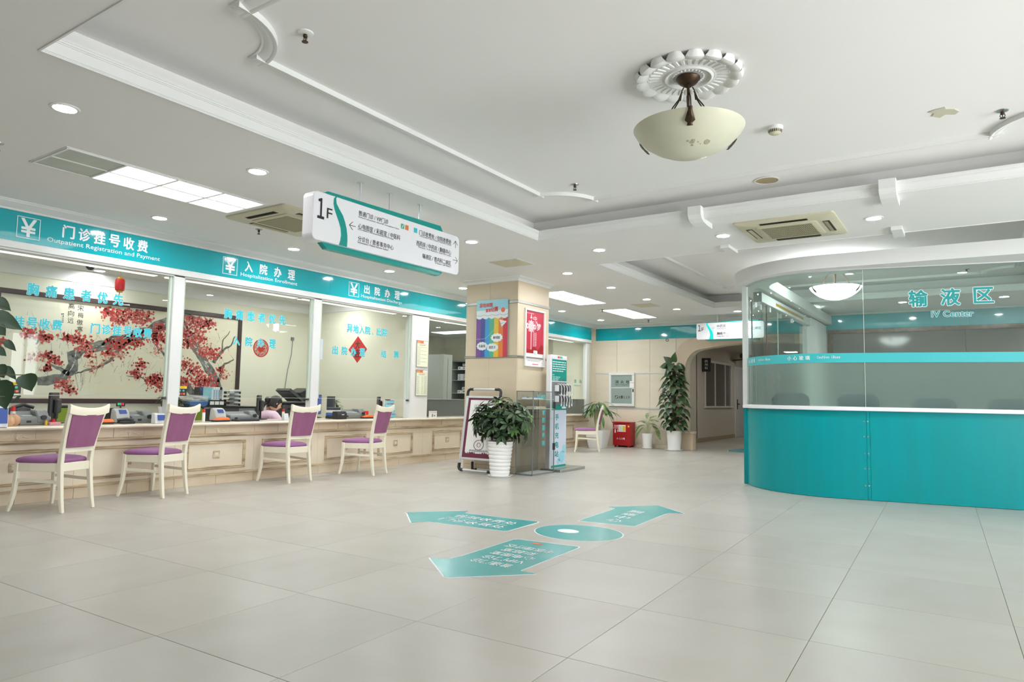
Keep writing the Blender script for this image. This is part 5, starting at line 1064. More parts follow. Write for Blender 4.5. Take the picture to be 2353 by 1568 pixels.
# ------------------------------------------------------------ along the far wall
hy = thing('hydrant_cabinet', 'white framed glass fire hydrant cabinet on the far stone wall', 'fire cabinet', (-6.78, YB, 1.3)); HF = Fr((0, YB-.016, 0), (1, 0, 0))
fm = MB(); a, b, c_, d = -7.11, -6.46, .925, 1.71; t_ = .062
for r in (rect(a, b, c_, c_+t_), rect(a, b, d-t_, d), rect(a, a+t_, c_+t_, d-t_), rect(b-t_, b, c_+t_, d-t_)): fm.prism(r, HF, 0, .05)
ob('frame', fm, 'frame', hy, bev=.006); flat('cabinet_glass', rect(a+t_, b-t_, c_+t_, d-t_), HF, .02, mat('hydrant_glass', rgb(150, 166, 160), .12, coat=.4), hy, .006); flat('cross_bar', rect(a+t_, b-t_, 1.345, 1.362), HF, .026, 'frame', hy, .01)
for q, ch in enumerate('消火栓'): txt(ch, HF, -6.951+q*.137, -6.864+q*.137, 1.455, 1.532, 'black', hy, .028, .02)
txt('FIRE HYDRANT', HF, -6.951, -6.590, 1.410, 1.437, 'black', hy, .028, .01); txt('火警１１９', HF, -6.861, -6.589, 1.105, 1.173, 'black', hy, .028, .015); flat('phone_icon', rrect(-6.949, -6.885, 1.107, 1.172, .008), HF, .028, 'black', hy); flat('icon_handset', [(-6.94, 1.12), (-6.92, 1.115), (-6.895, 1.155), (-6.905, 1.165), (-6.925, 1.14)], HF, .0295, 'wtxt', hy)
flat('inspection_card', rect(-6.572, -6.465, 1.36, 1.51), HF, .052, 'paper', hy, .003); lines('card_line', HF, [(-6.572, -6.465, 1.468, 1.476)], 'titlered', hy, .0555); ob('lock', MB().prism(rect(-6.50, -6.475, 1.26, 1.33), HF, .05, .065), 'dark', hy)
rb = thing('extinguisher_box', 'red metal fire extinguisher box on the floor against the far wall', 'fire box', (-6.66, 14.66, 0)); rx0, rx1, ry0, ry1 = -6.87, -6.44, 14.52, 14.80
ob('body', MB().box(rx0, rx1, ry0, ry1, .04, .55), 'redbox', rb, bev=.006); ob('lid', MB().box(rx0-.012, rx1+.012, ry0-.014, ry1, .55, .572), 'redbox', rb, bev=.004)
for x in (rx0+.03, rx1-.07):
    for y in (ry0+.02, ry1-.06): ob('foot', MB().box(x, x+.04, y, y+.04, 0, .04), 'redbox', rb)
RF = Fr((0, ry0, 0), (1, 0, 0)); ob('latch', MB().box(rx0-.03, rx0, ry0+.05, ry0+.09, .36, .42).box(rx0-.03, rx0, ry0+.05, ry0+.09, .22, .27), 'lightgrey', rb)
txt('灭火箱', RF, rx0+.03, rx0+.13, .455, .50, 'wtxt', rb, .002, .02); flat('white_line', rect(rx0+.02, rx0+.14, .425, .437), RF, .001, 'wtxt', rb)
ex = MB()
ex.prism(rrect(rx0+.045, rx0+.075, .32, .39, .01), RF, .001, .002); ex.prism(rect(rx0+.05, rx0+.07, .39, .405), RF, .001, .002); ex.prism(rrect(rx0+.11, rx0+.125, .34, .40, .005), RF, .001, .002); ob('extinguisher_icon', ex, 'wtxt', rb)
txt('火 １１９警', RF, rx0+.10, rx0+.30, .172, .217, 'wtxt', rb, .002, .02); flat('label_sheet', rect(rx0+.14, rx0+.32, .35, .505), RF, .001, 'paper', rb); flat('label_yellow', rect(rx0+.245, rx0+.315, .37, .48), RF, .0025, 'yellow', rb); lines('label_rows', RF, [r for q in range(4) for r in smear(rx0+.15, rx0+.23, .375+q*.03, .381+q*.03, 150+q)], 'greyprint', rb, .0025); flat('corner_label', rrect(rx1-.06, rx1-.02, .455, .495, .006), RF, .001, 'yellow', rb)
# pole plant, dumb cane and drooping plant
pp_ = potted('pothos_pole_plant', 'tall climbing plant with heart leaves in a white pot beside the arch', -5.38, 14.45, .135, .165, .43, 0, True, saucer_r=.2)
ob('moss_pole', MB().cyl((-5.38, 14.45, .38), (-5.38, 14.45, 1.85), .04, 10), 'soil', pp_)
HM = [leafmesh('heart_leaf', L, W, m_, HEART, dr, .25) for L, W, m_, dr in ((.20, .15, 'leaf3', .25), (.18, .13, 'leaf', .3), (.16, .115, 'leaf3', .2), (.22, .16, 'leaf', .2))]
rr = random.Random(5)
for k in range(128):
    f = k/127; z = .46+f*1.42; a = k*2.4; r_ = .10+.10*math.sin(PI*min(1, f*1.05+.12))*rr.uniform(.5, 1.25); d = V((math.cos(a), math.sin(a), rr.uniform(-1.0, -.1)))
    p = V((-5.38+.5*r_*math.cos(a), 14.45+.5*r_*math.sin(a), z)); q = p+V((math.cos(a), math.sin(a), .35))*r_*.7
    if q.y > 14.6: q.y = 14.60
    put_leaf(rr.choice(HM), pp_, q, d, V((math.cos(a)*.8, math.sin(a)*.8-.3, 1)), rr.uniform(.8, 1.1))
for dx, z, d in ((.0, 1.92, (.15, -.3, .9)), (-.06, 1.9, (-.5, -.4, .5)), (.05, 1.84, (.6, -.5, -.2)), (-.12, 1.84, (-.9, -.2, -.1))): put_leaf(HM[3], pp_, (-5.36+dx, 14.4, z), d, (0, -1, .4))
pm = MB()
for k in range(30): a = k*2.4; z = .5+k*.045; pm.tube([(-5.38+.03*math.cos(a), 14.45+.03*math.sin(a), z), (-5.38+.12*math.cos(a), 14.45+.12*math.sin(a), z+.05)], .004, 5)
ob('leaf_stalks', pm, 'stem', pp_, kind='stuff')
dcn = potted('dumb_cane', 'small plant with pale striped leaves in a white pot by the far wall', -6.04, 14.55, .10, .128, .34, 0, True, saucer_r=.135)
VM = [leafmesh('striped_leaf', L, W, m_, LONG, .35, .2) for L, W, m_ in ((.27, .085, 'leafv'), (.24, .08, 'leaf2'), (.22, .075, 'leafv'))]
dm = MB()
for k, (dx, dy, h_, a, el, m_) in enumerate(((0, -.02, .66, 100, .5, 0), (.02, 0, .62, 20, .2, 1), (-.02, 0, .60, 170, .15, 0), (.05, -.02, .55, -20, .1, 2), (-.05, -.02, .52, 200, -.1, 1), (0, -.05, .58, -70, .1, 0), (.12, -.02, .52, -10, -.5, 0), (-.14, -.02, .50, 190, -.7, 1), (.20, 0, .40, -25, -.9, 2), (-.18, 0, .36, 200, -1.2, 0), (.03, .02, .64, 60, .6, 2), (.08, -.06, .6, -40, .35, 2), (-.07, -.05, .47, 230, -.6, 1), (-.03, .02, .55, 140, .5, 2))):
    p = V((-6.04+dx, 14.55+dy, h_)); dm.tube([(-6.04+dx*.2, 14.55+dy*.2, .3), (-6.04+dx*.6, 14.55+dy*.5, .3+(h_-.3)*.7), p], [.008, .006, .004], 6); put_leaf(VM[m_], dcn, p, (math.cos(math.radians(a)), math.sin(math.radians(a))*.6-.15, el), (0, -.4, 1))
ob('leaf_stalks', dm, 'palestem', dcn, smooth=True)
dp = potted('drooping_plant', 'leafy drooping plant in a wide white pot behind the lone chair', -6.94, 13.9, .155, .225, .40, 0, False, True)
DM = [leafmesh('drooping_leaf', L, W, m_, LONG, .5, .2) for L, W, m_ in ((.30, .075, 'leaf'), (.26, .07, 'leaf2'), (.28, .07, 'leaf2'), (.24, .065, 'leaf'))]
rr = random.Random(12); sm_ = MB()
for k in range(64):
    a = k*2.4; f = rr.random(); r_ = .05+.24*f; z = 1.02-.28*f*f+rr.uniform(-.06, .04); p = V((-6.94+r_*math.cos(a), 13.9+.8*r_*math.sin(a), z-.01)); sm_.tube([(-6.94+.04*math.cos(a), 13.9+.04*math.sin(a), .37), (-6.94+.4*r_*math.cos(a), 13.9+.4*r_*math.sin(a), .75), p], [.007, .005, .003], 5)
    put_leaf(rr.choice(DM), dp, p, (math.cos(a), math.sin(a)*.7, rr.uniform(-1.2, .1)), (0, -.2, 1), rr.uniform(.75, 1.0))
ob('leaf_stalks', sm_, 'palestem', dp, kind='stuff')
# foreground climber at the left edge of the view
lp = potted('pothos_pole_plant', 'dark heart leaves of a climbing plant cut by the left picture edge', -6.75, 2.20, .14, .17, .42, 0, True, saucer_r=.2)
ob('moss_pole', MB().cyl((-6.75, 2.20, .38), (-6.75, 2.20, 1.8), .04, 10), 'soil', lp); sm_ = MB()
for y0, z0, y1, z1, W in ((2.337, 1.820, 2.457, 1.741, .7), (2.331, 1.693, 2.560, 1.589, .55), (2.352, 1.599, 2.430, 1.526, .9), (2.424, 1.479, 2.516, 1.401, .55), (2.364, 1.416, 2.448, 1.354, .7), (2.374, 1.266, 2.441, 1.169, 1.1), (2.439, 1.261, 2.533, 1.155, .5), (2.586, 1.203, 2.652, 1.059, 1.0), (2.397, 1.142, 2.470, .901, .8), (2.568, 1.024, 2.502, .968, .25), (2.374, 1.166, 2.413, 1.118, .9)):
    L = math.hypot(y1-y0, z1-z0); me = leafmesh('climber_leaf', L, L*W, 'leaf3', HEART, .12, .3); put_leaf(me, lp, (-6.75, y0, z0), (0, y1-y0, z1-z0), (.85, -.45, .3)); sm_.tube([(-6.75, 2.22, z0-.1), (-6.75, (2.22+y0)/2, z0-.01), (-6.75, y0, z0)], .0045, 5)
ob('leaf_stalks', sm_, 'stem', lp, smooth=True); rr = random.Random(31)
for k in range(22):
    a = k*2.4; z = .55+k*.055; d = V((math.cos(a), -abs(math.sin(a))-.1, -.5)); put_leaf(HM[k % 4], lp, V((-6.75, 2.18, z))+d*.08, d, (0, 0, 1), .8)
# ------------------------------------------------------------ office behind the counter glass
XW = -10.2
pa = thing('plum_blossom_painting', 'wide framed painting of red plum blossom on dark branches', 'painting', (XW, 5.3, .9)); PF = Fr((XW+.02, 0, 0), (0, 1, 0))
fm = MB(); a, b, c_, d, t_ = 3.50, 7.03, .90, 2.36, .065
for r in (rect(a, b, c_, c_+t_), rect(a, b, d-t_, d), rect(a, a+t_, c_+t_, d-t_), rect(b-t_, b, c_+t_, d-t_)): fm.prism(r, PF, -.02, .035)
ob('frame', fm, 'wood', pa, bev=.006); flat('canvas', rect(a+t_, b-t_, c_+t_, d-t_), PF, .0, 'canvas', pa, .004)
br = MB(); rr = random.Random(17)
def limb(pts, r0, r1, sub=3):
    P_ = []
    for i in range(len(pts)-1):
        for k in range(sub): t = k/sub; P_.append((pts[i][0]+(pts[i+1][0]-pts[i][0])*t+rr.uniform(-.012, .012), pts[i][1]+(pts[i+1][1]-pts[i][1])*t+rr.uniform(-.012, .012)))
    P_.append(pts[-1]); n = len(P_); L_ = []; R2_ = []
    for i, p in enumerate(P_):
        q0 = P_[max(i-1, 0)]; q1 = P_[min(i+1, n-1)]; v = V((q1[0]-q0[0], q1[1]-q0[1])).normalized(); w_ = (r0+(r1-r0)*i/(n-1))*rr.uniform(.8, 1.2); L_.append((p[0]-v.y*w_, p[1]+v.x*w_)); R2_.append((p[0]+v.y*w_, p[1]-v.x*w_))
    for i in range(n-1): br.prism([L_[i], R2_[i], R2_[i+1], L_[i+1]], PF, .0045, .0055)
    for p in P_[1::2]:
        an = rr.uniform(0, 6.28); l = rr.uniform(.05, .16); e = (p[0]+l*math.cos(an), p[1]+l*math.sin(an)); br.prism([(p[0]-.004, p[1]), (p[0]+.004, p[1]+.002), (e[0]+.001, e[1]), (e[0]-.001, e[1])], PF, .0045, .0055)
for pts, r0, r1 in (([(4.05, 1.18), (4.35, 1.24), (4.46, 1.38), (4.46, 1.54), (4.56, 1.65), (4.81, 1.70), (5.05, 1.74), (5.26, 1.86), (5.58, 2.04), (5.96, 2.22)], .06, .085), ([(4.18, 1.42), (4.32, 1.35), (4.43, 1.30)], .012, .035), ([(4.82, 1.72), (4.95, 1.84), (5.14, 1.87), (5.5, 1.99)], .015, .03), ([(5.2, 1.82), (5.05, 1.66), (4.95, 1.52), (4.80, 1.40), (4.62, 1.35), (4.5, 1.30)], .03, .008), ([(4.28, 1.77), (4.49, 1.80), (4.60, 1.69)], .006, .012), ([(4.00, 1.66), (4.05, 1.82), (4.11, 1.90)], .012, .004), ([(5.8, 1.55), (5.67, 1.71), (5.54, 1.82)], .025, .006), ([(5.18, 1.29), (5.38, 1.29), (5.58, 1.21), (5.80, 1.10)], .005, .016), ([(5.75, 1.38), (6.02, 1.25), (6.17, 1.12), (6.30, 1.02)], .05, .07), ([(5.96, 2.2), (6.13, 1.90), (6.30, 1.72), (6.41, 1.55), (6.52, 1.41), (6.66, 1.10)], .06, .085), ([(6.55, 1.55), (6.64, 1.68), (6.75, 1.80), (6.86, 1.86), (6.92, 2.02)], .03, .008), ([(6.70, 1.76), (6.70, 1.95), (6.82, 2.10)], .015, .005), ([(6.62, 1.12), (6.70, 1.42), (6.75, 1.55), (6.92, 1.63)], .03, .01), ([(5.80, 2.24), (6.1, 2.27), (6.4, 2.2)], .03, .008), ([(3.6, 1.7), (3.7, 1.62)], .01, .004)): limb(pts, r0, r1)
ob('painted_branches', br, 'ink', pa, kind='stuff')
hl_ = MB()
for (y0, z0, y1, z1, w_) in ((4.36, 1.27, 4.47, 1.42, .018), (4.47, 1.44, 4.50, 1.60, .02), (4.55, 1.68, 4.85, 1.72, .018), (5.0, 1.76, 5.3, 1.91, .02), (5.4, 1.97, 5.75, 2.14, .022), (6.03, 2.13, 6.12, 1.93, .03), (6.18, 1.85, 6.32, 1.70, .032), (6.38, 1.6, 6.44, 1.5, .028), (6.5, 1.42, 6.62, 1.2, .03), (5.85, 1.35, 6.1, 1.2, .025), (6.66, 1.3, 6.7, 1.5, .015)):
    v = V((y1-y0, z1-z0)).normalized(); n_ = V((-v.y, v.x))
    for q in range(5):
        t = q/5; c_y, c_z = y0+(y1-y0)*t+rr.uniform(-.02, .02), z0+(z1-z0)*t+rr.uniform(-.02, .02); l = rr.uniform(.03, .09); e = w_*rr.uniform(.4, 1.0)
        hl_.prism([(c_y-n_.x*e*.5, c_z-n_.y*e*.5), (c_y+v.x*l*.5-n_.x*e*.6, c_z+v.y*l*.5-n_.y*e*.6), (c_y+v.x*l, c_z+v.y*l), (c_y+v.x*l*.5+n_.x*e*.5, c_z+v.y*l*.5+n_.y*e*.5)], PF, .0056, .006)
ob('painted_snow_strokes', hl_, 'lightgrey', pa, kind='stuff')
tw = MB()
for k in range(260):
    cy, cz = rr.choice(((4.05, 1.75), (4.4, 1.78), (4.2, 1.45), (5.3, 1.3), (6.75, 1.9), (6.7, 1.45), (5.65, 1.75), (4.75, 1.4), (5.05, 1.7), (6.2, 1.25), (4.4, 1.12))); y, z = cy+rr.gauss(0, .16), cz+rr.gauss(0, .12); an = rr.uniform(.2, 2.9); l = rr.uniform(.05, .17)
    if a+t_+.05 < y < b-t_-.15 and c_+t_+.05 < z < d-t_-.18: tw.prism([(y-.002, z), (y+.002, z), (y+l*math.cos(an)+.0006, z+l*math.sin(an)), (y+l*math.cos(an)-.0006, z+l*math.sin(an))], PF, .0048, .0054)
ob('painted_twigs', tw, 'ink', pa, kind='stuff')
bl = MB()
for cy, cz, r in ((3.92, 1.80, .08), (4.09, 1.78, .08), (4.52, 1.77, .10), (4.37, 1.79, .06), (4.93, 2.17, .14), (5.12, 2.16, .17), (5.36, 2.18, .15), (4.16, 1.53, .07), (4.23, 1.46, .07), (4.15, 1.36, .05), (4.36, 1.16, .08), (4.45, 1.08, .06), (4.62, 1.67, .09), (5.02, 1.73, .11), (5.29, 1.78, .10), (5.59, 1.91, .12), (4.91, 1.61, .06), (4.67, 1.57, .06), (5.39, 1.48, .07), (5.33, 1.34, .08), (5.63, 1.24, .14), (3.65, 1.66, .05), (6.11, 2.23, .13), (6.28, 2.18, .17), (6.43, 2.19, .10), (6.10, 2.02, .15), (6.08, 1.84, .11), (6.26, 1.93, .11), (6.40, 1.73, .12), (6.54, 1.70, .10), (6.06, 1.51, .09), (6.19, 1.43, .11), (6.33, 1.26, .13), (6.06, 1.25, .09), (6.45, 1.26, .16), (6.67, 1.45, .06), (5.60, 1.87, .10), (5.64, 2.05, .09), (5.62, 1.24, .12)):
    for k in range(int(30+2600*r*r*1.6)):
        x, y = cy+rr.gauss(0, r*.62), cz+rr.gauss(0, r*.45); e = rr.uniform(.008, .024)
        if a+t_+.02 < x < b-t_-.02 and c_+t_+.02 < y < d-t_-.02: bl.prism([(x+e*math.cos(q*1.2566+k)*rr.uniform(.7, 1.2), y+e*math.sin(q*1.2566+k)*rr.uniform(.7, 1.2)) for q in range(5)], PF, .006+.0005*(k % 3), .0065+.0005*(k % 3))
ob('painted_blossoms', bl, 'blossom', pa, kind='stuff')
pk_ = MB()
for cy, cz, r in ((4.62, 1.66, .10), (4.9, 1.52, .10), (5.1, 1.6, .09), (4.7, 1.42, .1), (6.2, 2.0, .2), (6.4, 1.8, .14), (6.75, 1.35, .1), (4.4, 1.13, .09), (5.2, 2.12, .2), (6.35, 1.3, .16), (4.0, 1.5, .1), (5.62, 1.7, .08)):
    for k in range(34):
        x, y = cy+rr.gauss(0, r*.6), cz+rr.gauss(0, r*.5); e = rr.uniform(.006, .017)
        if a+t_+.02 < x < b-t_-.02 and c_+t_+.02 < y < d-t_-.02: pk_.prism([(x+e*math.cos(q*1.2566+k), y+e*math.sin(q*1.2566+k)) for q in range(5)], PF, .0078, .0083)
ob('painted_pale_blossoms', pk_, mat('painted_pink', rgb(214, 132, 116), .5), pa, kind='stuff')
for q, ch in enumerate('宋梅傲寒'): txt(ch, PF, 4.475+.01*(q % 2), 4.555, 2.17-q*.098, 2.245-q*.098, 'black', pa, .006)
for q, ch in enumerate('高向远'): txt(ch, PF, 4.36, 4.435, 2.185-q*.1, 2.26-q*.1, 'black', pa, .006)
txt('丁酉', PF, 4.275, 4.31, 1.98, 2.11, 'black', pa, .006)
pc = thing('paper_cut', 'round red paper-cut with rooster pattern on the office wall right of the painting', 'decoration', (XW, 7.45, 1.86)); c2 = (7.45, 1.86); pm = MB()
for k in range(48):
    a0, a1 = 2*PI*k/48, 2*PI*(k+1)/48; f = lambda r, q: (c2[0]+r*math.cos(q), c2[1]+r*math.sin(q)); pm.prism([f(.135, a0), f(.155, a0), f(.155, a1), f(.135, a1)], PF, -.018, -.016)
ob('ring', pm, 'titlered', pc); flat('tracery_disc', circle(*c2, .132, 36), PF, -.0195, mat('paper_cut_tracery', rgb(150, 40, 42), .7, var=(45, .9, rgb(214, 188, 164), 2), coords='World'), pc, .001); flat('figure', [(c2[0]+.085*(.75+.25*math.sin(5*q))*math.cos(q*2*PI/40+.3), c2[1]-.01+.07*(.8+.2*math.cos(3*q))*math.sin(q*2*PI/40+.3)) for q in range(40)], PF, -.0175, 'titlered', pc)
di = thing('red_diamond', 'red paper diamond with black brush writing on the side wall', 'decoration', (-8.88, 8.44, 1.87)); DF = Fr((0, 8.448, 0), (1, 0, 0)); flat('sheet', [(-9.105, 1.872), (-8.878, 1.638), (-8.648, 1.872), (-8.878, 2.106)], DF, .0, 'titlered', di, .003)
for q, ch in enumerate('大吉'): txt(ch, DF, -8.935, -8.825, 1.885-q*.15, 2.025-q*.15, 'black', di, .004, .02)
la = thing('red_lantern', 'small red lantern with gold rims hanging in the office', 'lantern', (-8.6, 4.24, 2.37)); c = (-8.6, 4.24, 0)
ob('body', MB().lathe([(.001, 2.446), (.034, 2.446), (.048, 2.438), (.053, 2.42), (.054, 2.37), (.053, 2.32), (.048, 2.302), (.034, 2.294), (.001, 2.294)], c, 20), 'red', la, smooth=True); ob('gold_rim', MB().lathe([(.001, 2.462), (.036, 2.46), (.038, 2.445), (.001, 2.445)], c, 16), 'gold', la); ob('gold_rim', MB().lathe([(.001, 2.297), (.036, 2.296), (.032, 2.28), (.001, 2.28)], c, 16), 'gold', la); ob('tassel', MB().cyl((-8.6, 4.24, 2.28), (-8.6, 4.24, 2.2), .006, 6), 'red', la); ob('cord', MB().cyl((-8.6, 4.24, 2.46), (-8.6, 4.24, 2.72), .002, 5), 'gold', la)
cm = thing('dome_camera', 'dark dome camera on the office ceiling left of the lantern', 'camera', (-9.4, 4.25, 2.72)); ob('mount', MB().lathe([(.001, 2.72), (.06, 2.72), (.055, 2.69), (.001, 2.69)], (-9.4, 4.25, 0), 18), 'darkgrey', cm, smooth=True); ob('dome', MB().ball((-9.4, 4.25, 2.68), .052, 16, 8, 1, 1, 1.1), 'dark', cm, smooth=True)
ca = thing('wall_cable', 'grey cable running down the office wall right of the paper-cut', 'cable', (XW, 8.0, 2)); ob('socket_box', MB().box(XW, XW+.03, 8.07, 8.12, 2.04, 2.10), 'greyprint', ca); ob('wire', MB().tube([(XW+.015, 8.1, 2.05), (XW+.012, 8.09, 1.8), (XW+.012, 8.02, 1.5), (XW+.012, 7.98, 1.2), (XW+.02, 7.9, .95), (XW+.02, 7.8, .8)], .006, 6), 'greyprint', ca, smooth=True)
# back desk along the wall
bk = thing('back_desk', 'long grey desk along the office wall under the painting', 'desk', (-9.5, 5.5, 0)); ob('desk_top', MB().box(-10.15, -9.1, 2.4, 6.86, .72, .76), 'lightgrey', bk, bev=.003)
for y in (2.5, 5.2, 6.8): ob('desk_leg', MB().box(-10.1, -9.2, y-.02, y+.02, 0, .72), 'lightgrey', bk)
sh = thing('desk_cabinet', 'dark grey low cabinet on the back desk under the binders', 'cabinet', (-9.35, 6.05, .76)); ob('body', MB().box(-9.65, -9.15, 5.63, 6.7, .76, .862), 'darkgrey', sh, bev=.004); ob('top_board', MB().box(-9.68, -9.13, 5.62, 6.72, .862, .877), 'dark', sh)
ob('label_plate', MB().box(-9.15, -9.147, 6.35, 6.62, .785, .85), 'grey', sh)
bs = thing('blue_basket', 'light blue plastic basket of papers on the low desk cabinet', 'basket', (-9.35, 5.78, .877)); rg = []
ob('basket_body', MB().loft([[(-9.37+x, 5.78+y, z) for x, y in rrect(-h_, h_, -h_*1.25, h_*1.25, .02, 3)] for h_, z in ((.095, .878), (.105, .90), (.115, .945), (.122, .952), (.118, .953), (.108, .945), (.09, .884))]), 'lightblue', bs, smooth=True)
hl = MB()
for k in range(9):
    for j in range(3): hl.box(-9.263+.003*j, -9.259+.0035*j, 5.655+k*.03, 5.672+k*.03, .888+j*.018, .898+j*.018)
ob('hole_rows', hl, 'blue', bs)
pq = thing('paper_pile', 'loose pile of white papers lying in the blue basket', 'papers', (-9.37, 5.77, .95)); rr = random.Random(2)
for k in range(7): a_ = rr.uniform(-.25, .25); m = MB().box(-.10, .10, -.15, .15, .953+k*.011, .959+k*.011); m.v = [(-9.37+x*math.cos(a_)-y*math.sin(a_), 5.77+x*math.sin(a_)+y*math.cos(a_), z+.10*max(0, -y-.02)*k*.2) for x, y, z in m.v]; ob('sheet', m, 'paper', pq)
fo = ob('folder', MB().box(-9.66, -9.52, 5.93, 5.945, .878, 1.155), 'dark', bev=.003, label='black folder standing left of the blue file on the desk cabinet', cat='folder'); fo2 = ob('folder', MB().box(-9.67, -9.5, 5.99, 6.10, .878, 1.16), 'blue', bev=.004, label='wide blue file standing beside the white binders', cat='folder')
rk = thing('file_rack', 'black file rack with label slots on the low desk cabinet', 'file rack', (-9.35, 6.05, .877)); ob('rack_front', MB().box(-9.25, -9.24, 5.915, 6.165, .88, .97), 'dark', rk); ob('rack_base', MB().box(-9.5, -9.24, 5.915, 6.165, .877, .885), 'dark', rk)
for q in range(3): ob('label_slot', MB().box(-9.24, -9.237, 5.93+q*.078, 5.995+q*.078, .90, .95), 'paper', rk)
for k, (y, w_, m_) in enumerate(((5.962, .028, 'skyblue'), (5.992, .034, 'paper'), (6.03, .034, 'paper'), (6.068, .03, 'paper'), (6.102, .016, 'dark'), (6.122, .016, 'dark'), (6.142, .024, 'offwhite'))):
    bi = thing('binder', '%s binder in the black file rack, %s from the left' % (('light blue', 'white', 'white', 'white', 'thin black', 'thin black', 'grey white')[k], ORD[k]), 'binder', (-9.4, y, .885), 0, 'binders in the file rack'); ob('cover', MB().box(-9.48, -9.27, y, y+w_, .886, 1.16-(.02 if k > 5 else 0)), m_, bi, bev=.002); ob('spine_label', MB().box(-9.27, -9.268, y+w_*.25, y+w_*.75, .98, 1.12), 'lightblue' if m_ == 'paper' else 'paper', bi)
tr2 = thing('letter_trays', 'stack of black wire letter trays with papers beside the binders', 'trays', (-9.4, 6.32, .877)); 
for q in range(4):
    z = .885+q*.06; m = MB()
    for (y0, y1) in ((6.19, 6.2), (6.43, 6.44)): m.box(-9.55, -9.25, y0, y1, z, z+.035)
    m.box(-9.258, -9.25, 6.19, 6.44, z+.022, z+.03); m.box(-9.55, -9.25, 6.19, 6.44, z, z+.004); ob('wire_tray', m, 'dark', tr2); ob('paper_stack', MB().box(-9.53, -9.27, 6.21, 6.42, z+.005, z+.018), 'paper', tr2)
for y in (6.195, 6.435): ob('wire_post', MB().cyl((-9.5, y, .88), (-9.5, y, 1.12), .004, 6), 'dark', tr2)
ob('clear_stand', MB().box(-9.42, -9.40, 6.36, 6.52, .88, 1.13), 'offwhite', label='white document stand leaning behind the letter trays', cat='stand')
for k, (x, y, z0, h_, sd_, lab) in enumerate(((-9.4, 5.5, .76, .25, 3, 'small leafy pot plant left of the blue basket'), (-9.85, 5.56, .76, .28, 4, 'pot plant behind the first window post beside the painting'), (-8.12, 7.33, .725, .30, 6, 'small sprig plant between the blue screen and the printers'))):
    t = thing('desk_plant', lab, 'plant', (x, y, z0)); ob('pot', MB().lathe([(.04, z0), (.055, z0+.1), (.05, z0+.1), (.001, z0+.09)], (x, y, 0), 14), 'pot' if k else 'darkgrey', t, smooth=True); r3 = random.Random(sd_); lm = leafmesh('small_leaf', .09, .035, 'leaf' if k < 2 else 'leaf2', OVAL, .3); stm = MB()
    for q in range(60 if k == 0 else 26): an = q*2.4; f = r3.random(); rad = (.13 if k == 0 else .06)*f; p = V((x+rad*math.cos(an), y+rad*math.sin(an), z0+.11+(h_-.11)*(1-f*f*.7)*r3.uniform(.5, 1))); put_leaf(lm, t, p, (math.cos(an), math.sin(an), r3.uniform(-.6, .5)), (0, 0, 1), r3.uniform(.6, 1)); stm.tube([(x, y, z0+.09), p], .002, 4)
    ob('stalks', stm, 'stem', t)
# machines on the worktop
ZT = .7255
def side_prism(y0, y1, prof): return MB().loft([[(x, y, z) for x, z in prof] for y in (y0, y1)])
def dot_printer(y0, y1, x, lab, h=.13):
    t = thing('receipt_printer', lab, 'printer', (x, (y0+y1)/2, ZT), 0, 'grey receipt printers'); pr = [(x+.10, ZT), (x+.105, ZT+h*.45), (x+.09, ZT+h*.62), (x-.02, ZT+h*.72), (x-.06, ZT+h), (x-.15, ZT+h*.9), (x-.16, ZT)]
    ob('body', side_prism(y0, y1, pr), 'grey', t, bev=.008); ob('side_hood', side_prism(y1-.13, y1-.02, [(x+.108, ZT+.02), (x+.108, ZT+h*.6), (x+.05, ZT+h*1.08), (x-.1, ZT+h*1.08), (x-.1, ZT+.02)]), 'grey', t, bev=.01); ob('feed_knob', MB().cyl((x+.10, y1-.075, ZT+h*.55), (x+.128, y1-.075, ZT+h*.55), .024, 16), 'dark', t); ob('top_cover', MB().box(x-.03, x+.07, y0+.03, y1-.16, ZT+h*.62, ZT+h*.72), 'lightgrey', t, bev=.004); ob('socket', MB().box(x+.104, x+.108, y0+.06, y0+.10, ZT+.025, ZT+.045), 'dark', t); return t
dot_printer(2.96, 3.24, -7.86, 'grey receipt printer on the worktop behind the tan ceramic jars', .135); dot_printer(4.04, 4.30, -7.84, 'grey receipt printer on the worktop left of the first window post', .125); dot_printer(5.27, 5.69, -7.86, 'grey receipt printer on the worktop left of the seated woman', .115); dot_printer(7.14, 7.61, -7.86, 'grey receipt printer on the worktop in the third window', .135)
def counter_machine(y, x, lab):
    t = thing('money_counter', lab, 'banknote counter', (x, y, ZT), 0, 'banknote counters'); 
    ob('body', side_prism(y-.075, y+.075, [(x+.10, ZT+.005), (x+.115, ZT+.05), (x+.085, ZT+.13), (x+.03, ZT+.165), (x-.02, ZT+.16), (x-.04, ZT+.01)]), 'lightgrey', t, bev=.018, segs=2, smooth=True); ob('display', side_prism(y-.04, y+.04, [(x+.1, ZT+.105), (x+.104, ZT+.107), (x+.075, ZT+.147), (x+.07, ZT+.145)]), 'screenblue', t); ob('hopper', MB().box(x-.16, x-.03, y-.08, y+.10, ZT+.01, ZT+.165), 'dark', t, bev=.012); ob('foot', MB().box(x-.14, x+.08, y-.07, y+.07, ZT, ZT+.012), 'dark', t); return t
m1 = counter_machine(3.93, -7.82, 'grey banknote counter with black hopper in the first counter window'); counter_machine(5.11, -7.82, 'grey banknote counter with violet display left of the seated woman')
ob('customer_display', MB().box(-7.95, -7.93, 3.96, 4.05, ZT+.18, ZT+.235).box(-7.945, -7.935, 4.0, 4.01, ZT+.16, ZT+.19), 'dark', m1); 
for q, m_ in enumerate(('led_green', 'led_green', 'led_red', 'led_red')): ob('digit', MB().box(-7.93, -7.928, 3.97+q*.018, 3.98+q*.018, ZT+.195, ZT+.22), m_, m1)
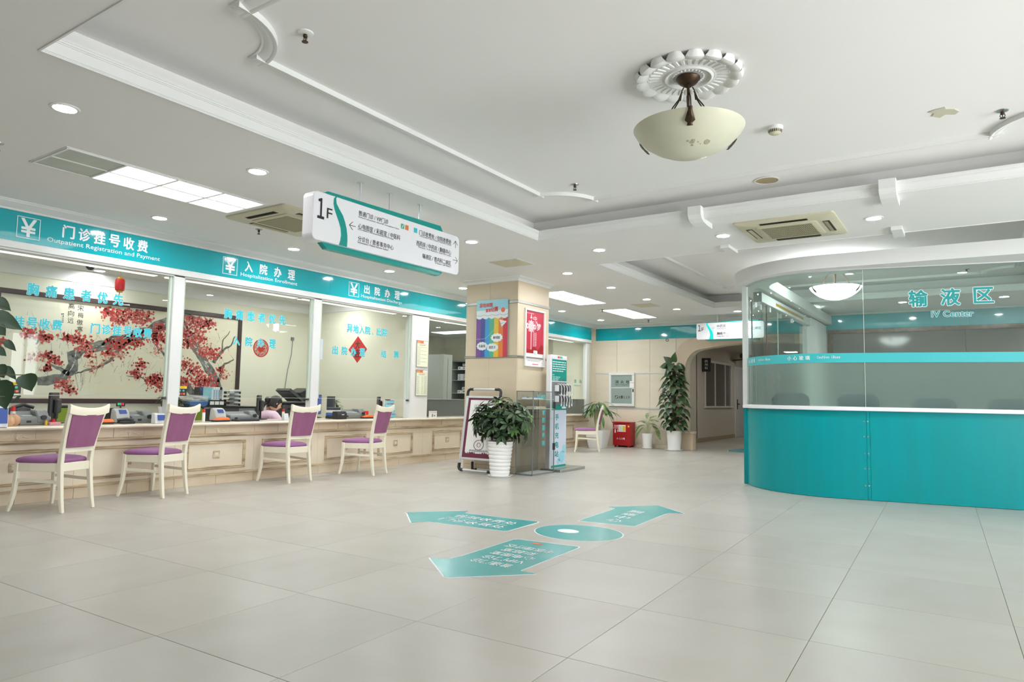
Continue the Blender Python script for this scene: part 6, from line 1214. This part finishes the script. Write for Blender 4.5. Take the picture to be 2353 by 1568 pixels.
def card_reader(y0, y1, x, lab, m_='orange'):
    t = thing('card_reader', lab, 'card reader', (x, (y0+y1)/2, ZT), 0, 'orange card readers'); n = y1-y0
    ob('base', MB().loft([[(x+a, y, z) for a, z in ((.045, ZT), (.05, ZT+.02), (-.05, ZT+.02), (-.045, ZT))] for y in (y0, y0+n*.15, y1)]), 'dark', t, bev=.003); ob('cover', MB().loft([[(x+a, y, ZT+.02+(z*f)) for a, z in ((.048, 0), (.04, .03), (-.04, .03), (-.048, 0))] for y, f in ((y0, .1), (y0+n*.3, .7), (y0+n*.45, 1.0), (y1-n*.15, 1.1), (y1, .6))]), m_, t, bev=.003, smooth=True)
card_reader(3.67, 3.79, -7.67, 'orange card reader on the worktop beside the chair nearest the camera'); card_reader(4.97, 5.17, -7.66, 'orange card reader in front of the banknote counter with violet display'); card_reader(7.48, 7.68, -7.70, 'orange card reader beside the leaflet rack')
def terminal(y, x, h_, w_, lab):
    t = thing('payment_terminal', lab, 'payment terminal', (x, y, ZT), 0, 'white payment terminals'); ob('case', MB().loft([[(x+a, y+b, z) for a, b in ((d_, -w_), (d_, w_), (-.05, w_), (-.05, -w_))] for z, d_ in ((ZT, .04), (ZT+h_*.9, .02), (ZT+h_, .0))]), 'offwhite', t, bev=.004); ob('screen', MB().loft([[(x+d_, y+b, z) for b in (-w_*.55, w_*.85)] + [(x+d_-.003, y+b, z) for b in (w_*.85, -w_*.55)] for z, d_ in ((ZT+.035, .0415), (ZT+h_*.82, .0265))]), 'screenblue', t)
terminal(2.70, -7.47, .215, .045, 'tall white payment terminal at the left picture edge'); terminal(4.235, -7.55, .115, .06, 'low white payment terminal with blue screen beside the first window post')
def monitor(y, x, rz, zt, w_, lab, scr=None):
    t = thing('computer_monitor', lab, 'monitor', (x, y, ZT), rz, 'computer monitors on the worktop'); h_ = zt-ZT; O = dict(world=False)
    ob('back_shell', MB().loft([[(d_, a*q, z) for a, z in ((-w_/2, h_), (w_/2, h_), (w_/2, h_-.30*min(1, (h_-.04)/.30)), (-w_/2, h_-.30*min(1, (h_-.04)/.30)))] for d_, q in ((-.02, 1), (0, 1), (.012, .97))]), 'dark', t, bev=.006, **O); ob('rear_bulge', MB().box(.012, .05, -w_*.3, w_*.3, h_-.22, h_-.07), 'dark', t, bev=.012, **O); ob('screen', MB().box(-.023, -.0201, -w_/2+.015, w_/2-.015, h_-.29 if h_ > .33 else .04, h_-.015), scr or 'dark', t, **O)
    ob('stand_neck', MB().box(.0, .03, -.02, .02, .01, h_-.12), 'dark', t, bev=.004, **O); ob('stand_foot', MB().lathe([(.001, 0), (.10, 0), (.10, .008), (.03, .016), (.001, .016)], (0.01, 0, 0), 20, 1, 1.1), 'dark', t, smooth=True, **O); return t
monitor(3.42, -8.15, math.radians(58), 1.05, .42, 'black monitor seen edge-on behind the grey printer in the first window'); monitor(5.92, -8.08, math.radians(48), 1.055, .36, 'black monitor seen from behind in front of the seated woman'); mo = monitor(7.08, -8.3, math.radians(-150), 1.075, .40, 'monitor with violet blue picture beside the second window post', 'screenblue'); monitor(8.22, -8.1, math.radians(50), 1.06, .34, 'narrow grey monitor back behind the chair nearest the display board')
mo2 = ob('tower_case', MB().box(-8.12, -7.98, 7.13, 7.18, ZT, 1.055), 'darkgrey', bev=.006, label='dark upright case right of the violet blue screen', cat='computer')
ps = thing('device_stack', 'stack of grey and black devices left of the printer in the third window', 'devices', (-7.88, 7.12, ZT)); 
for q, (w_, m_) in enumerate(((.075, 'dark'), (.07, 'blue'), (.068, 'offwhite'), (.06, 'darkgrey'))): ob('device', MB().box(-7.96, -7.78, 7.05-w_, 7.05+w_, ZT+.001+q*.042, ZT+.039+q*.042), m_, ps, bev=.006)
pt2 = thing('pin_pad', 'black pin pad box on the worktop before the stacked devices', 'pin pad', (-7.68, 7.0, ZT)); ob('case', side_prism(6.91, 7.09, [(-7.62, ZT), (-7.615, ZT+.08), (-7.65, ZT+.115), (-7.74, ZT+.11), (-7.75, ZT)]), 'dark', pt2, bev=.008); ob('badge', MB().box(-7.616, -7.613, 6.98, 7.03, ZT+.06, ZT+.07), 'paper', pt2)
kb = thing('keyboard', 'black keyboard on the worktop beside the monitor stand', 'keyboard', (-7.7, 5.45, ZT)); ob('tray', MB().box(-7.76, -7.62, 5.28, 5.6, ZT, ZT+.018), 'dark', kb, bev=.004); ky = MB()
for q in range(13):
    for j in range(4): ky.box(-7.75+j*.03, -7.725+j*.03, 5.29+q*.0235, 5.31+q*.0235, ZT+.018, ZT+.025)
ob('keys', ky, 'darkgrey', kb)
pr_ = thing('photocopier', 'grey multifunction printer with raised lid behind the seated woman', 'printer', (-9.0, 7.2, .76)); ob('body', MB().box(-9.3, -8.85, 6.93, 7.5, .66, .92), 'darkgrey', pr_, bev=.02); ob('paper_slot', MB().box(-8.852, -8.846, 7.0, 7.35, .83, .86), 'dark', pr_); ob('scanner_bed', MB().box(-9.3, -8.84, 6.92, 7.52, .92, .955), 'dark', pr_, bev=.01); ob('lid', MB().loft([[(-9.25, 7.06, 1.13), (-8.92, 7.06, 1.13), (-8.88, 7.30, .96), (-9.25, 7.30, .96)], [(-9.25, 7.10, 1.165), (-8.92, 7.10, 1.165), (-8.88, 7.34, .985), (-9.25, 7.34, .985)]]), 'darkgrey', pr_); ob('lid_pad', MB().loft([[(-9.22, 7.085, 1.105), (-8.95, 7.085, 1.105), (-8.92, 7.28, .972), (-9.22, 7.28, .972)], [(-9.22, 7.09, 1.115), (-8.95, 7.09, 1.115), (-8.92, 7.285, .98), (-9.22, 7.285, .98)]]), 'grey', pr_); ob('rear_feeder', MB().loft([[(-9.25, 7.36, .96), (-8.95, 7.36, .96), (-8.95, 7.5, .96), (-9.25, 7.5, .96)], [(-9.25, 7.30, 1.10), (-8.95, 7.30, 1.10), (-8.95, 7.48, 1.18), (-9.25, 7.48, 1.18)]]), 'dark', pr_, bev=.01); ob('stand', MB().box(-9.35, -8.8, 6.9, 7.55, 0, .66), 'lightgrey', pr_, bev=.004)
for nm, lab, cat, y, x, r, h_, m1_, m2_ in (('glue_stick', 'white glue stick with red cap left of the banknote counter with violet display', 'glue stick', 4.90, -7.75, .018, .15, 'paper', 'red'), ('glue_stick', 'white glue stick with red cap right of the seated woman', 'glue stick', 6.10, -7.80, .018, .15, 'paper', 'red'), ('glue_bottle', 'clear bottle with red cap behind the tan ceramic jars', 'bottle', 2.945, -7.88, .022, .185, 'offwhite', 'red'), ('ink_cup', 'small red cup beside the pink pad', 'cup', 3.25, -7.74, .022, .06, 'red', 'darkred'), ('yellow_bottle', 'tiny yellow bottle left of the pink pad', 'bottle', 3.17, -7.70, .012, .045, 'yellow', 'yellow')):
    t = thing(nm, lab, cat, (x, y, ZT)); ob('body', MB().lathe([(.001, 0), (r, 0), (r, h_*.72), (r*.8, h_*.74), (.001, h_*.74)], (x, y, ZT), 14), m1_, t, smooth=True); ob('cap', MB().lathe([(.001, h_*.74), (r*.9, h_*.74), (r*.85, h_), (.001, h_)], (x, y, ZT), 14), m2_, t, smooth=True)
for k, (y, x, r, lab) in enumerate(((2.83, -7.66, .052, 'tan round ceramic jar nearest the white payment terminal'), (2.92, -7.78, .055, 'tan round ceramic jar behind the first tan jar'))): t = thing('ceramic_jar', lab, 'jar', (x, y, ZT), 0, 'tan ceramic jars'); ob('jar_body', MB().lathe([(.001, 0), (r*.6, 0), (r*.95, r*.5), (r, r), (r*.85, r*1.55), (r*.4, r*1.9), (.001, r*1.92)], (x, y, ZT), 22), 'clay', t, smooth=True); ob('stopper', MB().lathe([(.001, r*1.9), (r*.3, r*1.9), (r*.28, r*2.08), (.001, r*2.1)], (x, y, ZT), 12), 'clay', t, smooth=True)
bt = thing('desk_phone', 'black device with strap behind the tan ceramic jars', 'device', (-8.02, 3.05, ZT)); ob('body', side_prism(2.98, 3.14, [(-7.93, ZT), (-7.95, ZT+.14), (-8.0, ZT+.18), (-8.1, ZT+.17), (-8.1, ZT)]), 'dark', bt, bev=.012); ob('handset', MB().tube([(-7.95, 2.97, ZT+.17), (-7.96, 3.06, ZT+.20), (-7.95, 3.15, ZT+.17)], .018, 8), 'dark', bt, smooth=True)
ob('pink_pad', MB().box(-7.75, -7.66, 3.19, 3.29, ZT, ZT+.028), mat('pink_sponge', rgb(226, 168, 178), .8), bev=.004, label='flat pink pad on the worktop beside the nearest chair', cat='pad')
ph_ = thing('desk_phone', 'flat black phone before the banknote counter in the first window', 'telephone', (-7.68, 3.94, ZT)); ob('body', MB().box(-7.74, -7.62, 3.87, 4.02, ZT, ZT+.03), 'dark', ph_, bev=.008); ob('handset', MB().tube([(-7.70, 3.86, ZT+.04), (-7.69, 3.95, ZT+.05), (-7.70, 4.03, ZT+.04)], .014, 8), 'darkgrey', ph_, smooth=True)
ob('desk_sign', MB().loft([[(-7.68, 6.03, ZT), (-7.68, 6.11, ZT), (-7.74, 6.11, ZT), (-7.74, 6.03, ZT)], [(-7.705, 6.035, ZT+.09), (-7.705, 6.105, ZT+.09), (-7.715, 6.105, ZT+.09), (-7.715, 6.035, ZT+.09)]]), 'offwhite', label='small white folded desk sign right of the seated woman', cat='desk sign')
rt = ob('red_stamp_box', MB().box(-7.86, -7.82, 7.65, 7.72, ZT, ZT+.11), 'red', bev=.004, label='upright red box behind the orange reader in the third window', cat='box')
lf = thing('leaflet_rack', 'clear desk rack of pale blue leaflets beside the white pier', 'leaflet rack', (-7.72, 8.13, ZT)); ob('back_plate', MB().box(-7.79, -7.78, 8.02, 8.24, ZT, ZT+.29), 'offwhite', lf)
for q in range(5): pk_ = ob('pocket', MB().box(-7.78+.02*(4-q)*.5, -7.765+.02*(4-q)*.5, 8.025, 8.235, ZT+.01+q*.055, ZT+.055+q*.055), 'skyblue', lf); ob('leaflet', MB().box(-7.765+.01*(4-q), -7.762+.01*(4-q), 8.05, 8.21, ZT+.05+q*.055, ZT+.058+q*.055), 'blue' if q % 2 == 0 else 'grey', lf)
ob('orange_leaflet', MB().box(-7.785, -7.78, 8.03, 8.15, ZT+.28, ZT+.30), 'orange', lf)
cs = thing('counter_notice', 'small white notice card on the worktop before the grey film', 'notice', (-7.49, 8.87, ZT)); ob('card', MB().box(-7.495, -7.485, 8.77, 8.97, ZT, ZT+.11), 'paper', cs); lines('print_rows', Fr((-7.485, 0, 0), (0, 1, 0)), smear(8.79, 8.95, ZT+.085, ZT+.09, 3), 'titlered', cs, .0005); lines('figure_mark', Fr((-7.485, 0, 0), (0, 1, 0)), [(8.84, 8.865, ZT+.012, ZT+.06), (8.89, 8.92, ZT+.02, ZT+.045)], 'greyprint', cs, .0005)
for k, (x, y, rz, lab) in enumerate(((-8.5, 3.70, .35, 'lime mesh office chair with black rim left of the nearest customer chair'), (-8.35, 5.17, .25, 'lime mesh office chair behind the chair below the first window post'))):
    t = thing('office_chair', lab, 'chair', (x, y, 0), rz, 'lime mesh office chairs'); O = dict(world=False); rim = [(.0, -.19*s_, z) for s_, z in ((1, .55), (1.05, .72), (.85, .85), (.4, .895), (-.4, .895), (-.85, .85), (-1.05, .72), (-1, .55))]
    ob('back_rim', MB().tube(rim+[rim[0]], .018, 8), 'dark', t, smooth=True, **O); ob('mesh_back', MB().loft([[(d_, y_, z) for _, y_, z in rim] for d_ in (-.004, .004)]), 'greenmesh', t, **O); ob('seat', MB().box(-.5, -.05, -.23, .23, .43, .50), 'dark', t, bev=.03, **O); ob('back_bar', MB().bar([(-.1, 0, .45), (.0, 0, .5), (.02, 0, .6)], .03, .02, (0, 1, 0), (1, 0, 0)), 'dark', t, **O); ob('gas_column', MB().cyl((-.27, 0, .06), (-.27, 0, .43), .03, 10), 'dark', t, **O)
    for q in range(5): an = 2*PI*q/5; ob('star_leg', MB().bar([(-.27, 0, .08), (-.27+.27*math.cos(an), .27*math.sin(an), .05)], .02, .02), 'dark', t, **O); ob('caster', MB().ball((-.27+.27*math.cos(an), .27*math.sin(an), .026), .026, 8, 6), 'dark', t, **O)
# pharmacy: cabinets with boxes
gc = thing('steel_cabinet', 'plain grey steel cabinet side behind the pharmacy window', 'cabinet', (-10.2, 12.6, 0)); ob('body', MB().box(-10.45, -9.94, 12.1, 12.42, 0, 2.04), mat('steel_cabinet_paint', rgb(168, 172, 164), .5), gc, bev=.006); ob('door_gap', MB().box(-9.945, -9.938, 12.25, 12.26, .1, 1.95), 'darkgrey', gc)
mc = thing('medicine_cabinet', 'open grey steel cabinet of medicine boxes on glass shelves', 'cabinet', (-11, 14.3, 0)); cm_ = MB()
cm_.box(-11.98, -10.2, 14.75, 14.8, 0, 2.04); cm_.box(-11.98, -10.2, 14.3, 14.75, 2.0, 2.04); cm_.box(-11.98, -10.2, 14.3, 14.75, 0, .1)
for x in (-11.98, -11.5, -10.24): cm_.box(x, x+.04, 14.3, 14.75, .1, 2.0)
ob('carcass', cm_, 'grey', mc, bev=.003); ob('open_door', MB().box(-11.49, -11.46, 13.95, 14.3, .1, 2.0), 'grey', mc)
for z in (.45, .85, 1.18, 1.52, 1.80): ob('glass_shelf', MB().box(-11.46, -10.24, 14.33, 14.75, z-.012, z), 'glassedge', mc); ob('glass_shelf', MB().box(-11.94, -11.5, 14.33, 14.75, z-.012, z), 'lightgrey', mc)
rr = random.Random(44); nb = [0]
def box_thing(x, z, w_, h_, m_, lab):
    t = thing('medicine_box', lab, 'box', (x, 14.45, z), 0, 'medicine boxes in the open cabinet'); ob('carton', MB().box(x, x+w_, 14.36, 14.5, z+.0005, z+h_), m_, t); ob('printed_band', MB().box(x+w_*.2, x+w_*.6, 14.357, 14.36, z+h_*.3, z+h_*.7), rr.choice(('blue', 'greenmesh', 'grey', 'lightblue')), t)
for z, nm, items in ((1.80, 'top', 5), (1.52, 'upper middle', 5), (1.18, 'middle', 5), (.85, 'lower', 5)):
    x = -11.3
    for k in range(items):
        w_ = rr.uniform(.10, .2); n_ = 3 if z == 1.52 else (1, 2, 2, 1, 2)[k]
        for q in range(n_): hh = .05 if z == 1.52 else rr.uniform(.06, .09); box_thing(x, z+q*.055 if z == 1.52 else z+q*.09, w_, hh if q < 1 or z == 1.52 else hh*.9, 'paper', 'white carton on %s shelf, stack %s from left, %s from below' % (nm, ORD[k], ORD[q]))
        x += w_+.015
        if x > -10.4: break
for z in (.85, 1.18, 1.52):
    for q in range(3): box_thing(-11.92+q*.13, z, .11, rr.uniform(.08, .16), rr.choice(('offwhite', 'yellow', 'darkred', 'grey')), 'carton in narrow left cabinet bay, %s from left, %s shelf' % (ORD[q], {.85: 'lower', 1.18: 'middle', 1.52: 'upper'}[z]))
# corridor fittings
for k, (y, lab) in enumerate(((18.02, 'dark hanging door sign in the corridor before the long window'), (22.25, 'dark hanging door sign in the corridor beside the white door'))):
    t = thing('corridor_sign', lab, 'sign', (-5.9, y, 1.9), 0, 'dark corridor door signs'); ob('plate', MB().box(-5.94, -5.70, y, y+.02, 1.86, 2.22), 'dark', t, bev=.004); CF_ = Fr((0, y, 0), (1, 0, 0))
    for q, ch in enumerate('药剂科' if k == 0 else '诊疗室'): txt(ch, CF_, -5.86, -5.78, 2.10-q*.09, 2.17-q*.09, 'wtxt', t, .001)
sc_ = thing('security_camera', 'black bullet camera on a wall arm inside the arch', 'camera', (-5.0, 17.0, 2.1)); ob('arm', MB().tube([(-5.94, 20.9, 2.32), (-5.75, 20.9, 2.33), (-5.55, 20.9, 2.36)], .02, 8), 'darkgrey', sc_); ob('housing', MB().tube([(-5.62, 20.7, 2.44), (-5.45, 21.1, 2.40)], [.075, .085], 10), 'dark', sc_, smooth=True)
ob('wall_mark', MB().tube([(-5.68+.03*math.cos(q*PI/8), YB-.02, 2.44+.03*math.sin(q*PI/8)) for q in range(17)], .006, 6), 'darkgrey', label='small round dark fitting on the far wall above the plants', cat='fitting', smooth=True)
# ------------------------------------------------------------ the seated woman behind the counter
def skin_body(name, chains, sub=2, roots=None):
    """chains of (x,y,z,r): one skin surface per call, chains share equal joints"""
    vs, es, rs, idx = [], [], [], {}
    for ch in chains:
        prev = None
        for x, y, z, r in ch:
            k = (round(x, 4), round(y, 4), round(z, 4))
            if k not in idx: idx[k] = len(vs); vs.append((x, y, z)); rs.append(r)
            if prev is not None and prev != idx[k]: es.append((prev, idx[k]))
            prev = idx[k]
    me = bpy.data.meshes.new(name); me.from_pydata(vs, es, []); o = bpy.data.objects.new(name, me); COL.objects.link(o)
    sk = o.modifiers.new('s', 'SKIN'); o.modifiers.new('u', 'SUBSURF').levels = sub
    for i, d in enumerate(me.skin_vertices[0].data): rr_ = rs[i]; d.radius = rr_ if isinstance(rr_, tuple) else (rr_, rr_); d.use_root = i == 0
    dg = bpy.context.evaluated_depsgraph_get(); nm = bpy.data.meshes.new_from_object(o.evaluated_get(dg)); bpy.data.objects.remove(o)
    r = ([tuple(v.co) for v in nm.vertices], [tuple(p.vertices) for p in nm.polygons]); bpy.data.meshes.remove(nm); return r
pw = thing('person', 'seated woman in pale pink coat with dark tied hair, head bent over her desk', 'person', (-8.42, 6.27, 0), math.radians(0))
# local frame: she faces +Y (towards the right of the picture), slightly turned to the counter (+X)
hips = (0, -.06, .40, .12); F_ = lambda x, y, z, r: (x, y, z, r)
spine = [hips, (0, -.05, .50, .125), (0, -.01, .60, .12), (0, .03, .70, (.15, .11)), (0, .055, .775, (.12, .085)), (.004, .085, .83, .05), (.008, .115, .87, .047)]
def arm(s):
    return [(0, .055, .775, (.12, .085)), (s*.13, .05, .765, .055), (s*.17, .06, .735, .05), (s*.20, .14, .63, .042), (s*.19, .19, .575, .038), (s*.13, .30, .60, .033), (s*.09, .38, .625, .026), (s*.085, .41, .63, .026)]
def legc(s): return [hips, (s*.09, -.02, .40, .085), (s*.10, .18, .42, .078), (s*.11, .36, .42, .062), (s*.11, .38, .36, .055), (s*.11, .36, .20, .048), (s*.11, .34, .07, .038), (s*.11, .36, .035, .035), (s*.11, .46, .025, .030)]
def fingers(s):
    out = []
    for q, (dx, l) in enumerate(((-.022, .07), (-.008, .08), (.007, .078), (.021, .062))):
        b = (s*.085, .41, .63); x0 = s*.085+dx
        out.append([(*b, .026), (x0, .435, .632, .0095), (x0, .435+l*.45, .630, .0088), (x0, .435+l*.8, .620, .008), (x0, .435+l, .608, .007)])
    out.append([(s*.085, .41, .63, .026), (s*.085-s*.03, .415, .625, .011), (s*.085-s*.045, .44, .618, .0095), (s*.085-s*.046, .462, .612, .008)])
    return out
chains = [spine, arm(1), arm(-1), legc(1), legc(-1)] + fingers(1) + fingers(-1)
bv, bf = skin_body('body', chains, 2)
body = MB().add(bv, bf); hc = V((.015, .155, .935)); tilt = Matrix.Rotation(math.radians(-28), 3, 'X') @ Matrix.Rotation(math.radians(-22), 3, 'Z')
hv = []; NU, NV = 28, 20; hm = MB()
for i in range(NV+1):
    th = PI*i/NV; row = []
    for j in range(NU):
        ph = 2*PI*j/NU; x, y, z = math.sin(th)*math.cos(ph), math.sin(th)*math.sin(ph), -math.cos(th)
        p = V((x*.074, y*.092, z*.112))
        if z < 0: p.x *= 1-.28*(-z)**1.5; p.y = p.y*(1-.22*(-z)) + (.014*(-z) if y > 0 else .0)   # jaw and chin
        fr_ = max(0, y)**4
        p.y += fr_*(.020*math.exp(-((z+.18)/.14)**2-(x/.20)**2) - .008*math.exp(-((z-.08)/.12)**2-((abs(x)-.35)/.16)**2) + .006*math.exp(-((z+.52)/.08)**2-(x/.25)**2))
        row.append(p)
    hv.append(row)
hm.loft([[hc+tilt @ p for p in row] for row in hv]); body.add(hm.v, hm.f)
for s in (-1, 1):
    er = MB().ball((0, 0, 0), .028, 10, 6, .32, .62, 1.0); body.add([hc+tilt @ (V(p)+V((s*.072, -.008, -.008))) for p in er.v], er.f)
pb = ob('body', body, 'skin', pw, smooth=True, world=False)
coat = [[(0, -.06, .40, .15), (0, -.05, .50, .148), (0, -.01, .60, .14), (0, .03, .70, (.172, .128)), (0, .055, .775, (.142, .103)), (.003, .078, .815, .062)], [(0, .055, .775, (.142, .103)), (.14, .05, .765, .07), (.175, .06, .735, .066), (.205, .14, .63, .056), (.195, .19, .575, .052), (.135, .30, .60, .046), (.105, .35, .615, .042)], [(0, .055, .775, (.142, .103)), (-.14, .05, .765, .07), (-.175, .06, .735, .066), (-.205, .14, .63, .056), (-.195, .19, .575, .052), (-.135, .30, .60, .046), (-.105, .35, .615, .042)]]
cv, cf = skin_body('coat', coat, 2); ob('coat', MB().add(cv, cf), 'pinkcoat', pw, smooth=True, world=False)
tr3 = [[(s*.09, .0, .40, .10), (s*.10, .18, .42, .092), (s*.11, .36, .42, .074), (s*.11, .38, .36, .066), (s*.11, .36, .20, .058), (s*.11, .34, .09, .052)] for s in (-1, 1)]
tm_ = MB()
for c_ in tr3: v_, f_ = skin_body('t', [c_], 1); tm_.add(v_, f_)
ob('trousers', tm_, 'pinkcoat', pw, smooth=True, world=False)
hrm = MB(); rows = []
for i in range(11):
    th = PI*(.10+.90*i/10)
    row = []
    for j in range(NU):
        ph = 2*PI*j/NU; x, y, z = math.sin(th)*math.cos(ph), math.sin(th)*math.sin(ph), -math.cos(th)
        lim = -.62 if y < .15 else (.30+.25*y)          # hair line: low behind, high over the face
        z2 = max(z, lim); r_ = math.sqrt(max(0, 1-z2*z2)) if z2 > z else math.sin(th)
        p = V((math.cos(ph)*r_*.083, math.sin(ph)*r_*.102-.004, z2*.122)); row.append(hc+tilt @ p)
    rows.append(row)
hrm.loft(rows); hrm.ball(hc+tilt @ V((0, -.125, .0)), .038, 12, 8, 1, 1, 1.15); hrm.tube([hc+tilt @ V((-.01, -.11, -.02)), hc+tilt @ V((-.02, -.135, -.08)), hc+tilt @ V((-.025, -.125, -.145))], [.03, .028, .012], 8)
for s in (-1, 1): hrm.tube([hc+tilt @ V((s*.072, .035, .06)), hc+tilt @ V((s*.078, .03, .0)), hc+tilt @ V((s*.072, .02, -.05))], [.014, .012, .004], 6)
ob('hair', hrm, 'hair', pw, smooth=True, world=False)
gl = MB()
for s in (-1, 1): gl.tube([hc+tilt @ V((s*.03+.022*math.cos(q*PI/6), .097, -.002+.016*math.sin(q*PI/6))) for q in range(13)], .0016, 5); gl.tube([hc+tilt @ V((s*.052, .095, .002)), hc+tilt @ V((s*.074, .03, .004)), hc+tilt @ V((s*.074, -.015, -.002))], .0016, 5)
ob('spectacles', gl, 'dark', pw, world=False); ey = MB()
for s in (-1, 1): ey.ball(hc+tilt @ V((s*.03, .084, -.002)), .008, 8, 6, 1.3, .6, .6)
ob('eyes', ey, 'dark', pw, world=False, smooth=True); ob('mouth', MB().tube([hc+tilt @ V((x, .088-abs(x)*.25, -.062)) for x in (-.02, -.01, 0, .01, .02)], [.001, .004, .005, .004, .001], 6), mat('lips', rgb(190, 110, 104), .5), pw, world=False, smooth=True)
st2 = thing('office_stool', 'dark office seat under the seated woman behind the counter', 'chair', (-8.42, 6.2, 0)); ob('seat', MB().box(-8.63, -8.21, 5.99, 6.42, .25, .30), 'dark', st2, bev=.02); ob('column', MB().cyl((-8.42, 6.2, .03), (-8.42, 6.2, .26), .03, 10), 'dark', st2)
for q in range(5): an = 2*PI*q/5; ob('star_leg', MB().bar([(-8.42, 6.2, .05), (-8.42+.25*math.cos(an), 6.2+.25*math.sin(an), .025)], .02, .022), 'dark', st2)
